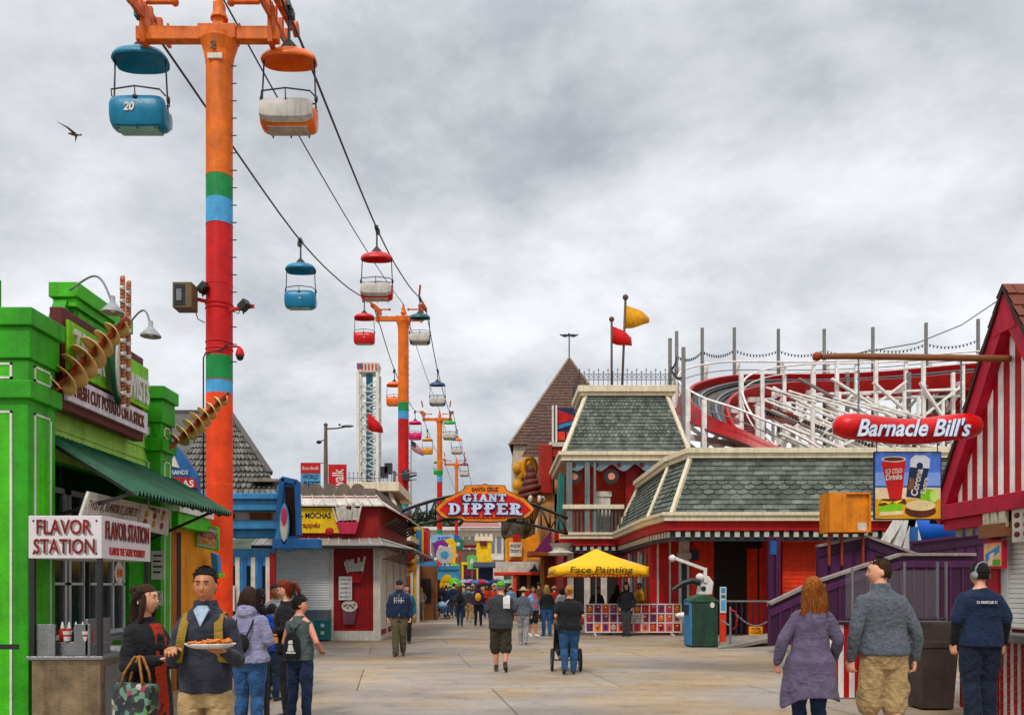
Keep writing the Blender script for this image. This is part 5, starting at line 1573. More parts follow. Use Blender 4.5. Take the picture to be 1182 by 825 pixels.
for z in (540, 560, 585, 610): m.ball(P(598, z, D), (.3, .25, .35), 12, 8)
m.tube([P(596, 600, D), P(597, 560, D), P(603, 545, D), P(612, 530, D)], .16, 8); m.tube([P(611 + 7 * math.cos(a), 540 - 12 * math.sin(a), 45.5) for a in [2 * math.pi * k / 16 for k in range(17)]], .14, 8)
build(m, 'scroll_ornament', paint('gilt paint', '#c98f26', grime=.3), t, 'all')
m = MB(); m.tube([ax, ax + ZP * 1.25], .035, 6)
m.prism([ax + Vector((x_, 0, 1.25 + z_)) for x_, z_ in ((0, .0), (.12, -.02), (.28, -.06), (.34, -.02), (.50, .05), (.56, .14), (.42, .10), (.2, .13), (.08, .10), (.05, .2), (0, .14), (-.05, .2), (-.08, .10), (-.2, .13), (-.42, .10), (-.56, .14), (-.5, .05), (-.34, -.02), (-.28, -.06), (-.12, -.02))], (0, .04, 0))
build(m, 'bat_finial', BLK, t)
# mural box with flag colours beside the tower roof
e = thing('mural_panel', 'bright red and blue mural panel between two white posts above the peach wall', 'sign', P(652, 511, 43.5))
m = MB(); m.box(PX(641, 43.5), PX(664, 43.5), 43.6, 43.75, PZ(511, 43.5), PZ(470, 43.5)); build(m, 'panel', NAVY, e)
m = MB(); m.prism([P(642, 490, 43.55), P(642, 472, 43.55), P(663, 480, 43.55), P(663, 484, 43.55)], (0, .04, 0)); m.mat(1).prism([P(642, 496, 43.55), P(642, 491, 43.55), P(663, 485, 43.55), P(663, 489, 43.55)], (0, .04, 0)); m.mat(2).prism([P(643, 508, 43.55), P(643, 498, 43.55), P(652, 498, 43.55), P(652, 508, 43.55)], (0, .04, 0)); m.mat(3).prism([P(654, 508, 43.55), P(654, 499, 43.55), P(662, 495, 43.55), P(662, 506, 43.55)], (0, .04, 0))
build(m, 'mural', [REDP, BLUE, REDO, PINKP], e)
m = MB()
for px in (637, 641): m.box(PX(px, 43.4), PX(px + 2, 43.4), 43.3, 43.4, PZ(512, 43.4), PZ(468, 43.4))
build(m, 'white_post', WHITE, e)
# ------------------------------------------------------------------ face painting pitch
e = thing('parasol', 'yellow square parasol lettered Face Painting on its valance', 'parasol', (PX(688, 29), 29, 0))
c = Vector((PX(688, 29), 29, PZ(633, 29)))
hw, zv, zl = 1.5, PZ(655, 29), PZ(664, 29)
cn = [Vector((c.x + hw * sx, c.y + hw * sy, zv)) for sx, sy in ((-1, -1), (1, -1), (1, 1), (-1, 1))]
PY = cloth('parasol yellow', '#ecb90e', rough=.6, var=.08)
m = MB()
for a, b_ in zip(cn, cn[1:] + cn[:1]):
 n = 8
 rows = []
 for i in range(n + 1):
  v = i / n
  row = []
  for j in range(n + 1):
   u = j / n
   p = c.lerp(a.lerp(b_, u), v)
   p.z -= .10 * math.sin(math.pi * v) * (1 - .6 * abs(2 * u - 1)) - .03 * v * math.sin(math.pi * u)
   row.append(p)
  rows.append(row)
 m.loft(rows, False, False)
 out = ((a + b_) / 2 - Vector((c.x, c.y, zv))).normalized()
 top, bot = [], []
 for j in range(25):
  u = j / 24
  p = a.lerp(b_, u) + ZP * .03 * math.sin(math.pi * u)
  top.append(p); bot.append(p + out * (.03 + .015 * math.sin(u * 22)) - ZP * (zv - zl + .02 * math.sin(u * 40)))
 m.loft([top, bot], False, False)
o = build(m, 'canopy', PY, e, 'all')
sm = o.modifiers.new('thickness', 'SOLIDIFY'); sm.thickness = .008
m = MB(); write(m, 'Face Painting', (c.x, c.y - hw - .055, (zv + zl) / 2 + .01), XP, ZP, 2.0, .26, .01, .15, .01); build(m, 'lettering', paint('brown lettering', '#5a3a10'), o)
m = MB()
for (a, b_) in zip(cn, cn[1:] + cn[:1]):
 for j in range(24):
  u = (j + .5) / 24
  p = a.lerp(b_, u); m.ball(p - ZP * (zv - zl + .02), (.06, .02, .04), 6, 4)
build(m, 'fringe', paint('fringe orange', '#d8741a'), o)
m = MB(); m.tube([(c.x, c.y, 0), (c.x, c.y, c.z)], .03, 10); m.lathe([(.3, 0), (.3, .06), (.06, .1)], (c.x, c.y, 0), 18); build(m, 'pole', OFFW, e, True)
m = MB()
for a in cn: m.tube([c - ZP * .08, a - ZP * .02], .015, 6); m.tube([c - ZP * .55, c.lerp(a, .5) - ZP * .05], .012, 6)
build(m, 'rib', OFFW, e)
e = thing('face_design_board', 'white framed low board with three rows of painted face pictures', 'display board', (PX(720, 28.6), 28.6, 0))
D = 28.6
x0, x1, z0, z1 = PX(676, D), PX(786, D), PZ(729, D), PZ(697, D)
m = MB(); nc = 12
for k in range(nc + 1):
 x = lerp(x0, x1, k / nc); m.box(x - .022, x + .022, D - .03, D + .02, z0, z1)
for k in range(4):
 z = lerp(z0, z1, k / 3); m.box(x0 - .018, x1 + .018, D - .026, D + .016, z - .02, z + .02)
for x in (x0 + .3, x1 - .3): m.box(x - .03, x + .03, D - .3, D + .3, 0, .05); m.box(x - .022, x + .022, D - .02, D + .01, 0, z0)
build(m, 'frame', WHITE, e)
m = MB(); m.box(x0, x1, D - .008, D + .008, z0, z1); bk = build(m, 'backing', paint('board crimson', '#7d1c22'), e)
cols = [REDP, REDO, PINKP, ORANGE, REDD, paint('violet face', '#5a3a8a'), REDP, YELO]
rr = random.Random(5)
for j in range(3):
 for k in range(nc):
  if k in (6,) and j == 1: continue
  cx, cz = lerp(x0, x1, (k + .5) / nc), lerp(z0, z1, (j + .5) / 3)
  m = MB()
  m.box(cx - .105, cx + .105, D - .014, D - .008, cz - .125, cz + .125)
  m.mat(1).ball((cx, D - .014, cz), (.075, .014, .10), 12, 8)
  m.mat(2).ball((cx - .03, D - .028, cz + .02), (.02, .006, .012), 6, 4); m.ball((cx + .03, D - .028, cz + .02), (.02, .006, .012), 6, 4); m.ball((cx, D - .028, cz - .045), (.03, .006, .012), 6, 4)
  m.mat(3).ball((cx + .02 * rr.choice((-1, 0, 1)), D - .024, cz + .06), (.045, .008, .025), 8, 5)
  build(m, 'face_picture', [rr.choice(cols), rr.choice(cols + [OFFW]), BLK, rr.choice([OFFW, BLUE, YEL, BLK, REDD])], bk)
m = MB(); cx, cz = lerp(x0, x1, 6.5 / nc), lerp(z0, z1, .5); m.box(cx - .2, cx + .2, D - .045, D - .035, cz - .16, cz + .14)
m.mat(1)
for k, s_ in enumerate(('FACE', 'PAINTING', '$10')): write(m, s_, (cx, D - .045, cz + .07 - k * .085), XP, ZP, .28, .055, .01, 0, .004)
build(m, 'price_card', [OFFW, BLK], e)
# stool and jar table hint behind the board
for lb, px in (('wooden folding stool behind the left end of the face picture board', 690), ('wooden folding stool behind the middle of the face picture board', 711)):
 e = thing('stool', lb, 'stool', (PX(px, 29.3), 29.35, 0), 'stools behind the face board')
 x = PX(px, 29.3)
 m = MB(); m.box(x - .2, x + .2, 29.15, 29.55, .42, .46); build(m, 'seat', WOOD, e)
 for sx in (-.17, .17):
  for sy in (29.18, 29.52):
   m = MB(); m.box(x + sx - .02, x + sx + .02, sy - .02, sy + .02, 0, .42); build(m, 'leg', WOOD, e)
# ------------------------------------------------------------------ green bin, telescopic blower, railings
D = 22.9
e = thing('recycling_bin', 'dark green solar bin with blue side panel and curved top', 'bin', (PX(812, D), D + .3, 0))
xa, xb = PX(797, D), PX(829, D)
PGREEN = paint('bin green', '#2b4336', rough=.45)
m = MB()
pr = [(xa, .02), (xb, .02), (xb, 1.22)] + [(lerp(xb, xa, k / 8), 1.22 + .13 * math.sin(math.pi * k / 8)) for k in range(1, 8)] + [(xa, 1.22)]
m.prism([Vector((x, D, z)) for x, z in pr], (0, .75, 0)); build(m, 'body', PGREEN, e, bevel=.02)
m = MB(); m.box(xa - .02, xa, D + .03, D + .72, .06, 1.2); m.box(xa + .0, xa + .03, D - .004, D, .05, 1.18); build(m, 'side_panel', BLUE, e)
m = MB(); m.box(xa - .03, xa - .018, D + .1, D + .65, .86, 1.12); m.box(xa + .14, xa + .24, D - .006, D + .002, .9, 1.13) if False else None; build(m, 'mouth', BLK, e)
m = MB(); pr2 = [(xa - .02, 1.2), (xb + .02, 1.2)] + [(lerp(xb + .02, xa - .02, k / 8), 1.24 + .15 * math.sin(math.pi * k / 8)) for k in range(0, 9)]
m.prism([Vector((x, D - .03, z)) for x, z in pr2], (0, .81, 0)); build(m, 'lid', paint('bin lid green', '#33513f'), e, bevel=.01)
m = MB(); m.box(xa + .12, xb - .06, D - .006, D, .12, 1.12); build(m, 'door', paint('bin door green', '#273f33'), e)
m = MB(); m.prism([Vector((xb - .16 + .06 * math.cos(a), D - .03, 1.12 + .075 * math.sin(a))) for a in [2 * math.pi * k / 14 for k in range(14)]], (0, .02, 0)); build(m, 'round_sticker', OFFW, e)
e = thing('coin_telescope', 'white jointed arm machine with black hose standing behind the green bin', 'machine', (PX(812, 24.4), 24.4, 0))
D = 24.4
m = MB(); m.tube([P(816, 745, D), P(816, 690, D)], .09, 12); m.prism([P(806, 686, D), P(822, 686, D), P(824, 672, D), P(818, 664, D), P(809, 668, D)], (0, .3, 0)); build(m, 'housing', WHITE, e, bevel=.03)
m = MB(); m.beam(P(814, 672, D), P(814, 655, D), .09, .09); m.beam(P(814, 657, D), P(776, 643, D), .085, .085); m.ball(P(776, 644, D), .10, 10, 8); m.ball(P(808, 666, D), .12, 10, 8); build(m, 'arm', WHITE, e, bevel=.01)
m = MB(); m.tube([P(807, 672, D - .05), P(798, 670, D - .1), P(788, 673, D - .1), P(776, 681, D - .1)], [.10, .085, .075, .05], 12); build(m, 'hose', BLK, e, True)
m = MB(); m.prism([Vector((PX(812, D) + .07 * math.cos(a), D - .02, PZ(679, D) + .07 * math.sin(a))) for a in [2 * math.pi * k / 14 for k in range(14)]], (0, .03, 0)); build(m, 'dial', BLK, e)
m = MB(); m.ball(P(789, 710, 25.4), (.25, .25, .10), 14, 8); m.ball(P(792, 714, 25.4), (.14, .2, .12), 12, 8)
m.tube([P(792, 716, 25.4), P(792, 736, 25.4)], .05, 8); build(m, 'drinking_fountain', WHITE, None, 'all', label='white drinking fountain bowl beside the bin and face picture board', cat='fountain')
e = thing('sign_post', 'narrow post with blue, white and red panel right of the green bin', 'sign', (PX(834, 24), 24, 0))
D = 24
m = MB(); m.box(PX(831, D), PX(838, D), D, D + .05, 0, PZ(707, D)); build(m, 'post', REDO, e)
m = MB(); m.box(PX(831, D), PX(838, D), D - .03, D + .02, PZ(707, D), PZ(677, D)); build(m, 'panel', WHITE, e)
m = MB(); m.box(PX(832, D), PX(837, D), D - .04, D - .03, PZ(684, D), PZ(678, D)); m.mat(1).box(PX(832, D), PX(837, D), D - .04, D - .03, PZ(690, D), PZ(686, D)); m.mat(2).box(PX(832, D), PX(837, D), D - .04, D - .03, PZ(704, D), PZ(692, D)); build(m, 'pictogram', [BLUE, TEALP, LBLUE], e)
def rail_fence(label, pts, h, mat, spacing, group=None, bars=True, top=None, cap=None):
 e = thing('railing', label, 'railing', pts[0], group)
 m = MB(); b = MB(); k0 = MB()
 for a, c_ in zip(pts, pts[1:]):
  a, c_ = Vector(a), Vector(c_)
  m.beam(a + ZP * h, c_ + ZP * h, .07, .05); m.beam(a + ZP * .12, c_ + ZP * .12, .05, .05)
  n = max(2, int((c_ - a).length / spacing))
  for i in range(n + 1):
   q = a.lerp(c_, i / n); b.box(q.x - .018, q.x + .018, q.y - .018, q.y + .018, q.z + .12, q.z + h)
  for q in (a, c_): k0.box(q.x - .04, q.x + .04, q.y - .04, q.y + .04, q.z, q.z + h)
 build(m, 'rail', cap or mat, e); build(b, 'baluster', mat, e); build(k0, 'post', mat, e)
 return e
rail_fence('purple picket railing across the station entrance', [(PX(837, 25.6), 25.6, 0), (PX(888, 25.6), 25.6, 0)], 1.18, PURP2, .16, None, True, None, GREYM)
e = thing('queue_rail', 'red and grey tubular queue rail ends beside the green bin', 'railing', (PX(845, 23), 23, 0))
m = MB(); m.tube([P(843, 745, 23), P(843, 700, 23)], .03, 8); m.tube([P(832, 716, 23.2), P(843, 722, 23)], .025, 8); build(m, 'post', GREYM, e)
m = MB(); m.tube([P(843, 703, 23), P(849, 706, 22.8), P(851, 712, 22.8), P(850, 722, 22.8), P(846, 726, 22.9)], .025, 8); m.tube([P(885, 698, 21.5), P(898, 708, 21.2), P(898, 714, 21.2), P(893, 716, 21.3)], .025, 8); build(m, 'rail', paint('rail red', '#a3222e'), e, True)
e = thing('chain_barrier', 'sagging chain with yellow notice hung across the entrance ramp', 'chain', P(872, 722, 22))
m = MB()
a, c_ = P(849, 708, 22.6), P(897, 708, 21.3)
for k in range(24):
 u = (k + .5) / 24
 q = a.lerp(c_, u) - ZP * .30 * math.sin(math.pi * u)
 m.ball(q, (.035, .012, .02) if k % 2 else (.035, .02, .012), 6, 5)
build(m, 'chain', GREYM, e, 'all')
q = a.lerp(c_, .5) - ZP * .36
m = MB(); m.box(q.x - .17, q.x + .17, q.y - .02, q.y + .02, q.z - .18, q.z + .04); o = build(m, 'notice', YELO, e)
m = MB(); write(m, 'RIDE', (q.x, q.y - .02, q.z - .02), XP, ZP, .22, .06, .01, 0, .004); write(m, 'CLOSED', (q.x, q.y - .02, q.z - .11), XP, ZP, .26, .06, .01, 0, .004); build(m, 'lettering', BLK, o)
m = MB(); m.prism([P(829, 752, 22.3), P(890, 740, 23.4), P(890, 734, 24.6), P(829, 739, 25.5)], (0, 0, .09)); build(m, 'entrance_slab', paint('slab concrete', '#8b857c', grime=.3), kind='structure')
# ------------------------------------------------------------------ purple ramps
def ramp_wall(label, name, pts, d, mats, n, thick=.14, dy=0):
 """boarded side of an access ramp: pts are (px, top py, bottom py) along the wall at distance d (d may vary)"""
 e = thing(name, label, 'ramp', P(pts[0][0], pts[0][2], pts[0][3]), 'purple access ramps')
 m = MB(); tr = MB(); bt = MB()
 for (a, b_) in zip(pts, pts[1:]):
  A, B = P(a[0], a[1], a[3]), P(b_[0], b_[1], b_[3])
  A0, B0 = Vector((A.x, A.y, PZ(a[2], a[3]))), Vector((B.x, B.y, PZ(b_[2], b_[3])))
  m.prism([A0, B0, B, A], (0, thick, 0))
  tr.beam(A + Vector((0, .05, .03)), B + Vector((0, .05, .03)), .26, .07)
  k = max(1, int((B - A).length / .28))
  for i in range(k + 1):
   u = i / k; q0, q1 = A0.lerp(B0, u), A.lerp(B, u)
   bt.beam(q0 + YM * .01, q1 + YM * .01 - ZP * .12, .05, .03, (0, 1, 0))
  bt.beam(A - ZP * .2 + YM * .02, B - ZP * .2 + YM * .02, .05, .16)
 build(m, 'side_wall', mats[0], e); build(tr, 'handrail_cap', mats[1], e); build(bt, 'batten', mats[2], e)
 return e
CAPG = paint('weathered cap', '#8d8580')
ramp_wall('purple boarded ramp side rising from the entrance towards the upper deck', 'access_ramp', [(888, 698, 745, 21), (938, 674, 742, 21), (1000, 653, 742, 21), (1040, 641, 742, 21), (1125, 641, 742, 21)], 21, (PURP2, CAPG, PURP), 8)
ramp_wall('purple boarded upper ramp side sloping down behind the front ramp', 'access_ramp', [(944, 631, 690, 24.5), (1000, 620, 690, 24.5), (1090, 652, 690, 24.5)], 24.5, (PURP, CAPG, PURP2), 8)
ramp_wall('short purple boarded parapet below the blue tarpaulin', 'access_ramp', [(1053, 627, 690, 25.2), (1140, 616, 690, 25.2)], 25.2, (PURP, PURP, PURP2), 8)
e = thing('amber_cabinet', 'empty amber sign cabinet on legs in front of the mansard roof', 'cabinet', P(982, 616, 24))
D = 24
m = MB(); xa, xm, xb = PX(958, D), PX(977, D), PX(1006, D); za, zb = PZ(614, D), PZ(568, D)
m.box(xa, xm, D + .0, D + .8, za, zb); m.box(xm, xb, D + .10, D + .8, za, zb); m.box(xm, xb, D + .02, D + .8, zb - .05, zb); m.box(xm, xb, D + .02, D + .8, za, za + .05); m.box(xb - .05, xb, D + .02, D + .8, za, zb)
build(m, 'shell', paint('cabinet amber', '#d8860f'), e, bevel=.01)
m = MB()
for x in (xa + .1, xm, xb - .1): m.box(x - .03, x + .03, D + .3, D + .36, 2.2, za)
build(m, 'leg', RUST, e)
m = MB(); m.box(xm + .35, xb - .1, D + .085, D + .10, za + .06, za + .28); build(m, 'sticker', OFFW, e)
e = thing('blue_tarpaulin', 'bright blue tarpaulin hung behind the striped gable kiosk', 'tarpaulin', P(1100, 625, 25.9))
m = MB()
rows = []
for i in range(13):
 u = i / 12
 rows.append([P(lerp(1054, 1150, u), lerp(590, 578, u), 25.9) + YP * .03 * math.sin(u * 9), P(lerp(1054, 1150, u), lerp(606, 600, u), 25.9) + YP * .05 * math.sin(u * 9 + 1.5), P(lerp(1058, 1150, u), lerp(625, 622, u), 25.9) + YP * .06 * math.sin(u * 11 + 2)])
m.loft(rows, False, False); o = build(m, 'sheet', M('tarp blue', '#1464c4', rough=.4, var=.12, vs=2), e, 'all')
sm = o.modifiers.new('thickness', 'SOLIDIFY'); sm.thickness = .01
m = MB(); m.tube([P(1054, 590, 26.0), P(1150, 578, 26.0)], .03, 6); m.tube([P(1054, 590, 26.0), P(1054, 680, 26.0)], .03, 6); m.tube([P(1150, 578, 26.0), P(1150, 680, 26.0)], .03, 6); build(m, 'frame', GREYM, e)
e = thing('white_ride_frame', 'white slanted ride struts with a blue panel behind the ramp', 'ride frame', P(1035, 640, 25.6))
m = MB()
for a, b_ in (((1012, 640), (1040, 596)), ((1030, 640), (1048, 596)), ((1062, 640), (1050, 596)), ((1044, 640), (1052, 598))): m.beam(P(*a, 25.6), P(*b_, 25.6), .22, .18, (0, 1, 0))
for k in range(10): m.box(PX(1004 + k * 6.5, 25.5), PX(1007 + k * 6.5, 25.5), 25.4, 25.6, PZ(640, 25.5), PZ(633, 25.5))
build(m, 'strut', WHITE, e)
m = MB(); m.box(PX(1050, 25.4), PX(1058, 25.4), 25.3, 25.4, PZ(632, 25.4), PZ(608, 25.4)); build(m, 'panel', BLUE2, e)
# ------------------------------------------------------------------ hot dog stand with striped gable
t = thing('striped_stand', 'red and white striped gable food stand with brown shingle roof at the right edge', 'food stand', (7, 10.3, 0))
XB = 6.12
REDS = paint('stripe red', '#a51a2a', streak=.2, var=.2); ROSE = paint('rose red trim', '#b0283c', streak=.15); WHT = paint('stripe white', '#efebe7', streak=.12, grime=.12)
zb, yc, ya, yb, zp = 2.72, 10.25, 8.75, 11.75, 4.92
m = MB()
nst = 26
for k in range(nst):
 y0, y1 = lerp(yb, ya, k / nst), lerp(yb, ya, (k + 1) / nst)
 h0 = zb + (zp - zb) * (1 - abs(y0 - yc) / 1.5); h1 = zb + (zp - zb) * (1 - abs(y1 - yc) / 1.5)
 pts = [(XB, y0, zb), (XB, y1, zb), (XB, y1, max(h1, zb)), (XB, y0, max(h0, zb))]
 dx_ = Vector((.012 * rnd.random(), 0, 0)); m.mat(k % 2).prism([Vector(q) - dx_ + Vector((0, (-.003 if q[1] == y0 else .003), 0)) for q in pts], (.12, 0, 0))
build(m, 'gable', [WHT, REDS], t)
m = MB()
m.beam((XB - .06, yb + .1, zb - .22), (XB - .06, yc, zp), .2, .14, (1, 0, 0)); m.beam((XB - .06, ya - .1, zb - .22), (XB - .06, yc, zp), .2, .14, (1, 0, 0))
m.prism([(XB - .138, yc - .24, zp - .3), (XB - .138, yc + .24, zp - .3), (XB - .138, yc + .03, zp + .14), (XB - .138, yc - .03, zp + .14)], (.13, 0, 0))
build(m, 'rake_board', ROSE, t)
m = MB(); m.box(XB - .14, XB + .1, 8.2, yb + .05, zb - .22, zb - .02); m.box(XB - .08, XB + .1, 8.2, yb, zb - .36, zb - .22); build(m, 'header_beam', ROSE, t, bevel=.01)
SHR = M('red brown shingle', '#6a3b2c', rough=.9, var=.2, vs=6, island=.3, bump=.12)
m = MB()
ax0, ax1 = XB - .16, 9
near = [Vector((ax0, ya - .35, zb - .45)), Vector((ax1, ya - .35, zb - .45)), Vector((ax1, yc, zp + .26)), Vector((ax0, yc, zp + .26))]
m.poly(near); shingles(m, *near, 18, 14, .03)
farq = [Vector((ax1, yb + .22, zb - .18)), Vector((ax0, yb + .22, zb - .18)), Vector((ax0, yc, zp + .26)), Vector((ax1, yc, zp + .26))]
m.poly(farq); shingles(m, *farq, 18, 14, .03)
o = build(m, 'roof', SHR, t)
m = MB()
th = Vector((0, 0, -.07))
m.prism([near[0], near[3], near[3] + th, near[0] + th], (3.2, 0, 0)); m.prism([farq[1], farq[2], farq[2] + th, farq[1] + th], (3.2, 0, 0)); build(m, 'roof_deck', paint('dark rake', '#33241f'), o)
m = MB(); m.box(XB + .1, 9, 10.72, 10.86, 0, zb - .3); m.box(8.9, 9, 8.3, 11.6, 0, zb); m.box(XB + .1, 9, 8.3, 11.6, zb - .05, zb); m.box(XB + .06, XB + .2, 8.3, 11.6, 0, .95); build(m, 'wall', REDD, t)
m = MB(); m.box(XB - .04, XB + .10, 10.55, 10.78, 0, zb - .2); m.box(XB - .02, XB + .10, 8.2, 8.4, 0, zb - .2); build(m, 'post', REDS, t, bevel=.01)
m = MB()
for k in range(22): m.box(XB + .03, XB + .05, 8.4, 10.5, 1.12 + k * .058, 1.17 + k * .058)
m.box(XB + .05, XB + .06, 8.4, 10.5, 1.1, 2.4); m.box(XB + .06, XB + .1, 8.4, 10.55, 2.3, zb - .2)
build(m, 'roller_shutter', SHUT, t)
m = MB(); m.box(XB + .0, XB + .06, 10.42, 10.55, 1.0, 2.4); build(m, 'shutter_guide', ALU, t)
m = MB(); m.box(XB - .26, XB + .1, 8.2, 10.62, .96, 1.06); build(m, 'counter', STEEL, t, bevel=.01)
m = MB()
for j in range(11):
 for k in range(34):
  y0 = 8.3 + k * .07
  m.mat(1 if (k // 1) % 2 else 0).box(XB - .012 - .004 * (rnd.random()), XB + .05, y0 + .004, y0 + .066, .03 + j * .085, .03 + j * .085 + .078)
build(m, 'counter_tile', [paint('tile white', '#d8d2cb', rough=.3), paint('tile red', '#a81a22', rough=.3)], t)
m = MB(); m.box(XB - .006, XB + .05, 8.3, 10.68, 0, .96); build(m, 'tile_grout', paint('grout', '#b9b2a8'), t)
m = MB()
for k in range(12):
 yy = 8.6 + k * .25
 m.prism([(XB - .03, yy, zb - .36), (XB - .03, yy + .2, zb - .36), (XB - .03, yy + .17, zb - .46), (XB - .03, yy + .03, zb - .46)], (.03, 0, 0))
build(m, 'fascia_scallop', paint('stone fascia', '#8c8276'), t)
m = MB(); m.box(XB - .35, XB - .1, 8.5, 9.45, 3.02, 3.16); m.prism([(XB - .33, 9.45, 3.02), (XB - .33, 9.45, 3.16), (XB - .33, 9.5, 3.2)], (.2, 0, 0)); build(m, 'amber_ledge', YELO, t, bevel=.01)
# menu tray, posters on the corner post
e = thing('bottle_rack', 'wooden rack holding three clear packets high on the red corner post', 'rack', (XB - .1, 10.6, 2.1))
m = MB(); m.box(XB - .16, XB - .06, 10.2, 10.75, 2.2, 2.3); m.box(XB - .16, XB - .14, 10.2, 10.75, 2.3, 2.36); m.box(XB - .08, XB - .06, 10.2, 10.75, 2.3, 2.62); build(m, 'rack_frame', WOOD, e)
for k in range(3):
 m = MB(); m.box(XB - .13, XB - .085, 10.24 + k * .17, 10.37 + k * .17, 2.31, 2.56); build(m, 'packet', M('packet film', '#b9b39c', rough=.2, var=.25, vs=20), e)
e = thing('ice_pop_poster', 'pale framed poster of frozen treats below the wooden rack', 'poster', (XB - .1, 10.5, 1.7))
m = MB(); m.box(XB - .12, XB - .07, 10.3, 10.72, 1.82, 2.16); build(m, 'frame', ROSE, e)
m = MB(); m.box(XB - .125, XB - .12, 10.33, 10.69, 1.85, 2.13); m.mat(1).prism([(XB - .127, 10.66, 1.9), (XB - .127, 10.36, 2.02), (XB - .127, 10.36, 2.1), (XB - .127, 10.66, 2.0)], (.003, 0, 0)); m.mat(2).prism([(XB - .129, 10.60, 1.86), (XB - .129, 10.52, 1.86), (XB - .129, 10.46, 2.02), (XB - .129, 10.56, 2.0)], (.003, 0, 0)); m.mat(3).box(XB - .128, XB - .125, 10.34, 10.5, 1.86, 1.93)
build(m, 'picture', [paint('poster peach', '#e0b088'), BLUE, OFFW, paint('poster green', '#5d9c3a')], e)
e = thing('wall_menu', 'white menu with red snack pictures hung over the shutter', 'menu board', (XB - .1, 9.8, 2.2))
m = MB(); m.box(XB - .1, XB - .05, 9.6, 10.15, 2.12, 2.62); build(m, 'board', OFFW, e)
m = MB()
for k, s_ in enumerate(('CORN DOG', 'HOT DOG', 'CHILI DOG', 'NACHOS')): m.mat(0); write(m, s_, (XB - .1, 9.8, 2.54 - k * .11), YM, ZP, .26, .05, .01, 0, .004); m.mat(1).ball((XB - .1, 10.05, 2.54 - k * .11), (.012, .06, .035), 10, 6)
build(m, 'menu_print', [REDD, BROWN], e)
# spar, sausage sign and drinks board
e = thing('sausage_sign', 'red sausage shaped sign with white slanted lettering hanging from a wooden spar', 'sign', P(1048, 495, 10.3))
D = 10.3
m = MB(); m.tube([P(948, 411.5, D), P(975, 411, D), P(1166, 414, D)], [.034, .038, .042], 12); build(m, 'spar', WOOD, e, True)
m = MB(); m.ball(P(943, 411.5, D), .055, 12, 8); build(m, 'knob', RUST, e, 'all')
m = MB()
for px in (991, 1111):
 for k in range(16):
  q = P(px - 1.5 * (px > 1000), lerp(416, 481, k / 15), D); m.ball(q, (.016, .008, .03) if k % 2 else (.008, .016, .03), 6, 5)
m.tube([P(970, 411, D), P(1058, 396, D), P(1110, 375, D), P(1150, 348, 10.2)], .008, 6)
build(m, 'hanging_chain', GREYM, e)
m = MB()
pts = [P(lerp(976, 1119, k / 12), 495 + 3.2 * math.cos(math.pi * (k / 12 - .5) * 2) * 1.0 - (1.6 if False else 0), D) for k in range(13)]
m.capsule(pts, [.15] + [.155] * 11 + [.15], 20); bd = build(m, 'sausage', paint('sausage red', '#c0180f', rough=.25, streak=.03, grime=.05), e, 'all')
m = MB()
for mi, bo, dy in ((0, .022, -.172), (1, .055, -.163)):
 m.mat(mi); write(m, "Barnacle Bill's", P(1047, 496, D) + YP * dy + (Vector((.004, 0, -.006)) if mi else Vector((0, 0, 0))), XP, ZP, 1.33 + (.03 if mi else 0), .215, bo, .32, .006)
build(m, 'lettering', [paint('letter white', '#dde2ee', streak=0), paint('letter shadow blue', '#33406e', streak=0)], bd)
e = thing('drinks_board', 'square picture board of cup, can and hot dog hanging below the sausage sign', 'sign', P(1047, 560, D))
x0, x1, z0, z1 = PX(1008, D), PX(1086, D), PZ(600, D), PZ(521, D)
m = MB(); m.box(x0, x1, D - .02, D + .02, z0, z1); build(m, 'board', NAVY, e, bevel=.012)
def U(u, v, k=0): return Vector((lerp(x0 + .015, x1 - .015, u), D - .022 - .0015 * k, lerp(z0 + .015, z1 - .015, v)))
def pic(mb, pts, k, mi): mb.mat(mi).prism([U(u, v, k) for u, v in pts], (0, .0025, 0))
SKYB = [paint('picture sky ' + str(i), c_, streak=0, grime=0) for i, c_ in enumerate(('#5273c4', '#7c97d6', '#a9b6de'))]
m = MB()
pic(m, [(0, .5), (1, .5), (1, .7), (0, .7)], 0, 1); pic(m, [(0, .7), (1, .7), (1, 1), (0, 1)], 0, 0); pic(m, [(0, .47), (1, .47), (1, .5), (0, .5)], 0, 2); pic(m, [(0, .3), (1, .3), (1, .47), (0, .47)], 0, 3); pic(m, [(0, 0), (1, 0), (1, .3), (0, .3)], 0, 4)
pic(m, [(.22, .28), (.4, .28), (.47, .9), (.09, .86)], 1, 5); pic(m, [(.28 + .19 * math.cos(a), .90 + .045 * math.sin(a)) for a in [2 * math.pi * k / 18 for k in range(18)]], 2, 6); pic(m, [(.28 + .16 * math.cos(a), .90 + .03 * math.sin(a)) for a in [2 * math.pi * k / 18 for k in range(18)]], 3, 7)
pic(m, [(.47, .33), (.72, .30), (.84, .84), (.54, .88)], 1, 8); pic(m, [(.53, .78), (.83, .76), (.84, .9), (.76, .96), (.6, .96), (.54, .9)], 2, 9); pic(m, [(.68 + .05 * math.cos(a), .80 + .05 * math.sin(a)) for a in [2 * math.pi * k / 14 for k in range(14)]], 3, 8); pic(m, [(.5, .44), (.58, .43), (.6, .6), (.52, .62)], 2, 10)
pic(m, [(.82 + .13 * math.cos(a), .34 + .11 * math.sin(a)) for a in [2 * math.pi * k / 18 for k in range(18)]], 2, 11); pic(m, [(.9 + .07 * math.cos(a), .34 + .09 * math.sin(a)) for a in [2 * math.pi * k / 18 for k in range(18)]], 3, 12)
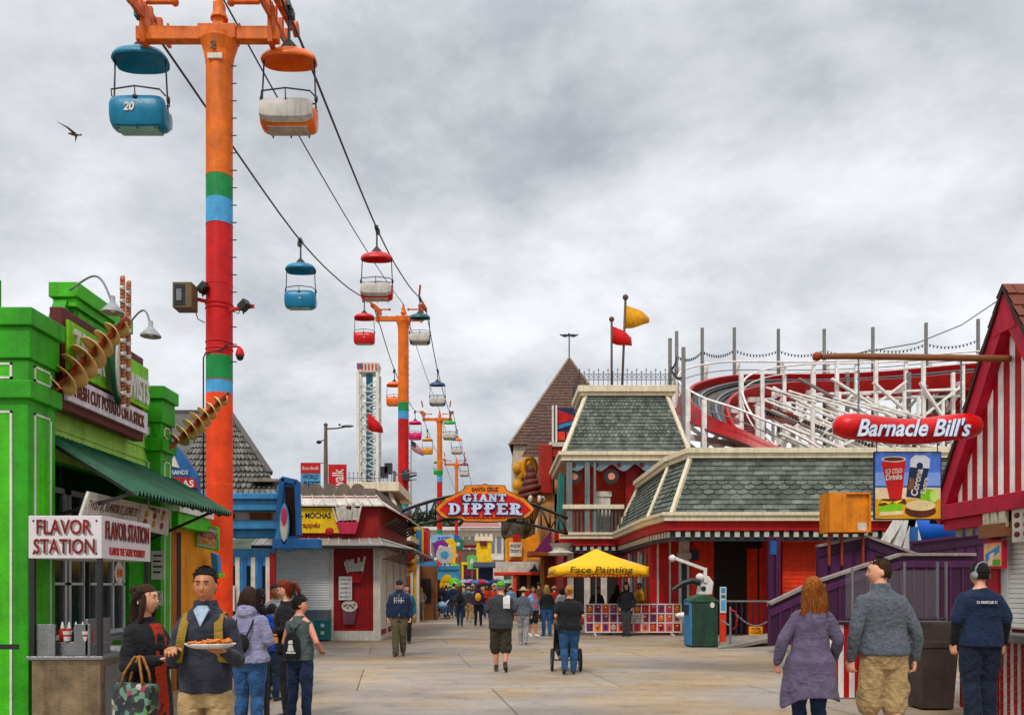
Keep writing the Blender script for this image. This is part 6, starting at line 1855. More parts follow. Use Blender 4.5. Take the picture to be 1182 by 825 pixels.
pic(m, [(.05, .1), (.4, .08), (.42, .26), (.05, .22)], 3, 11); pic(m, [(.04, .20), (.1, .3), (.45, .3), (.48, .22), (.3, .24), (.1, .19)], 4, 7); pic(m, [(.06, .04), (.42, .06), (.44, .12), (.06, .1)], 4, 13); pic(m, [(.06, .23), (.15, .25), (.2, .21), (.26, .26), (.32, .22), (.4, .27), (.4, .29), (.3, .26), (.2, .26), (.1, .27)], 5, 14)
pic(m, [(.69 + .24 * math.cos(a), .12 + .10 * math.sin(a)) for a in [2 * math.pi * k / 20 for k in range(20)]], 4, 7); pic(m, [(.69 + .23 * math.cos(a), .2 + .08 * math.sin(a)) for a in [2 * math.pi * k / 20 for k in range(20)]], 5, 13)
m.mat(6); write(m, 'ICE COLD', U(.28, .72, 3), Vector((1, 0, .08)), Vector((-.08, 0, 1)), .20, .055, .02, .2, .002); write(m, 'Drinks', U(.28, .63, 3), Vector((1, 0, .08)), Vector((-.08, 0, 1)), .20, .07, .03, .2, .002)
write(m, 'Corona', U(.63, .55, 4), Vector((.22, 0, 1)), Vector((-1, 0, .22)), .33, .085, .03, 0, .002); write(m, 'Extra', U(.75, .5, 4), Vector((.22, 0, 1)), Vector((-1, 0, .22)), .2, .06, .02, 0, .002)
build(m, 'picture', SKYB[:2] + [BLUE2, paint('sand light', '#d9c3a0', streak=0), paint('sand gold', '#cf9a3e', streak=0), REDP, OFFW, BROWN, NAVY, paint('can silver', '#c7cbd2', streak=0), WOOD, paint('lime green', '#7cb52e', streak=0), paint('lime light', '#b9d67a', streak=0), paint('bun cream', '#d9c79a', streak=0), YEL], e)
m = MB()
for px in (1012, 1082): m.tube([P(px, 503, D), P(px, 521, D)], .006, 6)
build(m, 'hanger', BLK, e)
# striped queue panel and brown bin
e = thing('striped_counter', 'low counter front painted in upright red and white stripes', 'counter', (5.4, 12.4, 0))
x0, x1 = PX(955, 12.4), PX(1062, 12.4)
m = MB(); n = 17
for k in range(n):
 a, b_ = lerp(x0, x1, k / n), lerp(x0, x1, (k + 1) / n)
 m.mat(k % 2 if k < 14 else 1).box(a, b_, 12.4, 12.46 , .02, 1.06)
build(m, 'stripe_panel', [WHT, paint('counter red', '#b8141c')], e)
m = MB(); m.box(x0 - .03, x1 + .5, 12.36, 12.9, 1.06, 1.10); build(m, 'counter_top', paint('counter cap', '#38232a'), e)
m = MB(); m.box(x1, x1 + .45, 12.4, 12.86, .0, 1.06); build(m, 'end_panel', paint('counter red', '#b8141c'), e)
e = thing('waste_bin', 'worn brown plastic waste bin with sloped hood beside the striped counter', 'bin', (PX(1083, 11.3), 11.4, 0))
D = 11.2
PB = M('bin brown plastic', '#3d322d', rough=.6, var=.25, streak=.35, grime=.3)
xa, xb = PX(1061, D), PX(1107, D)
m = MB(); m.loft([[Vector(p) for p in ((xa + .05, D + .03, .02), (xb - .05, D + .03, .02), (xb - .05, D + .47, .02), (xa + .05, D + .47, .02))], [Vector(p) for p in ((xa, D, .8), (xb, D, .8), (xb, D + .5, .8), (xa, D + .5, .8))]]); build(m, 'body', PB, e, bevel=.015)
m = MB(); m.loft([[Vector(p) for p in ((xa - .015, D - .015, .80), (xb + .015, D - .015, .80), (xb + .015, D + .515, .80), (xa - .015, D + .515, .80))], [Vector(p) for p in ((xa - .01, D - .01, .88), (xb + .01, D - .01, .88), (xb + .01, D + .51, .88), (xa - .01, D + .51, .88))], [Vector(p) for p in ((xa + .03, D + .06, 1.15), (xb - .03, D + .06, 1.15), (xb - .03, D + .44, 1.15), (xa + .03, D + .44, 1.15))]]); build(m, 'hood', PB, e, bevel=.02)
m = MB(); m.prism([(xa + .06, D + .005, .92), (xb - .06, D + .005, .92), (xb - .07, D + .045, 1.1), (xa + .07, D + .045, 1.1)], (0, -.008, 0)); build(m, 'flap', M('flap brown', '#332a26', rough=.6, grime=.3), e)
# glass wind screen on the low wall
e = thing('glass_screen', 'low clear glass wind screen between steel posts in front of the purple ramp', 'screen', (PX(1040, 13.5), 13.5, 0))
D = 13.5
m = MB()
for px in (984, 1005, 1044, 1082, 1092): m.tube([P(px, 720, D), P(px, 655 if px < 1020 else 648, D)], .022, 8)
build(m, 'post', STEEL, e, True)
for a, b_ in ((976, 1004), (1007, 1042), (1046, 1081)):
 m = MB(); m.box(PX(a, D), PX(b_, D), D - .005, D + .005, PZ(712, D), PZ(658, D)); build(m, 'glass_pane', glass('screen glass', '#a8b4b0', .05, .07), e)
m = MB(); m.tube([P(976, 714, D), P(1095, 714, D)], .02, 8); build(m, 'rail', BLK, e, True)
# ------------------------------------------------------------------ wooden coaster
def catmull(pts, n):
 pts = [Vector(p) for p in pts]
 q = [pts[0] * 2 - pts[1]] + pts + [pts[-1] * 2 - pts[-2]]
 out = []
 for i in range(1, len(q) - 2):
  for k in range(n):
   t_ = k / n
   a, b_, c, d = q[i - 1], q[i], q[i + 1], q[i + 2]
   out.append(.5 * ((2 * b_) + (c - a) * t_ + (2 * a - 5 * b_ + 4 * c - d) * t_ ** 2 + (3 * b_ - a - 3 * c + d) * t_ ** 3))
 return out + [pts[-1]]
t = thing('wooden_coaster', 'red track of the white timber roller coaster curving above the mansard roof', 'roller coaster', (14, 52, 0))
ctr = catmull([P(1190, 424, 60), P(1110, 430, 59), P(1030, 437, 58.5), P(960, 440, 58), P(900, 441, 57), P(856, 445, 54.5), P(824, 457, 51), P(822, 478, 47.5), P(846, 503, 45), P(890, 530, 43.5), P(950, 565, 42.5)], 10)
CW = Vector((17, 51, 0))
fr = []
for i, p in enumerate(ctr):
 tg = (ctr[min(i + 1, len(ctr) - 1)] - ctr[max(0, i - 1)]).normalized()
 sd = tg.cross(ZP).normalized()
 if sd.dot(Vector((CW.x - p.x, CW.y - p.y, 0))) > 0: sd = -sd        # sd points outward
 bank = R(22)
 o_ = (sd * math.cos(bank) + ZP * math.sin(bank)).normalized()
 up = (ZP * math.cos(bank) - sd * math.sin(bank)).normalized()
 fr.append((p, tg, o_, up, sd))
def strip(mb, o0, o1, u0, u1):
 """box section running along the track: outward range o0..o1, up range u0..u1"""
 mb.loft([[p + o_ * a + up * b_ for a, b_ in ((o0, u0), (o1, u0), (o1, u1), (o0, u1))] for p, tg, o_, up, sd in fr])
TR = paint('coaster red', '#a81420', rough=.35, streak=.1); TRD = paint('coaster deep red', '#7a0f18', rough=.4)
CWH = paint('coaster white', '#ebe7e1', streak=.22, grime=.18)
CGR = paint('coaster grey timber', '#7f7c78', streak=.3, grime=.3)
m = MB(); strip(m, 1.26, 1.44, -.5, .3); strip(m, -1.07, -.9, -.7, .18); build(m, 'side_board', TR, t)
m = MB(); strip(m, .42, .95, -.16, -.04); strip(m, -.62, -.1, -.16, -.04); build(m, 'running_board', BLK, t)
m = MB(); strip(m, .60, .72, -.04, .06); strip(m, -.40, -.28, -.04, .06); build(m, 'rail', GREYM, t)
m = MB()
acc = 0
for i in range(len(fr) - 1):
 for k in range(2):
  u = k / 2
  p = fr[i][0].lerp(fr[i + 1][0], u); o_, up = fr[i][2], fr[i][3]
  m.beam(p - o_ * .95 - up * .24, p + o_ * 1.3 - up * .24, .17, .12, fr[i][3])
build(m, 'tie', CGR, t)
m = MB(); strip(m, -1.9, -1.05, -.85, -.78); strip(m, 1.42, 1.9, -.55, -.48); build(m, 'walkway', TRD, t)
def rail_along(off, h, r):
 m = MB(); m.tube([p + sd * off + ZP * h for p, tg, o_, up, sd in fr], r, 6); return m
build(rail_along(1.75, 1.75, .06), 'outer_handrail', CWH, t, 'all')
build(rail_along(1.75, 1.2, .03), 'outer_handrail', CGR, t, 'all')
build(rail_along(-1.75, .75, .06), 'inner_handrail', CWH, t, 'all')
build(rail_along(-1.75, .25, .035), 'inner_handrail', CWH, t, 'all')
# tall posts with the light string
tops = []
for i in range(4, len(fr) - 22, 8):
 p, tg, o_, up, sd = fr[i]
 b_ = p + sd * 2.0
 top = b_.z + 4.1
 m = MB(); m.box(b_.x - .12, b_.x + .12, b_.y - .12, b_.y + .12, 0, b_.z + 1.9); build(m, 'post', CWH, t)
 m = MB(); m.box(b_.x - .09 - .2, b_.x + .09 - .2, b_.y + .02, b_.y + .2, b_.z - 4, top); build(m, 'lamp_mast', CGR, t)
 tops.append(Vector((b_.x - .2, b_.y + .1, top - 1.45)))
 c = p - sd * 1.6
 if p.y > 55:
  m = MB(); m.box(c.x - .1, c.x + .1, c.y - .1, c.y + .1, 0, c.z + .7); build(m, 'post', CWH, t)
 m = MB(); m.beam(b_ - ZP * .6, c - ZP * 1.0, .12, .3); m.beam(b_ - ZP * 1.2, c - ZP * 4.2, .1, .24); m.beam(c - ZP * 1.2, b_ - ZP * 4.2, .1, .24); m.beam(b_ - ZP * 4.4, c - ZP * 4.4, .1, .26); build(m, 'bent_brace', CWH, t)
for i in (66, 80):
 if i < len(fr):
  p, tg, o_, up, sd = fr[i]
  for s_ in (1.9, -1.7):
   b_ = p + sd * s_
   m = MB(); m.box(b_.x - .11, b_.x + .11, b_.y - .11, b_.y + .11, 0, b_.z + 1.7); build(m, 'post', CWH, t)
for i in (60, 72):
 p, tg, o_, up, sd = fr[i]
 b_ = p + sd * 1.9
 m = MB(); m.beam(b_ - ZP * .2, b_ + sd * 3.2 - ZP * 4.2, .3, .3); build(m, 'raker', CWH, t)
m = MB()
for a, b_ in zip(tops, tops[1:]):
 n = 14
 prev = None
 for k in range(n + 1):
  u = k / n
  q = a.lerp(b_, u) - ZP * .35 * 4 * u * (1 - u)
  if prev is not None: m.tube([prev, q], .012, 4)
  m.box(q.x - .035, q.x + .035, q.y - .035, q.y + .035, q.z - .16, q.z - .02)
  prev = q
build(m, 'light_string', CABLE, t)
# timber lattice inside the curve
rr = random.Random(8)
for k, (a, b_, d, w_) in enumerate([((905, 432), (905, 560), 55, .26), ((938, 428), (938, 560), 54, .26), ((966, 416), (966, 560), 53.5, .28), ((1011, 416), (1011, 560), 53.5, .28), ((1066, 416), (1066, 560), 53.5, .28), ((1049, 430), (1049, 560), 56, .3), ((978, 430), (978, 560), 57, .3), ((916, 440), (916, 560), 57, .3), ((882, 470), (882, 560), 50, .26), ((938, 470), (938, 560), 44.5, .24), ((880, 432), (880, 560), 44.6, .24), ((1100, 430), (1100, 560), 56, .28), ((1032, 470), (1032, 560), 50, .22)]):
 A, B = P(*a, d), P(*b_, d)
 m = MB(); m.box(A.x - w_ / 2.8, A.x + w_ / 2.8, d - w_ / 2.8, d + w_ / 2.8, 0, A.z); build(m, 'post', CWH if k < 5 or k > 8 else CGR, t)
for k, (a, b_, d) in enumerate([((922, 437), (1004, 481), 53), ((960, 437), (1034, 484), 53.2), ((1008, 441), (1060, 487), 53.2), ((1062, 441), (1090, 484), 53.2), ((892, 447), (970, 487), 52), ((882, 462), (990, 505), 51), ((893, 478), (1010, 520), 50), ((878, 470), (950, 500), 49), ((940, 455), (1112, 449), 55.5), ((940, 463), (1112, 457), 56), ((945, 458), (985, 490), 55), ((985, 455), (945, 492), 55.2), ((1000, 458), (1046, 492), 55), ((1046, 440), (990, 482), 55.2), ((1050, 470), (1070, 445), 55.3), ((1066, 480), (1110, 445), 55.3), ((905, 490), (1005, 530), 48), ((900, 500), (1000, 545), 47), ((1000, 500), (940, 530), 48.5), ((1010, 505), (1110, 520), 49), ((1012, 515), (1110, 535), 48.5), ((1035, 520), (1080, 495), 48.7), ((890, 520), (930, 480), 49), ((925, 525), (965, 485), 49.3), ((960, 525), (1000, 490), 49.5), ((1080, 525), (1040, 492), 49.5)]):
 m = MB(); m.beam(P(*a, d), P(*b_, d), .12, .26, (0, 1, 0)); build(m, 'lattice_brace', CWH if k % 7 else CGR, t)
for k in range(30):
 col_, row_ = k % 6, k // 6; a = (884 + col_ * 26 + row_ * 3, 447 + row_ * 13 + col_ * 4); d = 47 + row_ * 1.7 + col_ * .3; L_ = 58; sl = .30 + .07 * row_
 m = MB(); m.beam(P(a[0], a[1], d), P(a[0] + L_, a[1] + L_ * sl, d), .08, .17, (0, 1, 0)); build(m, 'lattice_brace', CWH, t)
for k in range(9):
 x = 895 + k * 24 + rr.uniform(-5, 5); m = MB(); m.beam(P(x, 452 + 5 * (k % 3), 52.5 + k % 3), P(x, 560, 52.5 + k % 3), .16, .16, (0, 1, 0)); build(m, 'lattice_stud', CWH, t)
m = MB()
for k in range(46):
 u = k / 45
 q = P(lerp(875, 1040, u), lerp(472, 528, u) - 6 * math.sin(u * 3), 49.2); m.box(q.x - .06, q.x + .06, q.y, q.y + .1, q.z - .22, q.z)
build(m, 'lamp_row', BLK, t)
for dd, off in ((50.6, 0), (51.6, 5)):
 m = MB(); a = catmull([P(1170, 468 + off, 60), P(1060, 482 + off, 58), P(960, 488 + off, 56), P(900, 478 + off, 53), P(885, 470 + off, dd)], 8)
 for p, q in zip(a, a[1:]): m.beam(p, q, .5, .3)
 build(m, 'lower_track', TR if off else TRD, t)
m = MB()
for a, b_ in (((1092, 490), (1122, 437)), ((1098, 490), (1128, 437)), ((1084, 490), (1116, 437))): m.beam(P(*a, 62), P(*b_, 62), .35, .25, (0, 1, 0))
build(m, 'lift_track', TR, t)
# red stair treads on the inside of the curve
m = MB()
for k in range(12): m.box(PX(858, 50), PX(884, 50), 50 + k * .12, 50.3 + k * .12, PZ(505 - k * 3.6, 50), PZ(505 - k * 3.6, 50) + .10)
build(m, 'stair_tread', TRD, t)
# ------------------------------------------------------------------ sky ride
LX, RX, CXX = -7.18, -4.2, -5.47
BAND = {'o': paint('tower orange', '#da7410', streak=.25), 'g': paint('tower green', '#14864a', streak=.15), 'b': paint('tower sky blue', '#5aa4d4', streak=.15), 'r': paint('tower red', '#c3200f', streak=.22), 'v': paint('tower vermilion', '#ea560c', streak=.2)}
def tower(label, d, ybeam, bands, rad, zcab, big=False):
 zb = PZ(ybeam, d)
 e = thing('sky_ride_tower', label, 'ride tower', (CXX, d, 0), 'sky ride towers along the street')
 m = MB(); mats = list(BAND.values()); keys = list(BAND)
 z1 = zb
 for k, ylow in bands:
  z0 = max(0, PZ(ylow, d)) if ylow else 0
  m.mat(keys.index(k)).lathe([(rad, z0), (rad, z1)], (CXX, d, 0), 28, False)
  z1 = z0
 c_ = build(m, 'column', mats, e, True)
 m = MB(); m.box(LX + .1, RX - .1, d - .1, d + .1, zb - .13, zb + .13)
 m.box(CXX - rad - .1, CXX + rad + .1, d - .16, d + .16, zb - .14, zb + .145); m.lathe([(rad + .004, zb - .62), (rad + .03, zb - .4), (rad + .1, zb - .17), (rad + .1, zb - .14)], (CXX, d, 0), 24)
 m.box(CXX - .1, CXX + .1, d - .1, d + .1, zb + .13, zb + .62); m.lathe([(.18, zb + .3), (.1, zb + .5), (.05, zb + .85)], (CXX, d, 0), 10)
 for x in (CXX - 1, CXX - .4, CXX + .4, CXX + 1): m.box(x - .02, x + .02, d - .05, d + .02, zb + .13, zb + .22)
 build(m, 'cross_arm', BAND['o'], e, bevel=.015)
 for x, sg in ((LX, -1), (RX, 1)):
  m = MB()
  xx = x - sg * .25
  m.beam((xx, d - 1.3, zb + .12), (xx, d + 1.3, zb + .62), .07, .14); m.beam((xx + sg * .10, d - 1.2, zb + .42), (xx + sg * .10, d + 1.2, zb + .9), .05, .1)
  for k in range(6):
   y = d - 1.25 + k * .5; z = zb + .42 + k * .1
   m.tube([(xx + sg * .14, y, z), (xx + sg * .24, y, z)], .15, 14); m.box(xx - .05, xx + .05, y - .05, y + .05, z - .3, z)
  m.box(xx - .05, xx + .05, d - .125, d + .125, zb - .2, zb + .6)
  m.tube([(xx - sg * .15, d - .3, zb + .45), (xx - sg * .7, d - .3, zb + .45)], .045, 8); m.ball((xx - sg * .7, d - .3, zb + .45), .08, 8, 6)
  m.beam((xx, d - 1.2, zb + .9), (xx + sg * .1, d - 1.6, zb + 1.4), .1, .1)
  build(m, 'sheave_assembly', paint('sheave orange', '#cc640f', grime=.35), e, bevel=.01)
 z = 6.0
 while z < zb - .4 and d < 60:
  m = MB(); m.tube([(CXX + rad - .01, d - .05, z), (CXX + rad + .10, d - .05, z)], .012, 5); build(m, 'climbing_peg', BLK, e); z += .34
 return e, zb
T1, z1 = tower('tall banded orange and red sky ride tower numbered 2, nearest of the row', 17, 41, [('o', 205), ('g', 232), ('b', 261), ('r', 412), ('g', 440), ('b', 455), ('v', None)], .255, 13)
m = MB(); write(m, '2', (CXX - .03, 17 - .312, PZ(63, 17)), XP, ZP, .12, .17, .03, .15); m.mat(1).box(CXX - .14, CXX + .14, 17 - .285, 17 - .24, PZ(77, 17), PZ(71, 17)); build(m, 'number_plate', [BLK, OFFW], T1)
m = MB()
for z, tl in ((PZ(353, 17), 0), (PZ(358, 17), 0)):
 m.lathe([(.262, z), (.275, z + .012), (.262, z + .024)], (CXX, 17, 0), 24, False)
m.lathe([(.258, PZ(405, 17)), (.27, PZ(404, 17)), (.258, PZ(403, 17))], (CXX, 17, 0), 24, False); m.lathe([(.258, PZ(397, 17)), (.27, PZ(396, 17)), (.258, PZ(395, 17))], (CXX, 17, 0), 24, False)
build(m, 'clamp_band', BAND['r'], T1)
for k in range(5):
 z = PZ((205, 261, 330, 440, 560)[k], 17); m = MB(); m.lathe([(.252, z - .012), (.262, z), (.252, z + .012)], (CXX, 17, 0), 28, False); build(m, 'weld_seam', BAND['r' if 0 < k < 4 else 'o'], T1)
m = MB(); m.tube([(CXX - .28, 16.9, 2.0), (CXX - .28, 16.9, PZ(415, 17)), (CXX - .2, 16.78, PZ(411, 17)), (CXX + .1, 16.74, PZ(408, 17)), (CXX + .25, 16.85, PZ(398, 17))], .015, 6)
m.tube([(CXX - .45, 16.8, PZ(355, 17)), (CXX - .35, 16.8, PZ(372, 17)), (CXX - .22, 16.8, PZ(376, 17))], .01, 5); m.tube([(CXX + .5, 16.9, PZ(352, 17)), (CXX + .4, 16.9, PZ(364, 17)), (CXX + .26, 16.9, PZ(360, 17))], .01, 5); build(m, 'conduit', BLK, T1, 'all')
m = MB(); m.beam((CXX - .2, 16.9, PZ(350, 17)), (CXX - .7, 16.8, PZ(345, 17)), .06, .06); m.beam((CXX + .2, 16.9, PZ(360, 17)), (CXX + .72, 16.85, PZ(356, 17)), .06, .06); build(m, 'lamp_bracket', BAND['r'], T1)
m = MB(); cx, cz = PX(219, 16.7), PZ(346, 16.7); m.box(cx - .22, cx + .14, 16.4, 16.75, cz - .24, cz + .24); m.mat(1).box(cx - .19, cx + .02, 16.39, 16.4, cz - .2, cz + .2); m.mat(2).box(cx - .14, cx - .04, 16.37, 16.39, cz - .12, cz + .1); build(m, 'floodlight', [paint('bronze lamp case', '#6b573c'), M('flood glass', '#1d1a15', rough=.1, bump=0), GREYM], T1, bevel=.01)
for px, py in ((234, 333), (281, 353)):
 m = MB(); c = P(px, py, 16.8); m.beam(c + Vector((-.05, 0, -.06)), c + Vector((.1, -.06, .06)), .16, .15); m.tube([c, c - ZP * .16], .02, 6); build(m, 'spotlight', BLK, T1, bevel=.01)
m = MB(); c = P(277, 408, 16.8); m.tube([(CXX + .24, 16.85, PZ(402, 17)), (c.x - .05, 16.8, PZ(400, 16.8)), (c.x, 16.8, PZ(401, 16.8)), (c.x, 16.8, c.z + .06)], .022, 8); m.lathe([(.02, .12), (.06, .08), (.085, 0), (.085, -.04)], c, 14); cm = build(m, 'camera', REDP, T1, True)
m = MB(); m.ball(c - ZP * .05, (.075, .075, .09), 14, 8); build(m, 'camera_dome', M('smoked dome', '#0d0d10', rough=.1, bump=0), cm, 'all')
T2, z2 = tower('second sky ride tower down the street, orange top over red column', 50, 368, [('o', 465), ('g', 475), ('b', 484), ('r', 575), ('g', 584), ('b', 592), ('r', None)], .31, 17.6)
for px, py in ((444, 545), (449, 541), (469, 549)):
 m = MB(); c = P(px, py, 49.6); m.box(c.x - .22, c.x + .2, 49.3, 49.7, c.z - .3, c.z + .3); build(m, 'floodlight', BLK, T2)
m = MB(); m.beam(P(466, 552, 49.7), P(481, 548, 49.7), .1, .1); build(m, 'lamp_bracket', BLK, T2)
T3, z3 = tower('third sky ride tower, orange over red column behind the arch sign', 81, 484, [('o', 543), ('g', 550), ('b', 556), ('r', 611), ('g', 616), ('b', 623), ('r', None)], .25, 17.6)
T4, z4 = tower('farthest sky ride tower, thin and red, rising behind the arch name board', 114, 536, [('o', 575), ('r', 629), ('g', 634), ('b', 641), ('r', None)], .22, 18)
knots = [(-25, 12.6), (-5, 12.6), (15.5, 12.95), (18.5, 13.2), (30.5, 14.05), (40, 15.6), (48.5, z2 + .45), (51.5, z2 + .55), (60, 16.6), (73, 16.6), (79.5, z3 + .4), (82.5, z3 + .5), (98, 17.3), (112, z4 + .4), (116, z4 + .5), (150, 17.6), (190, 18)]
cab = catmull([Vector((0, y, z)) for y, z in knots], 6)
def cable_z(y):
 for a, b_ in zip(cab, cab[1:]):
  if a.y <= y <= b_.y: return lerp(a.z, b_.z, (y - a.y) / max(1e-6, b_.y - a.y))
 return cab[-1].z
for lb, x, dz in (('steel haul cable of the sky ride on the side over the left stalls', LX, 0), ('steel haul cable of the sky ride on the side nearer the street centre', RX, 0)):
 m = MB(); m.tube([Vector((x, p.y, p.z + dz)) for p in cab], .03, 6); build(m, 'haul_cable', CABLE, None, 'all', label=lb, cat='cable', group='sky ride haul cables')
mid = [(-25, 13.2)] + [(17, z1 + .85)] + [(50, z2 + .85), (81, z3 + .85), (114, z4 + .85), (190, 18.5)]
pts = []
for (ya, za), (yb, zb_) in zip(mid, mid[1:]):
 for k in range(12): u = k / 12; pts.append(Vector((CXX, lerp(ya, yb, u), lerp(za, zb_, u) - .045 * (yb - ya) * u * (1 - u))))
m = MB(); m.tube(pts, .02, 5); build(m, 'signal_cable', CABLE, None, 'all', label='thin signal cable strung over the tops of the sky ride towers', cat='cable')
ROOFS = {}
def gondola(label, px, d, side, col, num=None, z_adj=0):
 """two-seat chair: coloured tub, white seat liner, hoops and canopy under a hanger"""
 x = LX if side == 'L' else RX
 top = cable_z(d)
 e = thing('cable_car', label, 'cable car', (0, 0, 0), 'open sky ride cars on the cable')
 colm = paint('car ' + col[0], col[1], rough=.3, streak=.06, grime=.06)
 W = .64
 m = MB()
 prof = [(.26, .60), (.33, .48), (.32, .22), (.24, .05), (.10, 0), (-.10, 0), (-.24, .05), (-.31, .16), (-.34, .28), (-.32, .34), (-.27, .32), (-.22, .27), (.12, .25), (.19, .30), (.20, .60), (.23, .63)]
 rings = []
 for k in range(15):
  a = -1 + 2 * k / 14
  xx = W * math.copysign(1 - (1 - abs(a)) ** 2.2, a)
  s_ = max(.36, (1 - abs(a) ** 3.2) ** .42)
  rings.append([Vector((xx, .02 + y * s_, .34 + (z - .34) * s_)) for y, z in prof])
 m.loft(rings);
 for sg in (-1, 1): m.ball((sg * W * .95, 0, .32), (.05, .17, .16), 12, 10)
 build(m, 'tub', colm, e, True)
 m = MB(); m.loft([[Vector((q * .46, y, z)) for q in (-1, -.9, .9, 1)] + [Vector((q * .46, y, z + .05)) for q in (1, -1)] for y, z in ((-.2, .02), (-.08, -.012), (.08, -.012), (.2, .02))]); build(m, 'floor_panel', paint('floor panel ' + col[0], '#8fb3ae' if col[0] == 'teal' else '#b0a69a'), e)
 m = MB()
 rg = []
 for k in range(11):
  a = -1 + 2 * k / 10
  xx = .60 * a; s_ = 1 - abs(a) ** 6 * .3
  rg.append([Vector((xx, y, .36 + (z - .36) * s_)) for y, z in ((-.27, .08), (-.36, .17), (-.375, .40), (-.31, .55), (-.27, .55), (-.24, .15))])
 m.loft(rg); build(m, 'seat_liner', paint('seat liner grey', '#b5b0a8', rough=.4), e, True)
 m = MB()
 nx, ny = 16, 9
 sh_ = []
 for j, (rr_, z) in enumerate(((0.02, 1.70), (.3, 1.685), (.6, 1.64), (.85, 1.57), (.97, 1.49), (1.0, 1.42), (.95, 1.42), (.8, 1.51), (.5, 1.58), (.02, 1.62))):
  sh_.append([Vector((math.copysign(abs(math.cos(q)) ** .75, math.cos(q)) * W * rr_, math.copysign(abs(math.sin(q)) ** .75, math.sin(q)) * .40 * rr_, z - (.05 * rr_ if math.sin(q) < -.3 else 0))) for q in [2 * math.pi * k / 28 for k in range(28)]])
 m.loft(sh_); build(m, 'canopy', colm, e, 'all')
 m = MB()
 for sg in (-1, 1): m.tube([(sg * .58, .02, 1.5), (sg * .60, .0, 1.0), (sg * .62, -.02, .6), (sg * .63, 0, .4)], .02, 8); m.ball((sg * .63, -.02, .66), (.045, .06, .08), 8, 6)
 m.tube([(-.62, -.1, .68), (-.55, -.32, .68), (0, -.36, .72), (.55, -.32, .68), (.62, -.1, .68)], .016, 8); m.tube([(0, -.36, .72), (0, -.33, .5)], .014, 6)
 m.tube([(-.62, .1, .68), (-.55, .30, .72), (0, .34, .77), (.55, .30, .72), (.62, .1, .68)], .016, 8); m.tube([(0, .34, .77), (0, .31, .56)], .014, 6); m.box(-.04, .04, .29, .35, .54, .60)
 build(m, 'hoop_frame', BLK, e, 'all')
 m = MB(); m.tube([(0, 0, 1.66), (0, 0, 2.05), (0, 0, 2.48)], [.04, .035, .03], 8); m.prism([(-.24, -.04, 1.66), (.24, -.04, 1.66), (.04, -.04, 1.86), (-.04, -.04, 1.86)], (0, .08, 0)); m.box(-.07, .07, -.22, .22, 2.44, 2.54); m.box(-.03, .12, -.1, .1, 2.3, 2.44); build(m, 'hanger', M('hanger grey', '#3c4244', rough=.5, metal=.3), e)
 m = MB()
 for sg in (-.42, .0, .42): m.box(sg - .015, sg + .015, .2, .24, -.01, .03)
 build(m, 'bumper', BLK, e)
 if num:
  m = MB(); write(m, num, (.12, .318, .36), XM, ZP, .24, .17, .03, .2, .05); build(m, 'number', WHITE, e)
 else:
  m = MB(); m.box(-.09, .03, .32, .345, .32, .46); build(m, 'number', OFFW, e)
 e.scale = (.87, .87, 1)
 e.location = (x, d, top - 2.5 + z_adj)
 e.rotation_euler = (0, 0, math.pi if side == 'L' else 0)
 return e
G_ = {'t': ('teal', '#0d7596'), 'o': ('orange', '#de700f'), 'r': ('red', '#bd1212'), 'g': ('dark teal', '#0f4f55'), 'b': ('navy blue', '#1d3f66'), 'p': ('pink', '#c71468'), 'y': ('mustard', '#cf8f14'), 'gr': ('green', '#1e9a34')}
gondola('teal blue cable car with white number 20 hanging at the near tower', 160, 17.4, 'L', G_['t'], '20', .2)
gondola('orange cable car with white seat at the near tower', 318, 17.4, 'R', G_['o'], None, .2)
gondola('teal blue cable car alone on the left cable between the first two towers', 348, 31.5, 'L', G_['t'])
gondola('red canopied cable car with white seat alone between the first two towers', 440, 30, 'R', G_['r'])
gondola('bright red cable car hanging left of the second tower', 421, 46.5, 'L', G_['r'])
gondola('dark teal cable car with white seat hanging right of the second tower', 486, 46.5, 'R', G_['g'])
gondola('orange cable car half hidden behind the second tower column', 458, 60, 'L', G_['o'])
gondola('navy canopied cable car beyond the second tower on the right cable', 510, 60, 'R', G_['b'])
gondola('pink cable car left of the third tower', 484, 75, 'L', G_['p'])
gondola('green canopied cable car right of the third tower', 525, 75, 'R', G_['gr'])
gondola('mustard yellow cable car below the pink one near the third tower', 497, 88, 'L', G_['y'])
gondola('orange canopied small cable car beyond the third tower', 534, 88, 'R', G_['o'])
gondola('small green cable car behind the third tower column', 514, 104, 'L', G_['gr'])
gondola('small white and maroon cable car at the farthest tower', 541, 108, 'R', ('maroon', '#6a2030'))
# gull
e = thing('gull', 'dark gull gliding in the grey sky left of the tall tower', 'bird', P(85, 155, 24))
c = P(85, 155, 24)
m = MB(); m.capsule([c + Vector((-.14, 0, .02)), c, c + Vector((.16, 0, -.03))], [.02, .045, .018], 10); m.ball(c + Vector((.2, 0, -.02)), .028, 8, 6)
build(m, 'body', M('gull brown', '#54402f', rough=.8), e, 'all')
for sg in (-1, 1):
 m = MB(); m.prism([c + Vector((-.03, 0, .02)), c + Vector((.07, 0, .02)), c + Vector((-.02 + .02 * sg, sg * .22, .07)), c + Vector((-.2, sg * .5, .04 - .03 * sg)), c + Vector((-.08, sg * .24, .05))], (0, 0, .012)); build(m, 'wing', M('gull brown', '#54402f'), e)
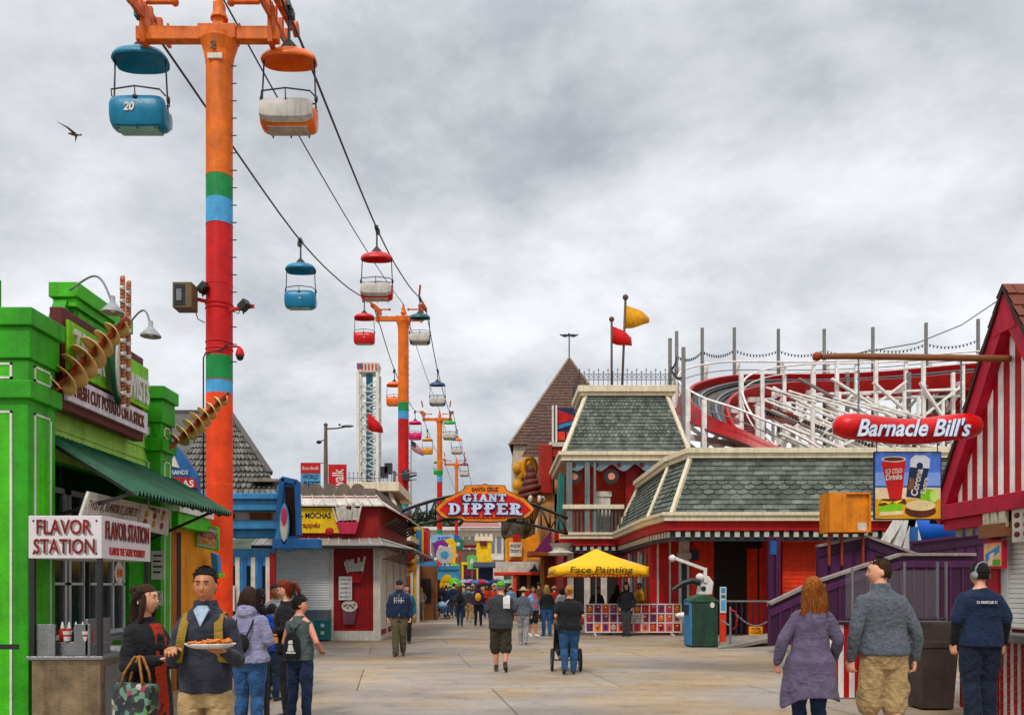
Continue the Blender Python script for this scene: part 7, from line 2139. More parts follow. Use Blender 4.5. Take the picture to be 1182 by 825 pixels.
# ------------------------------------------------------------------ far end of the street
def stall(name, label, cat, px0, px1, pyt, pyb, d, mat, depth=3, roof=None, trim=None, opening=None, sign=None, group=None):
 e = thing(name, label, cat, (PX((px0 + px1) / 2, d), d, 0), group)
 x0, x1, zt = PX(px0, d), PX(px1, d), PZ(pyt, d)
 zb = 0 if pyb is None else PZ(pyb, d)
 m = MB(); m.box(x0, x1, d, d + depth, zb, zt); build(m, 'wall', mat, e)
 if trim:
  m = MB(); m.box(x0 - .1, x1 + .1, d - .12, d + .05, zt - .12, zt + .12)
  for x in (x0, x1): m.box(x - .08, x + .08, d - .08, d, zb, zt - .12)
  build(m, 'trim', trim, e)
 if opening:
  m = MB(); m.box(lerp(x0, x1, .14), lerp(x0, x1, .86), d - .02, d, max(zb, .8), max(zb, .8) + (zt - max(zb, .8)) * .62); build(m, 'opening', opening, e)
 if roof:
  m = MB(); m.prism([(x0 - .4, d - .9, zt - .25), (x1 + .4, d - .9, zt - .25), (x1 + .4, d - .1, zt + .15), (x0 - .4, d - .1, zt + .15)], (0, 0, .1)); build(m, 'canopy', roof, e)
 return e
stall('arcade_entrance', 'red and grey arcade front just past the coffee kiosk', 'shop front', 440, 458, 636, None, 37, REDO, 3, None, GREYM, DARK)
e = thing('striped_booth', 'yellow and white striped booth with arched doorway', 'booth', (PX(470, 39), 39, 0))
D = 39
m = MB()
for k in range(8):
 a, b_ = lerp(458, 484, k / 8), lerp(458, 484, (k + 1) / 8)
 m.mat(k % 2).box(PX(a, D), PX(b_, D), D, D + .2, 0, PZ(640, D))
build(m, 'wall', [YEL, OFFW], e)
m = MB(); m.box(PX(463, D), PX(474, D), D - .03, D, 0, PZ(664, D)); build(m, 'doorway', paint('door orange', '#a65a22'), e)
m = MB(); m.box(PX(458, D), PX(477, D), D - .1, D, PZ(658, D), PZ(648, D)); o = build(m, 'sign_band', YELO, e)
m = MB(); write(m, 'JONES', (PX(467, D), D - .1, PZ(653, D)), XP, ZP, .6, .2, .02); build(m, 'lettering', BLK, o)
m = MB(); m.box(PX(474, D), PX(477, D), D - .12, D, 0, PZ(660, D)); m.box(PX(481, D), PX(484, D), D - .12, D, 0, PZ(645, D)); build(m, 'post', WHITE, e)
e = thing('heart_sign', 'red winged emblem sign above the striped booth', 'sign', P(471, 642, 38.5))
m = MB(); m.prism([P(462, 637, 38.5), P(468, 640, 38.5), P(471, 638, 38.5), P(475, 640, 38.5), P(481, 636, 38.5), P(478, 644, 38.5), P(471, 649, 38.5), P(465, 644, 38.5)], (0, .15, 0)); build(m, 'emblem', REDD, e)
stall('souvenir_shop', 'brown fronted shop behind the striped booth', 'shop front', 484, 500, 650, None, 42, WOOD, 3, None, None, DARK)
e = thing('grey_canopy', 'long grey sloping shop canopy with blue front edge', 'canopy', P(485, 650, 41))
m = MB(); m.prism([P(455, 640, 40), P(506, 655, 47), P(497, 642, 48), P(455, 625, 41.5)], (0, 0, .1)); build(m, 'sheet', paint('canopy grey', '#4d4a48'), e)
m = MB(); m.box(PX(477, 41), PX(504, 41), 40.9, 41.1, PZ(653, 41), PZ(648, 41)); build(m, 'edge', BLUE, e)
m = MB(); m.box(PX(480, 41.5), PX(482, 41.5), 41.4, 41.6, 0, PZ(651, 41.5)); m.box(PX(503, 41.5), PX(504.5, 41.5), 41.4, 41.6, 0, PZ(651, 41.5)); build(m, 'post', WOOD, e)
e = thing('marquee_box', 'red and blue marquee box with yellow edges above the canopy', 'sign', P(482, 650, 44))
D = 44
m = MB(); m.box(PX(466, D), PX(494, D), D, D + 1.4, PZ(652, D), PZ(609, D)); build(m, 'box', REDP, e)
m = MB(); m.box(PX(478, D), PX(489, D), D - .06, D, PZ(650, D), PZ(608, D)); build(m, 'edge', YEL, e)
m = MB(); m.box(PX(480, D), PX(487, D), D - .08, D - .06, PZ(650, D), PZ(611, D)); build(m, 'blue_panel', BLUE, e)
m = MB(); write(m, 'S', (PX(473, D), D, PZ(622, D)), XP, ZP, .28, .5, .04); write(m, 'J', (PX(473, D), D, PZ(612.5, D)), XP, ZP, .2, .28, .03); build(m, 'lettering', YEL, e)
e = thing('round_sign', 'white disc sign with blue centre beside the red column', 'sign', P(513, 650, 56))
m = MB(); c = P(513, 640, 56); m.prism([c + Vector((.55 * math.cos(a), 0, .55 * math.sin(a))) for a in [2 * math.pi * k / 20 for k in range(20)]], (0, .12, 0)); build(m, 'disc', OFFW, e)
m = MB(); m.prism([c + Vector((.26 * math.cos(a), -.03, .26 * math.sin(a))) for a in [2 * math.pi * k / 16 for k in range(16)]], (0, .04, 0)); build(m, 'centre', LBLUE, e)
m = MB(); m.tube([c + YP * .2, Vector((c.x, c.y + .2, 0))], .06, 6); build(m, 'pole', GREYM, e)
e = stall('blue_game_booth', 'light blue game booth with round yellow sign', 'booth', 499, 529, 655, None, 55, LBLUE, 3, None, BLUE, DARK)
D = 54.8
m = MB(); c = P(516, 678, D); m.prism([Vector((c.x + .42 * math.cos(a) * 1.1, D - .2, c.z + .85 * math.sin(a))) for a in [math.pi * k / 14 for k in range(15)]], (0, .12, 0)); o = build(m, 'round_board', YEL, e)
m = MB(); write(m, 'Lemonade', (c.x, D - .2, c.z + .4), XP, ZP, .62, .15, .01); build(m, 'lettering', RUST, o)
for lb, px, py, w_, h_, d_, mt, nm in (('purple square game sign', 509, 633, .5, .6, 60, paint('game purple', '#7d2c86'), 'game_sign'), ('yellow upright game sign', 519, 635, .45, .9, 62, YEL, 'game_sign'), ('lime green balloon shaped sign', 526, 655, .3, .3, 58, paint('lime ball', '#63c01a'), 'balloon_sign'), ('red and yellow flame shaped sign', 526, 641, .4, .45, 64, REDO, 'game_sign'), ('green ring shaped sign at the booth corner', 525, 674, .38, .4, 54.4, paint('lime ball', '#63c01a'), 'balloon_sign'), ('light green painted figure sign', 545, 648, .45, .6, 72, paint('mint green', '#6fb56a'), 'game_sign'), ('teal square game sign', 529, 628, .4, .4, 63, TEALP, 'game_sign')):
 e = thing(nm, lb + ' among the distant stalls', 'sign', P(px, py, d_), 'bright signs of the distant stalls')
 c = P(px, py, d_)
 m = MB()
 if nm == 'balloon_sign': m.ball(c, (w_, .15, h_), 12, 8)
 else: m.prism([c + Vector((a * w_, 0, b_ * h_)) for a, b_ in ((-.9, -1), (.9, -1), (1, .6), (.4, 1), (-.5, .9), (-1, .7))], (0, .15, 0))
 build(m, 'board', mt, e)
 m = MB(); m.tube([Vector((c.x, c.y + .2, 0)), Vector((c.x, c.y + .2, c.z))], .05, 6); build(m, 'pole', GREYM, e)
 m = MB(); m.ball(c + YM * (.16 if nm == 'balloon_sign' else .02), (w_ * .4, .03, h_ * .4), 8, 6); build(m, 'motif', OFFW, e)
e = thing('direction_sign', 'pale blue arrow shaped overhead direction sign with dark blue end', 'sign', P(520, 622, 66))
D = 66
m = MB(); m.prism([P(498, 626, D), P(524, 626, D), P(524, 617, D), P(498, 617, D)], (0, .15, 0)); build(m, 'board', paint('sign ice blue', '#8fb6d4'), e)
m = MB(); m.prism([P(524, 627, D), P(529, 626, D), P(530, 618, D), P(524, 616, D)], (0, .15, 0)); build(m, 'end_panel', BLUE2, e)
m = MB(); write(m, 'RIDES', (PX(513, D), D, PZ(621.5, D)), XP, ZP, 1.0, .3, .03); build(m, 'lettering', BLUE2, e)
m = MB(); m.tube([P(500, 622, D + .2), Vector((PX(500, D), D + .2, 0))], .08, 6); build(m, 'pole', GREYM, e)
e = thing('yellow_castle', 'yellow castle tower with cream battlements at the street end', 'tower', (PX(557, 98), 98, 0))
D = 98
m = MB(); m.box(PX(550, D), PX(567, D), D, D + 3, 0, PZ(620, D)); m.prism([P(548, 650, D - .05), P(569, 650, D - .05), P(566, 636, D - .05), P(551, 636, D - .05)], (0, 2, 0)); build(m, 'wall', YEL, e)
m = MB(); m.box(PX(548, D), PX(569, D), D - .2, D + 3, PZ(624, D), PZ(619, D))
for k in range(4): m.box(PX(549 + k * 5.4, D), PX(552 + k * 5.4, D), D - .2, D + .3, PZ(619, D), PZ(616, D))
build(m, 'battlement', CREAM, e)
m = MB(); m.box(PX(554, D), PX(562, D), D - .25, D - .2, PZ(630, D), PZ(624, D)); m.box(PX(551, D), PX(555, D), D - .1, D - .06, PZ(662, D), PZ(652, D)); build(m, 'opening', BROWN, e)
e = thing('white_pavilion', 'long white building with glazed upper floor closing the street', 'building', (PX(545, 125), 125, 0))
D = 125
m = MB(); m.box(PX(484, D), PX(600, D), D, D + 10, 0, PZ(610, D)); build(m, 'wall', OFFW, e)
m = MB(); m.box(PX(482, D), PX(602, D), D - .8, D, PZ(612, D), PZ(608, D)); m.box(PX(482, D), PX(602, D), D - .5, D, PZ(646, D), PZ(642, D)); build(m, 'cornice', WHITE, e)
for k in range(14):
 a = 490 + k * 7.6
 m = MB(); m.box(PX(a, D), PX(a + 5, D), D - .05, D, PZ(638, D), PZ(619, D)); build(m, 'window', M('far glass', '#6d757c', rough=.2), e)
m = MB(); m.prism([P(530, 609, D - 1), P(580, 609, D - 1), P(573, 600, D + 4), P(537, 600, D + 4)], (0, .3, 0)); build(m, 'roof', paint('faded pink roof', '#9b6a62'), e)
e = thing('brown_arcade', 'low brown arcade with red fascia in front of the white pavilion', 'building', (PX(540, 105), 105, 0))
D = 105
m = MB(); m.box(PX(528, D), PX(552, D), D, D + 4, 0, PZ(634, D)); build(m, 'wall', paint('arcade taupe', '#6c5a48'), e)
m = MB(); m.box(PX(528, D), PX(553, D), D - .3, D, PZ(632, D), PZ(629, D)); build(m, 'fascia', REDP, e)
m = MB(); m.box(PX(528, D), PX(553, D), D - .5, D + 4, PZ(629, D), PZ(622, D)); build(m, 'roof', TAUPE, e)
e = thing('orange_facade', 'orange yellow ride facade with white notice and curled top', 'ride facade', (PX(600, 45), 45, 0))
D = 45
m = MB(); m.prism([P(583, 660, D), P(583, 622, D), P(588, 620, D), P(605, 622, D), P(622, 614, D), P(630, 640, D), P(630, 660, D)], (0, 1, 0)); build(m, 'board', paint('facade gold', '#dd9224', grime=.35), e)
m = MB(); m.box(PX(592, D), PX(600, D), D - .2, D, PZ(627, D), PZ(617, D)); m.prism([P(588, 645, D - .1), P(602, 646, D - .1), P(606, 655, D - .1), P(586, 652, D - .1)], (0, .2, 0)); build(m, 'red_ornament', REDP, e)
m = MB(); m.box(PX(588, D), PX(602, D), D - .3, D - .2, PZ(642, D), PZ(626, D)); o = build(m, 'notice', OFFW, e)
m = MB(); write(m, 'RIDE', (PX(595, D), D - .3, PZ(630, D)), XP, ZP, .5, .16, .02); write(m, 'TICKETS', (PX(595, D), D - .3, PZ(636, D)), XP, ZP, .55, .16, .02); build(m, 'lettering', BLK, o)
e = thing('white_canopy_stall', 'stall with long white fascia edged in orange red', 'stall', (PX(597, 43.6), 43.6, 0))
D = 43.6
m = MB(); m.box(PX(572, D), PX(622, D), D, D + 4, PZ(660, D), PZ(648, D)); build(m, 'fascia', OFFW, e)
m = MB(); m.box(PX(570, D), PX(622, D), D - .1, D + 4, PZ(663, D), PZ(660, D)); m.box(PX(592, D), PX(596, D), D, D + .3, 0, PZ(663, D)); build(m, 'edge', REDO, e)
m = MB(); m.box(PX(600, D), PX(622, D), D + 1, D + 3, 0, PZ(663, D)); build(m, 'interior', paint('dim interior', '#3a3936'), e)
m = MB(); m.prism([P(610, 659, D - .05), P(622, 659, D - .05), P(619, 655, D - .05), P(617, 650, D - .05), P(615, 655, D - .05)], (0, .04, 0)); build(m, 'emblem', BLK, e)
stall('navy_awning_stall', 'dark navy awning stall below the yellow castle', 'stall', 552, 569, 652, None, 70, NAVY, 3, paint('awning navy', '#20283a'), None, DARK)
stall('maroon_stall', 'maroon stall front between the game signs and the navy awning', 'stall', 534, 551, 650, None, 74, paint('stall maroon', '#6a1c34'), 3, None, YEL, DARK)
stall('tan_shopfront', 'tan stone shopfront under the plum awning', 'shop front', 608, 640, 645, None, 44, paint('stone tan', '#a07848', grime=.4), 4, None, None, DARK)
# rock-work figure dark above the orange facade
e = thing('rock_sculpture', 'dark grey carved rock sculpture rising over the orange facade', 'sculpture', P(598, 625, 45.6))
m = MB()
for k in range(16):
 a = 584 + (k % 8) * 4; y = 606 + (k // 8) * 9 + 4 * math.sin(k * 2.1)
 m.ball(P(a, y, 45.6 + .2 * math.sin(k)), (.26, .2, .44 + .14 * math.sin(k * 1.7)), 10, 8, None, lambda d: 1 + .2 * noise.noise(d * 3))
m.box(PX(584, 45.9), PX(616, 45.9), 63, 64, 0, PZ(612, 45.6))
build(m, 'rock', M('rockwork', '#4d463c', rough=.9, var=.4, vs=4, bump=.2), e, 'all')
# ------------------------------------------------------------------ trees and hills
hl = MB()
n = 60
rows = [[], []]
for k in range(n + 1):
 x = lerp(-260, 260, k / n)
 rows[0].append(Vector((x, 400, -1))); rows[1].append(Vector((x, 470, 24 + 10 * noise.noise(Vector((x * .012, 3, 0))) + 4 * noise.noise(Vector((x * .05, 1, 0))))))
rows.append([v + Vector((0, 300, -20)) for v in rows[1]])
hl.loft(rows, False, False)
build(hl, 'hills', M('wooded hill', '#39452f', rough=.95, var=.5, vs=.12), None, 'all', kind='structure')
LEAF = [M('leaf dark', '#27361d', rough=.8, var=.3, island=.4), M('leaf mid', '#3b4d26', rough=.8, var=.3, island=.4)]
def tree(label, px, d, ytop, w, name='tree', seed=1):
 rr = random.Random(seed)
 x, zt = PX(px, d), PZ(ytop, d)
 e = thing(name, label, 'tree', (x, d, 0), 'trees beyond the rides')
 m = MB(); m.tube([(x, d, 0), (x + .2, d, zt * .4), (x, d, zt * .75)], [.4, .3, .12], 8)
 for k in range(5):
  a = k * 1.3; m.tube([(x + .1, d, zt * (.35 + .06 * k)), (x + w * .3 * math.cos(a), d + w * .3 * math.sin(a), zt * (.6 + .05 * k))], [.14, .05], 6)
 build(m, 'trunk', WOOD, e, True)
 m = MB()
 blobs = [(Vector((x + w * .36 * rr.uniform(-1, 1), d + w * .3 * rr.uniform(-1, 1), zt * rr.uniform(.5, .9))), w * rr.uniform(.12, .24)) for _ in range(16)] + [(Vector((x, d, zt * .92)), w * .16)]
 for c, r_ in blobs:
  for _ in range(130):
   v = Vector((rr.gauss(0, 1), rr.gauss(0, 1), rr.gauss(0, 1))).normalized() * r_ * rr.uniform(.6, 1.05)
   q = c + Vector((v.x, v.y, v.z * .8)); s_ = w * .028 * rr.uniform(.7, 1.5)
   a = Vector((rr.uniform(-1, 1), rr.uniform(-1, 1), rr.uniform(-.6, .6))).normalized() * s_; b_ = a.cross(Vector((rr.uniform(-1, 1), rr.uniform(-1, 1), 1))).normalized() * s_ * .7
   m.mat(rr.random() < .4).poly([q - a, q + b_, q + a, q - b_])
 build(m, 'crown', LEAF, e, fix=False)
for k, (px, d, yt, w) in enumerate(((492, 150, 592, 12), (506, 160, 588, 13), (476, 165, 596, 12), (1036, 95, 470, 7), (1058, 100, 474, 7), (1076, 98, 462, 6), (590, 150, 598, 12), (462, 140, 598, 10))):
 tree(('dark green tree beyond the left end of the arch truss', 'taller dark green tree behind the arch sign left edge', 'dark green tree seen between the red column and the drop tower', 'small dark tree behind the coaster timbers near the sausage sign', 'small dark tree behind the coaster, beside the drinks board edge', 'narrow dark tree behind the coaster next to the palm', 'dark tree behind the rock sculpture', 'dark tree just right of the mansard pavilion roof')[k], px, d, yt, w, 'tree', k + 3)
def palm(label, px, d, ytop, seed):
 rr = random.Random(seed)
 x, zt = PX(px, d), PZ(ytop, d)
 e = thing('palm_tree', label, 'tree', (x, d, 0), 'palms behind the coaster')
 m = MB(); m.tube([(x, d, 0), (x + .3, d, zt * .5), (x, d, zt - .6)], [.35, .25, .2], 10); build(m, 'trunk', WOOD, e, True)
 m = MB()
 c = Vector((x, d, zt - .6))
 for k in range(46):
  az = rr.uniform(0, 2 * math.pi); el = rr.uniform(-.9, 1.3)
  L_ = rr.uniform(1.6, 2.3)
  dv = Vector((math.cos(az) * math.cos(el), math.sin(az) * math.cos(el), math.sin(el)))
  pts = [c + dv * L_ * u - ZP * .9 * u * u for u in (0, .25, .5, .75, 1)]
  sdv = dv.cross(ZP).normalized()
  for a, b_ in zip(pts, pts[1:]):
   for sg in (-1, 1):
    for j in range(3):
     q = a.lerp(b_, j / 3)
     m.mat(k % 2).poly([q, q + (b_ - a) * .25, q + (b_ - a) * .5 + sdv * sg * .42 - ZP * .25])
 build(m, 'crown', LEAF, e, fix=False)
palm('ragged palm crown behind the coaster beside the striped gable', 1108, 70, 425, 4)
palm('second palm crown lower behind the coaster timbers', 1088, 76, 442, 9)
# ------------------------------------------------------------------ the people in front
def at(px, d): return PX(px, d), d
BLACKC = cloth('black', '#191a1d'); NAVYC = cloth('navy', '#1d2942'); JEAN = cloth('blue denim', '#34557e', var=.35, vs=5); JEAND = cloth('dark denim', '#222f49', var=.3); KHAKI = cloth('khaki', '#a8906c'); CHAR = cloth('charcoal', '#3a3b3e'); OLIVE = cloth('olive shorts', '#38352b'); TAUPEC = cloth('taupe trousers', '#57503f')
GREYC = cloth('heather grey', '#565b62', var=.34, vs=55, bump=.05); LAV = cloth('lavender grey', '#8d8ba6'); PURPC = cloth('mauve knit', '#5d5468', var=.25, bump=.05); STONE = cloth('slate jacket', '#33353f'); REDC = cloth('red', '#b01820'); WHITEC = cloth('white', '#c9c6c2'); BLUEC = cloth('puffer blue', '#1c3f9a'); SAGE = cloth('sage grey', '#4f5a58'); RUSTC = cloth('rust', '#a83a20'); DENJ = cloth('light denim', '#6d8cab', var=.3); YELC = cloth('yellow', '#d6a012'); LIMEC = cloth('lime', '#58a81c'); BEIGE = cloth('beige', '#a8977c'); TEALC = cloth('teal', '#2a6a70'); PLUM = cloth('plum', '#3a2748'); PINKC = cloth('pink', '#b5586a'); BROWNC = cloth('brown', '#54402f')
STRAPC = cloth('tan strap', '#8a7038'); GREYL = cloth('light grey', '#8d8d90')
# man with the tray
x, y = at(237, 5.9)
am = {'L': ((.222, .0, 1.12), (.18, -.23, 1.2), (-.35, -1, .05)), 'R': ((-.222, .0, 1.12), (-.14, -.24, 1.21), (.05, -1, .15)), 'Lpalm': (0, 0, 1), 'Rpalm': (.2, 0, -1), 'Lcurl': .25, 'Rcurl': .55}
p = person('man in slate jacket and khaki trousers facing forward with a white tray of fries', x, y, 4, 1.72, 'm', .9, stand_legs(.11), am, dict(kind='long', mat=STONE, inf=.012, hem=.9, collar=1, name='jacket', wr=.009), dict(kind='pants', mat=KHAKI, inf=.014), 'black', dict(kind='short', col='black', low=.66, vol=1.03), 'tan', .0062, yaw=2)
m = MB(); m.prism([(-.05, -.118, 1.47), (0, -.135, 1.36), (.05, -.118, 1.47), (.03, -.09, 1.50), (-.03, -.09, 1.50)], (0, .05, 0))
for v in m.v: v *= 1.72 / 1.75
worn(p, m, 'undershirt', cloth('pale blue tee', '#a9bccb'))
m = MB()
for sg in (-1, 1):
 m.loft([[Vector((sg * (xx + dx), yy - .006 * (abs(dx) < .02), zz)) for dx in (-.028, 0, .028)] + [Vector((sg * (xx + dx), yy + .014, zz)) for dx in (.028, 0, -.028)] for xx, yy, zz in ((.115, .09, 1.40), (.112, .03, 1.452), (.11, -.045, 1.44), (.115, -.115, 1.37), (.125, -.148, 1.28), (.135, -.155, 1.19), (.15, -.125, 1.12), (.18, -.03, 1.10))])
for v in m.v: v *= 1.72 / 1.75
worn(p, m, 'backpack_strap', STRAPC, True)
m = MB(); m.ball((0, .19, 1.24), (.15, .09, .22), 16, 12); worn(p, m, 'backpack', STRAPC, True)
e = held_thing(p, 'food_tray', 'white oval tray heaped with orange spiral fries held in the man\'s hand', 'tray', (.12, -.34, 1.205))
M_ = MB()
rg = []
for rr_, z in ((.0, 0), (.6, 0), (.85, .012), (1, .03), (.98, .034), (.82, .016), (.0, .006)):
 rg.append([Vector((.12 + .165 * rr_ * math.cos(a), -.34 + .09 * rr_ * math.sin(a), 1.205 + z)) for a in [2 * math.pi * k / 28 for k in range(28)]])
M_.loft(rg, False); build(M_, 'plate', WHITE, e, 'all')
M_ = MB(); rr = random.Random(2)
for k in range(22):
 c0 = Vector((.12 + rr.uniform(-.11, .12), -.34 + rr.uniform(-.05, .05), 1.222 + rr.uniform(0, .028)))
 ax = rr.uniform(0, 3)
 M_.tube([c0 + Vector((.026 * math.cos(t_ * .9 + ax), .022 * math.sin(t_ * .9 + ax), .003 * t_)) for t_ in range(7)], .0075, 6)
build(M_, 'fries', M('spiral fries', '#d07a1c', rough=.5, var=.35, vs=30), e, 'all')
place_held(p, e)
# woman in the black cardigan
x, y = at(168, 6.35)
am = {'L': ((.20, -.10, 1.12), (.10, -.30, 1.16), (.05, -1, .15)), 'R': ((-.24, -.02, 1.12), (-.16, -.27, 1.17), (.1, -1, .12)), 'Lpalm': (-.3, 0, 1), 'Rpalm': (.3, 0, 1), 'Lcurl': .5, 'Rcurl': .5}
p = person('woman in long black cardigan over rust dress, side on, holding a snack', x, y, 72, 1.62, 'f', 1.05, stand_legs(.08), am, dict(kind='long', mat=BLACKC, inf=.026, hem=.60, flare=.06, name='cardigan', wr=.009), dict(kind='skirt', mat=RUSTC, hem=.34, inf=.0), 'black', dict(kind='long', col='brown', len=.34, w=.078, low=.46), 'fair', .0062, yaw=8)
m = MB(); m.ball((0, .105, 1.70), (.04, .04, .038), 14, 10)
for v in m.v: v *= 1.62 / 1.75
worn(p, m, 'hair_bun', HAIR['brown'], 'all')
m = MB(); m.loft([[Vector((xx * w_, yy, zz)) for xx in (-1, -.5, 0, .5, 1)] + [Vector((xx * w_ * .8, yy + .06, zz)) for xx in (1, 0, -1)] for w_, yy, zz in ((.045, -.105, 1.44), (.06, -.145, 1.33), (.065, -.158, 1.22), (.06, -.15, 1.05), (.07, -.165, .85), (.08, -.17, .62))])
for v in m.v: v *= 1.62 / 1.75
worn(p, m, 'dress_front', RUSTC, True)
m = MB(); m.ball((.083, .0, 1.605), (.007, .01, .018), 8, 6); m.ball((-.083, .0, 1.605), (.007, .01, .018), 8, 6)
for v in m.v: v *= 1.62 / 1.75
worn(p, m, 'earbud', WHITE, 'all')
e = held_thing(p, 'snack_boat', 'small pale paper boat with fries held by the woman in black', 'snack', (-.04, -.42, 1.10))
M_ = MB(); M_.loft([[Vector((-.06 + a * s_, -.40 + b_ * s_ * .7, 1.105 + z)) for a, b_ in ((-.06, -.06), (.06, -.06), (.06, .06), (-.06, .06))] for s_, z in ((.7, 0), (1, .035))]); build(M_, 'paper_boat', BEIGE, e)
M_ = MB()
for k in range(8): M_.ball((-.06 + .035 * math.cos(k * 2.2), -.40 + .026 * math.sin(k * 2.2), 1.142 + .006 * (k % 3)), (.022, .012, .010), 8, 6)
build(M_, 'fries', MATS['spiral fries'], e, 'all')
place_held(p, e)
e = held_thing(p, 'tote_bag', 'patterned multicoloured tote bag hanging from the woman\'s forearm', 'bag', (-.26, -.12, .70))
def tote_mat():
 m_ = bpy.data.materials.new('tote print'); m_.use_nodes = True
 nt_ = m_.node_tree; b_ = nt_.nodes['Principled BSDF']
 vo = nt_.nodes.new('ShaderNodeTexVoronoi'); vo.inputs['Scale'].default_value = 26
 tc_ = nt_.nodes.new('ShaderNodeTexCoord'); nt_.links.new(tc_.outputs['Object'], vo.inputs['Vector'])
 cr_ = nt_.nodes.new('ShaderNodeValToRGB'); cr_.color_ramp.interpolation = 'CONSTANT'
 els = cr_.color_ramp.elements
 for i, (p_, c_) in enumerate(((0, '#1c2226'), (.34, '#5b7f68'), (.48, '#8f2f45'), (.58, '#243a3a'), (.70, '#a8a295'), (.80, '#2c2c30'), (.92, '#4f8a3c'))):
  q = els[i] if i < 2 else els.new(p_)
  q.position = p_; q.color = (*lin(c_), 1)
 sp = nt_.nodes.new('ShaderNodeSeparateColor'); nt_.links.new(vo.outputs['Color'], sp.inputs[0])
 nt_.links.new(sp.outputs[0], cr_.inputs[0]); nt_.links.new(cr_.outputs[0], b_.inputs['Base Color']); b_.inputs['Roughness'].default_value = .4
 return m_
M_ = MB()
M_.loft([[Vector((-.27 + a * w_, -.14 + b_ * l_, z)) for a, b_ in ((-1, -1), (1, -1), (1, 1), (-1, 1))] for w_, l_, z in ((.05, .13, .66), (.065, .15, .70), (.06, .165, .82), (.045, .18, .93))]); build(M_, 'bag_body', tote_mat(), e, bevel=.02)
M_ = MB()
for sx in (-.04, .04):
 M_.tube([(-.27 + sx, -.24, .9), (-.27 + sx, -.225, 1.0), (-.25 + sx * .5, -.17, 1.11), (-.25 + sx * .5, -.14, 1.115), (-.27 + sx, -.08, 1.0), (-.27 + sx, -.05, .9)], .009, 8)
build(M_, 'handle', cloth('tan leather', '#9c6a3c'), e, 'all')
place_held(p, e)
# the queue beyond them
x, y = at(288, 9.0)
p = person('woman in lavender grey hoodie and blue jeans seen from behind in the queue', x, y, 172, 1.60, 'f', 1.12, stand_legs(.09), arms('front'), dict(kind='long', mat=LAV, inf=.03, hem=.9, hood=1, name='hoodie', wr=.009), dict(kind='pants', mat=JEAN, inf=.012), 'black', dict(kind='long', col='brown', len=.16, w=.095, vol=1.06), 'fair', .0072)
m = MB()
m.ball((0, .21, 1.12), (.09, .05, .11), 14, 10)
for sg in (-1, 1): m.tube([(sg * .10, .10, 1.40), (sg * .09, .165, 1.30), (sg * .05, .19, 1.2), (sg * .06, .185, 1.08)], .012, 6)
for v in m.v: v *= 1.60 / 1.75
worn(p, m, 'mini_backpack', BLACKC, True)
x, y = at(330, 10.4)
am = {'L': ((.22, .0, 1.14), (.13, -.24, 1.08), (-.2, -1, 0)), 'R': ((-.22, .0, 1.14), (-.10, -.24, 1.06), (.2, -1, 0))}
person('red haired woman with ponytail in black jacket and black trousers, looking down', x, y, -78, 1.68, 'f', 1.0, stand_legs(.07), am, dict(kind='long', mat=BLACKC, inf=.022, hem=.86, name='jacket'), dict(kind='pants', mat=cloth('washed black', '#23252b'), inf=.01), 'black', dict(kind='pony', col='red', vol=1.05), 'fair', .0072, yaw=0, tilt=16, sway=.03)
x, y = at(346, 9.9)
am = {'L': ((.24, -.02, 1.13), (.14, -.2, 1.02), (-.4, -1, 0)), 'R': ((-.27, .05, 1.14), (-.25, -.14, 1.02), (.3, -1, -.2))}
p = person('boy in sage tank top and dark jeans with a black drawstring bag, seen from behind', x, y, 165, 1.49, 'm', .96, stand_legs(.1), am, dict(kind='tank', mat=SAGE, inf=.012, hem=.9, name='tank_top'), dict(kind='pants', mat=JEAND, inf=.013), 'black', dict(kind='short', col='black', vol=1.1), 'pink', .0068, yaw=-62)
m = MB(); m.loft([ering(zz, .03, .16, rx, .045, 16) for zz, rx in ((.93, .1), (.97, .125), (1.1, .12), (1.2, .10), (1.27, .05))]); m.tube([(.03, .15, 1.26), (-.06, .12, 1.38), (-.10, .03, 1.425)], .008, 6); m.tube([(.03, .15, 1.26), (.09, .12, 1.38), (.12, .03, 1.42)], .008, 6)
for v in m.v: v *= 1.49 / 1.75
worn(p, m, 'drawstring_bag', BLACKC, True)
m = MB()
for q in (((-.05, 1.0), (.09, 1.0), (.09, 1.02), (-.05, 1.02)), ((-.03, 1.03), (.07, 1.03), (.05, 1.12), (.0, 1.12)), ((-.01, 1.13), (.06, 1.13), (.05, 1.17), (.0, 1.18))): m.prism([(.02 + (xx - .02), .208, zz) for xx, zz in q], (0, .004, 0))
for v in m.v: v *= 1.49 / 1.75
worn(p, m, 'bag_print', WHITE, False)
x, y = at(314, 12.2)
person('child in bright blue puffer jacket standing in the queue, seen from behind', x, y, 160, 1.36, 'm', 1.1, stand_legs(.09), arms('pocket'), dict(kind='long', mat=BLUEC, inf=.04, hem=.9, hood=1, name='jacket'), dict(kind='pants', mat=JEAND), 'black', dict(kind='short', col='black', vol=1.05), 'tan', .010)
x, y = at(300, 13.0)
person('dark haired person in black top behind the child in the puffer jacket', x, y, 150, 1.58, 'f', 1.0, stand_legs(), arms('front'), dict(kind='long', mat=BLACKC, hem=.9), dict(kind='pants', mat=JEAND), 'black', dict(kind='long', col='black', len=.12), 'brown', .010)
x, y = at(318, 13.6)
person('dark skinned person in grey top at the back of the queue, facing forward', x, y, 20, 1.64, 'm', 1.0, stand_legs(), arms('front'), dict(kind='long', mat=GREYL, hem=.9), dict(kind='pants', mat=BLACKC), 'black', dict(kind='short', col='black', vol=1.08), 'brown', .010)
e = thing('queue_stanchion', 'black queue stanchion post on round base beside the lavender hoodie woman', 'stanchion', (PX(308, 9.4), 9.4, 0))
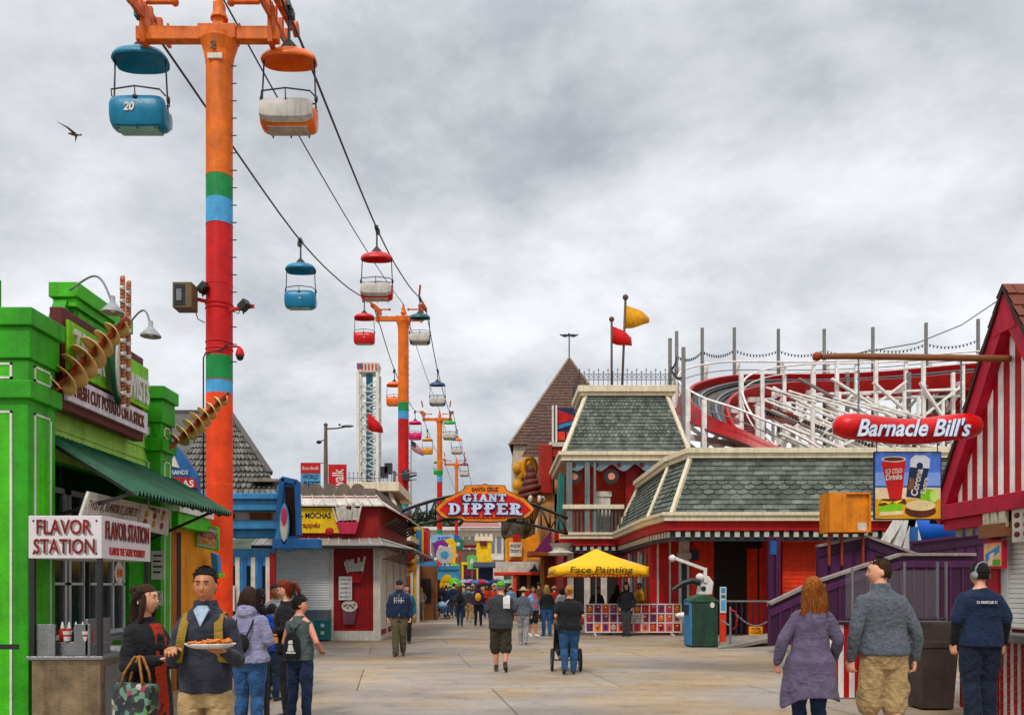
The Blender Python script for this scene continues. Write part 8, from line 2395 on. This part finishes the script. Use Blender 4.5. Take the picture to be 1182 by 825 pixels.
xx = PX(308, 9.4)
m = MB(); m.tube([(xx, 9.4, .03), (xx, 9.4, 1.0)], .032, 12); m.lathe([(.033, .98), (.045, 1.0), (.045, 1.06), (.02, 1.08)], (xx, 9.4, 0), 12); build(m, 'post', BLK, e, True)
m = MB(); m.lathe([(.19, 0), (.19, .02), (.06, .045), (.04, .06)], (xx, 9.4, 0), 24); build(m, 'base', BLK, e, True)
xx = PX(308, 9.3)
m = MB(); m.prism([(xx - .12, 9.2, 1.02), (xx + .12, 9.2, 1.0), (xx + .12, 9.2, 1.06), (xx - .12, 9.2, 1.08)], (0, .1, 0))
for k in range(6): m.mat(1).ball((xx - .1 + k * .04, 9.25, 1.085), (.025, .03, .014), 8, 6)
build(m, 'corn_dog_box', [YELC, MATS['spiral fries']], None, label='yellow snack box held up beside the queue stanchion', cat='snack')
# walkers on the deck
x, y = at(461, 20)
p = person('man in navy hooded jacket, dark cap and grey trousers walking towards the camera', x, y, 3, 1.76, 'm', 1.08, walk_legs(.45, 'R', .085), arms('down'), dict(kind='long', mat=NAVYC, inf=.03, hem=.9, collar=1, name='jacket'), dict(kind='pants', mat=TAUPEC, inf=.02, hemr=.07), 'black', dict(kind='short', col='black', cap=dict(kind='cap', mat=BLACKC)), 'fair', .009)
m = MB(); m.box(-.004, .004, -.165, -.15, .92, 1.42); m.box(-.12, .12, -.162, -.14, 1.27, 1.285);
for xx in (-.10, -.05, .05, .10): m.box(xx - .009, xx + .009, -.165 + abs(xx) * .12, -.14, 1.22, 1.35)
for v in m.v: v *= 1.76 / 1.75
worn(p, m, 'jacket_print', WHITEC, False)
m = MB(); m.box(-.07, .07, -.108, -.09, 1.633, 1.662)
for v in m.v: v *= 1.76 / 1.75
worn(p, m, 'sunglasses', BLK, False)
x, y = at(578, 16.3)
am = {'L': ((.25, .0, 1.15), (.14, -.22, 1.14), (-.6, -1, .1)), 'R': ((-.26, -.02, 1.15), (-.16, -.22, 1.16), (.5, -1, .2))}
p = person('man in charcoal tee, olive cargo shorts and lime green cap walking away', x, y, 178, 1.71, 'm', 1.15, walk_legs(.42, 'L', .1), am, dict(kind='tee', mat=CHAR, inf=.028, hem=.84, name='tee_shirt', cut=.78), dict(kind='shorts', mat=OLIVE, cut=1.16, hemr=.115, inf=.02, pockets=1, wr=.010), 'sandal', dict(kind='short', col='grey', cap=dict(kind='cap', mat=LIMEC)), 'pink', .008)
m = MB(); m.loft([[Vector((-.115 - dx, yy, zz)) for dx in (-.065, 0, .065)] + [Vector((-.115 - dx, yy + .012, zz - .012)) for dx in (.065, 0, -.065)] for yy, zz in ((.165, 1.24), (.16, 1.32), (.135, 1.40), (.09, 1.455), (.02, 1.475), (-.05, 1.46), (-.13, 1.38), (-.16, 1.25))])
for v in m.v: v *= 1.71 / 1.75
worn(p, m, 'shoulder_towel', WHITEC, True)
x, y = at(657, 15.8)
p = person('woman in black tee and blue jeans pushing a stroller, seen from behind', x, y, 180, 1.63, 'f', 1.32, walk_legs(.28, 'R', .1), arms('push'), dict(kind='tee', mat=BLACKC, inf=.026, hem=.88, name='tee_shirt', cut=.6), dict(kind='pants', mat=JEAN, inf=.010, waist=.96), 'black', dict(kind='bun', col='blond', vol=1.02), 'pink', .008)
e = thing('stroller', 'black three wheeled stroller with large spoked wheels pushed by the woman', 'stroller', (x, 16.5, 0))
for sg in (-1, 1):
 wx = x + sg * .27
 m = MB(); m.tube([Vector((wx, 16.5 + .205 * math.cos(a), .21 + .205 * math.sin(a))) for a in [2 * math.pi * k / 28 for k in range(29)]], .022, 8, False); wl = build(m, 'wheel', M('tyre rubber', '#19191a', rough=.8), e, 'all')
 m = MB(); m.tube([Vector((wx, 16.5 + .18 * math.cos(a), .21 + .18 * math.sin(a))) for a in [2 * math.pi * k / 24 for k in range(25)]], .008, 6, False)
 for k in range(10): a = math.pi * k / 5; m.tube([(wx, 16.5, .21), (wx, 16.5 + .18 * math.cos(a), .21 + .18 * math.sin(a))], .003, 4)
 m.ball((wx, 16.5, .21), .03, 8, 6); build(m, 'rim', GREYM, wl, 'all')
m = MB(); m.tube([Vector((x, 17.2 + .13 * math.cos(a), .14 + .13 * math.sin(a))) for a in [2 * math.pi * k / 24 for k in range(25)]], .025, 8, False); build(m, 'wheel', MATS['tyre rubber'], e, 'all')
m = MB()
for sg in (-1, 1):
 m.tube([(x + sg * .22, 16.08, 1.0), (x + sg * .23, 16.3, .85), (x + sg * .2, 16.75, .4), (x + sg * .06, 17.2, .16)], .016, 8); m.tube([(x + sg * .24, 16.5, .21), (x + sg * .22, 16.6, .55), (x + sg * .22, 16.35, .82)], .016, 8)
m.tube([(x - .27, 16.5, .21), (x + .27, 16.5, .21)], .014, 8); m.tube([(x - .22, 16.08, 1.0), (x + .22, 16.08, 1.0)], .018, 8); build(m, 'frame', BLK, e, 'all')
m = MB(); m.loft([[Vector((x + sx * w_, yy, zz)) for sx in (-1, 1)] + [Vector((x + sx * w_, yy + .07, zz - .05)) for sx in (1, -1)] for w_, yy, zz in ((.2, 16.35, .92), (.21, 16.5, .6), (.21, 16.8, .5), (.18, 17.05, .42))]); build(m, 'seat', BLACKC, e, bevel=.01)
m = MB(); m.ball((x, 16.6, .86), (.23, .3, .22), 16, 10, None, lambda d: 1 if d.z > -.1 else .8); build(m, 'hood', BLACKC, e, 'all')
m = MB(); m.box(x - .18, x + .18, 16.35, 16.75, .3, .42); build(m, 'basket', BLACKC, e, bevel=.03)
# couple and the man in the navy tee on the right
x, y = at(938, 8.0)
p = person('woman with long auburn hair in mauve tunic and dark leggings walking away', x, y, 176, 1.69, 'f', 1.0, walk_legs(.3, 'L', .085), {'L': ((.27, .06, 1.15), (.30, .0, .93), (.0, -.3, -1)), 'R': ((-.25, .06, 1.15), (-.25, -.1, .95), (0, -.4, -1))}, dict(kind='long', mat=PURPC, inf=.022, hem=.62, flare=.14, points=.12, name='tunic', wr=.010), dict(kind='pants', mat=JEAND, inf=.008), 'black', dict(kind='long', col='auburn', len=.31, w=.108, vol=1.12), 'pink', .0068, sway=.035)
x, y = at(1016, 8.0)
p = person('tall man with receding dark hair in heather grey pullover and khaki cargo shorts walking away', x, y, 182, 1.86, 'm', 1.06, walk_legs(.3, 'L', .1), {'L': ((.265, .05, 1.12), (.275, -.03, .88), (0, -.1, -1)), 'R': ((-.265, .06, 1.12), (-.28, .0, .88), (0, -.15, -1))}, dict(kind='long', mat=GREYC, inf=.018, hem=.92, collar=1, name='pullover', wr=.010), dict(kind='shorts', mat=KHAKI, cut=1.08, hemr=.105, inf=.022, pockets=1, wr=.010), 'brown', dict(kind='short', col='brown', bald=1, low=.6), 'fair', .0068, yaw=72, sway=-.03)
x, y = at(1131, 9.8)
p = person('man in navy tee over black sleeves, navy work trousers and black cap, seen from behind', x, y, 172, 1.86, 'm', 1.04, walk_legs(.22, 'R', .1), arms('down'), dict(kind='tee', mat=NAVYC, inf=.032, hem=.88, name='tee_shirt', cut=.85), dict(kind='pants', mat=cloth('navy work', '#1d2536'), inf=.028, hemr=.085, wr=.012), 'black', dict(kind='short', col='black', cap=dict(kind='beanie', mat=BLACKC)), 'fair', .0068, yaw=30)
m = MB()
s_ = 1.86 / 1.75
am = arms('down')
for sd, sg in (('L', 1), ('R', -1)):
 e_, w_, _h = am[sd]; e_, w_ = Vector(e_), Vector(w_)
 m.capsule([Vector((sg * .17, .01, 1.37)), e_], [.055, .05], 12); m.capsule([e_, e_.lerp(w_, .5), w_ + ZP * .01], [.05, .046, .036], 12)
for v in m.v: v *= s_
me = remeshed(m, 'undershirt_sleeve', [BLACKC], .0075, 2, .006); child('undershirt_sleeve', me, p)
m = MB(); write(m, 'O RESCUE C', (0, .178, 1.345), XM, ZP, .20, .028, .03, 0, .012)
for v in m.v: v *= s_
worn(p, m, 'back_print', WHITEC, False)
m = MB(); m.tube([(.088, .01, 1.62), (.092, .02, 1.70), (.06, .03, 1.755), (0, .03, 1.77), (-.06, .03, 1.755), (-.092, .02, 1.70), (-.088, .01, 1.62)], .009, 8)
for sg in (-1, 1): m.ball((sg * .092, .005, 1.625), (.022, .04, .046), 12, 8)
hm_ = Matrix.Rotation(R(30), 3, 'Z')
for v in m.v:
 v.xyz = (hm_ @ (v - Vector((0, -.012, 1.632)))) + Vector((0, -.012, 1.632)); v *= s_
worn(p, m, 'headphones', GREYL, 'all')
# mid distance, around the face painting pitch
mids = [
 ('woman in light denim jacket, pink top and black shorts turning to the right', 615, 27.6, 35, 1.62, 'f', walk_legs(.3, 'L'), 'down', dict(kind='long', mat=DENJ, inf=.024, hem=.92, name='jacket'), dict(kind='shorts', mat=BLACKC, cut=.9), 'white', dict(kind='long', col='black', len=.1), 'tan', -30),
 ('woman with blond hair in black top and blue jeans, back turned beside the denim jacket', 631, 28.2, 190, 1.66, 'f', stand_legs(), 'front', dict(kind='long', mat=BLACKC, hem=.94), dict(kind='pants', mat=JEAN), 'brown', dict(kind='long', col='blond', len=.22, vol=1.06), 'fair', 0),
 ('woman with dark hair in pale grey cardigan near the left end of the parasol', 648, 31.5, 200, 1.6, 'f', stand_legs(), 'front', dict(kind='long', mat=GREYL, hem=.9), dict(kind='pants', mat=JEAND), 'black', dict(kind='long', col='black', len=.2), 'tan', 0),
 ('person in black jacket, dark cap and grey trousers waiting at the face picture board', 723, 28.0, -20, 1.76, 'f', stand_legs(.06), 'pocket', dict(kind='long', mat=BLACKC, inf=.024, hem=.86, name='jacket'), dict(kind='pants', mat=CHAR, inf=.012), 'black', dict(kind='long', col='black', len=.18, cap=dict(kind='cap', mat=CHAR)), 'fair', 0),
 ('person in navy sweater facing out from behind the face picture board', 689, 29.9, 10, 1.62, 'm', stand_legs(), 'front', dict(kind='long', mat=NAVYC, inf=.03, hem=.9), dict(kind='pants', mat=BLACKC), 'black', dict(kind='short', col='black', cap=dict(kind='sunhat', mat=BLACKC)), 'tan', 0),
 ('person with long dark hair and black clothes, back turned under the parasol', 712, 30.2, 185, 1.68, 'f', stand_legs(), 'down', dict(kind='long', mat=BLACKC, hem=.86), dict(kind='pants', mat=BLACKC), 'black', dict(kind='long', col='black', len=.3, vol=1.06), 'brown', 0),
 ('person in yellow jacket standing under the right edge of the parasol', 738, 30.4, -70, 1.74, 'm', stand_legs(), 'front', dict(kind='long', mat=YELC, inf=.026, hem=.92, name='jacket'), dict(kind='pants', mat=BLACKC), 'black', dict(kind='short', col='black'), 'brown', 0),
 ('person in beige bucket hat and grey top walking beside the lime capped man', 604, 24, 175, 1.6, 'f', walk_legs(.3), 'down', dict(kind='long', mat=GREYC, hem=.9), dict(kind='pants', mat=GREYL), 'white', dict(kind='short', col='brown', cap=dict(kind='sunhat', mat=BEIGE)), 'fair', 0),
 ('person in purple hooded top and black trousers with yellow backpack, walking away', 552, 35.5, 180, 1.72, 'f', stand_legs(.1), 'swing', dict(kind='long', mat=PLUM, inf=.03, hem=.88, hood=1), dict(kind='pants', mat=BLACKC), 'black', dict(kind='short', col='black', cap=dict(kind='hood', mat=PLUM)), 'fair', 0),
 ('person in grey jacket and jeans with black backpack left of the yellow backpack', 531, 35.2, 176, 1.62, 'f', walk_legs(.3), 'down', dict(kind='long', mat=CHAR, inf=.024, hem=.9, name='jacket'), dict(kind='pants', mat=JEAND), 'black', dict(kind='long', col='brown', len=.2), 'fair', 0),
 ('person in bright red hooded top and jeans near the blue game booth', 498, 43, 170, 1.72, 'm', stand_legs(), 'front', dict(kind='long', mat=REDC, inf=.026, hem=.9), dict(kind='pants', mat=JEAN), 'brown', dict(kind='short', col='black'), 'fair', 0),
 ('woman in beige top and sand trousers beside the striped booth', 486, 42, 185, 1.62, 'f', stand_legs(), 'down', dict(kind='long', mat=BEIGE, hem=.92), dict(kind='pants', mat=cloth('sand', '#8f866f')), 'white', dict(kind='long', col='blond', len=.25), 'fair', 0),
 ('person in blue jacket partly behind the navy hooded man', 469, 24.5, 5, 1.66, 'm', walk_legs(.3), 'down', dict(kind='long', mat=TEALC, inf=.026, hem=.9, name='jacket'), dict(kind='pants', mat=BLACKC), 'black', dict(kind='short', col='brown'), 'fair', 0),
]
for lb, px, d, fc, H_, sx, lg, ak, tp, bt, sh, hr, skn, yw in mids:
 x, y = at(px, d)
 q = person(lb, x, y, fc, H_, sx, 1.04, lg, arms(ak), tp, bt, sh, hr, skn, .0118 if d < 34 else .016, yaw=yw)
 if 'yellow backpack' in lb and 'left of' not in lb:
  m = MB(); m.ball((0, .20, 1.2), (.13, .08, .2), 14, 10, None, lambda d_: 1 - .25 * max(0, d_.z)); worn(q, m, 'backpack', YELC, 'all')
 if 'black backpack' in lb:
  m = MB(); m.ball((0, .20, 1.16), (.14, .09, .22), 14, 10); worn(q, m, 'backpack', BLACKC, 'all')
 if 'denim jacket, pink' in lb:
  m = MB(); m.loft([[Vector((a * w_, -.14, z)) for a in (-1, 1)] + [Vector((a * w_, -.08, z)) for a in (1, -1)] for w_, z in ((.07, .9), (.075, 1.1), (.06, 1.3), (.04, 1.4))])
  worn(q, m, 'pink_top', PINKC, False)
e = thing('stroller', 'small blue and white stroller parked by the person in red', 'stroller', (PX(510, 43), 43, 0))
x = PX(510, 43)
m = MB(); m.ball((x, 43, .6), (.3, .3, .28), 14, 10, None, lambda d: 1 if d.z > 0 else .6); build(m, 'hood', paint('stroller pale blue', '#8fb0cc'), e, 'all')
m = MB(); m.tube([(x - .3, 43, .1), (x, 43, .5), (x + .35, 43, .95)], .03, 6); m.tube([(x + .3, 43, .1), (x, 43, .5)], .03, 6); build(m, 'frame', OFFW, e, 'all')
for sx in (-.3, .3):
 m = MB(); m.tube([Vector((x + sx + .1 * math.cos(a), 42.9, .11 + .1 * math.sin(a))) for a in [2 * math.pi * k / 14 for k in range(15)]], .025, 6, False); build(m, 'wheel', MATS['tyre rubber'], e, 'all')
# the distant crowd
rr = random.Random(21)
cols = [('black', BLACKC), ('navy', NAVYC), ('charcoal', CHAR), ('grey', GREYC), ('white', WHITEC), ('red', REDC), ('light denim', DENJ), ('plum', PLUM), ('teal', TEALC), ('beige', BEIGE), ('brown', BROWNC), ('pink', PINKC), ('lavender', LAV), ('rust', RUSTC)]
bots = [('jeans', JEAN), ('black trousers', BLACKC), ('dark jeans', JEAND), ('khaki trousers', KHAKI), ('grey trousers', CHAR)]
hairs = [('short dark hair', dict(kind='short', col='black')), ('long brown hair', dict(kind='long', col='brown', len=.2)), ('long blond hair', dict(kind='long', col='blond', len=.22)), ('short brown hair', dict(kind='short', col='brown')), ('a dark cap', dict(kind='short', col='black', cap=dict(kind='cap', mat=NAVYC))), ('a pale sun hat', dict(kind='short', col='brown', cap=dict(kind='sunhat', mat=BEIGE)))]
spots = [(541, 39), (505, 46), (515, 45), (524, 44), (562, 44), (571, 42), (590, 41), (598, 46), (612, 43), (622, 40), (640, 37), (535, 52), (546, 50), (557, 55), (567, 53), (577, 51), (586, 55), (595, 58), (606, 54), (617, 50), (528, 62), (538, 66), (549, 64), (559, 69), (569, 66), (579, 63), (588, 68), (600, 66), (543, 80), (553, 78), (563, 84), (573, 82), (583, 79), (536, 90), (558, 94), (570, 96), (580, 47), (593, 49), (610, 57), (603, 62), (533, 57), (550, 60), (560, 62), (574, 58), (585, 64), (612, 66), (526, 54), (594, 72), (622, 47), (483, 47), (490, 50), (511, 48), (519, 50), (529, 47), (538, 45), (547, 43), (559, 48), (566, 47), (583, 44), (606, 45), (616, 45), (626, 50), (634, 42), (541, 58), (555, 60), (571, 61), (598, 52)]
used = set()
for px, d in spots:
 for _ in range(200):
  (cn, cm), (bn, bm_), (hn, hd_) = rr.choice(cols), rr.choice(bots), rr.choice(hairs)
  away = rr.random() < .6
  if (cn, bn, hn) not in used and not (cn == 'black' and bn == 'black trousers'):
   used.add((cn, bn, hn)); break
 sx = 'f' if 'long' in hn else rr.choice('mmf')
 x, y = at(px, d)
 person('%s top, %s and %s, walking %s in the crowd' % (cn, bn, hn, 'away' if away else 'nearer'), x, y, (180 if away else 0) + rr.uniform(-25, 25), rr.uniform(1.55, 1.82), sx, rr.uniform(.95, 1.15), walk_legs(rr.uniform(.1, .5), rr.choice('LR')), arms(rr.choice(('down', 'swing', 'front', 'pocket'))), dict(kind='long' if rr.random() < .75 else 'tee', mat=cm, inf=rr.uniform(.016, .03), hem=rr.uniform(.8, .95)), dict(kind='pants', mat=bm_), rr.choice(('black', 'white', 'brown')), dict(hd_), rr.choice(('fair', 'tan', 'brown', 'pink')), .019, group='people in the distant crowd')
for lb, px, d, c1, c2, hgt in (('lilac umbrella held above the crowd on the left', 538, 60, '#a78fc0', '#b8a5cc', 2.15), ('red, white and blue panelled umbrella in the middle of the crowd', 553, 56, '#b92a33', '#3c78b8', 2.1), ('dark navy umbrella just right of the panelled umbrella', 573, 62, '#232b48', '#2c3658', 2.15), ('grey green umbrella held above the crowd on the right', 587, 58, '#6f9c86', '#86ad98', 2.1)):
 e = thing('umbrella', lb, 'umbrella', (PX(px, d), d, 1.2), 'umbrellas in the crowd')
 x = PX(px, d)
 m = MB()
 for k in range(8):
  a0, a1 = 2 * math.pi * k / 8, 2 * math.pi * (k + 1) / 8
  m.mat(k % 2)
  pr = [(0, 0), (.35, -.05), (.6, -.15), (.72, -.28)]
  for (r0, z0), (r1, z1) in zip(pr, pr[1:]):
   q = [Vector((x + r * math.cos(a), d + r * math.sin(a), hgt + z)) for r, z, a in ((r0, z0, a0), (r1, z1, a0), (r1, z1 + .03, a1), (r0, z0, a1))]
   m.poly(q if r0 > 0 else [q[0], q[1], q[2]])
 o = build(m, 'canopy', [cloth('umb ' + c1, c1), cloth('umb ' + c2, c2)], e, 'all')
 sm = o.modifiers.new('thickness', 'SOLIDIFY'); sm.thickness = .01
 m = MB(); m.tube([(x, d, 1.15), (x, d, hgt + .06)], .012, 6); build(m, 'shaft', BLK, e)
# ------------------------------------------------------------------ overcast sky, sun, camera
w = bpy.data.worlds.new('World'); scene.world = w; w.use_nodes = True
nt = w.node_tree; N, L = nt.nodes, nt.links
bg = N['Background']
sky = N.new('ShaderNodeTexSky'); sky.sky_type = 'NISHITA'; sky.sun_disc = False
SUN_EL, SUN_AZ = 52, 200            # azimuth clockwise from +Y (down the street)
sky.sun_elevation = R(SUN_EL); sky.sun_rotation = R(SUN_AZ)
tc = N.new('ShaderNodeTexCoord')
sep = N.new('ShaderNodeSeparateXYZ'); L.new(tc.outputs['Generated'], sep.inputs[0])
def mathn(op, a, b_=None, clamp=False):
 q = N.new('ShaderNodeMath'); q.operation = op; q.use_clamp = clamp
 for i, v in enumerate((a, b_)):
  if v is None: continue
  if isinstance(v, (int, float)): q.inputs[i].default_value = v
  else: L.new(v, q.inputs[i])
 return q.outputs[0]
def rngw(x, a, b_, c, d):
 r = N.new('ShaderNodeMapRange')
 for i, v in enumerate((a, b_, c, d)): r.inputs[i + 1].default_value = v
 L.new(x, r.inputs[0]); return r.outputs[0]
# the cloud deck as a flat layer overhead: direction projected onto a plane
zz = mathn('ADD', mathn('MAXIMUM', sep.outputs[2], 0.0), .42)
u_ = mathn('DIVIDE', sep.outputs[0], zz); v_ = mathn('DIVIDE', sep.outputs[1], zz)
cmb = N.new('ShaderNodeCombineXYZ'); L.new(u_, cmb.inputs[0]); L.new(v_, cmb.inputs[1])
def cl(scale, det, rough, off, st=(1, 1, 1), dist=0):
 mp = N.new('ShaderNodeMapping'); mp.inputs['Location'].default_value = off; mp.inputs['Scale'].default_value = st; mp.inputs['Rotation'].default_value = (0, 0, R(28))
 L.new(cmb.outputs[0], mp.inputs[0])
 n = N.new('ShaderNodeTexNoise'); n.inputs['Scale'].default_value = scale; n.inputs['Detail'].default_value = det; n.inputs['Roughness'].default_value = rough; n.inputs['Distortion'].default_value = dist
 L.new(mp.outputs[0], n.inputs['Vector']); return n.outputs['Fac']
big = rngw(cl(.8, 4, .5, (1.4, 5.2, 0), (1, 1.1, 1), .1), .36, .64, 0, 1)
med = rngw(cl(2.1, 10, .6, (7.3, 2.2, 0), (1, 1.15, 1), .15), .39, .62, 0, 1)
fine = rngw(cl(8, 9, .66, (1, 4, 0), (1, 1.1, 1), .1), .34, .68, 0, 1)
mix = mathn('ADD', mathn('MULTIPLY', big, .44), mathn('ADD', mathn('MULTIPLY', med, .42), mathn('MULTIPLY', fine, .14)))
rampn = N.new('ShaderNodeValToRGB')
el = rampn.color_ramp.elements
el[0].position = .12; el[0].color = (*lin('#999da3'), 1)
el[1].position = .92; el[1].color = (*lin('#e4e6e9'), 1)
for p_, c_ in ((.36, '#b6b9be'), (.55, '#c8cacd'), (.72, '#d6d8dc')):
 q = el.new(p_); q.color = (*lin(c_), 1)
L.new(mix, rampn.inputs[0])
# brighter overhead, as an overcast sky is
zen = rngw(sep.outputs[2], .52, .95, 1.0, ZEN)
hor = rngw(sep.outputs[2], 0, .12, 1.12, 1.0)
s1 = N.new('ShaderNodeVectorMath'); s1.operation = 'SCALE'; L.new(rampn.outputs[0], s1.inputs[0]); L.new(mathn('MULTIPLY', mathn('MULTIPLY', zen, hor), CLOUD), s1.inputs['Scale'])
mxx = N.new('ShaderNodeMix'); mxx.data_type = 'RGBA'; mxx.inputs[0].default_value = .94
L.new(sky.outputs[0], mxx.inputs[6]); L.new(s1.outputs[0], mxx.inputs[7])
L.new(mxx.outputs[2], bg.inputs['Color'])
bg.inputs['Strength'].default_value = .1
l = bpy.data.lights.new('sun', 'SUN'); l.energy = SUNE; l.angle = R(10); l.color = (1, .95, .88)
lo = bpy.data.objects.new('sun', l); COL.objects.link(lo)
az, e_ = R(SUN_AZ), R(SUN_EL)
dirv = Vector((math.sin(az) * math.cos(e_), math.cos(az) * math.cos(e_), math.sin(e_)))
lo.rotation_euler = (-dirv).to_track_quat('-Z', 'Y').to_euler()
lo.location = dirv * 60
cam = bpy.data.cameras.new('camera'); co = bpy.data.objects.new('camera', cam); COL.objects.link(co)
co.location = (0, 0, EYE); co.rotation_euler = (R(90), 0, 0)
cam.sensor_width = 36; cam.lens = 36 * F / 1182
cam.shift_x = (591 - CX) / 1182; cam.shift_y = (CY - 412.5) / 1182
cam.clip_start = .1; cam.clip_end = 3000
scene.camera = co
scene.view_settings.view_transform = 'Standard'; scene.view_settings.look = 'None'
scene.view_settings.exposure = EXPO; scene.view_settings.gamma = 1; scene.view_settings.use_curve_mapping = False
scene.render.engine = 'CYCLES'
scene.cycles.max_bounces = 6; scene.cycles.diffuse_bounces = 4; scene.cycles.glossy_bounces = 2; scene.cycles.transparent_max_bounces = 8
scene.cycles.use_denoising = True
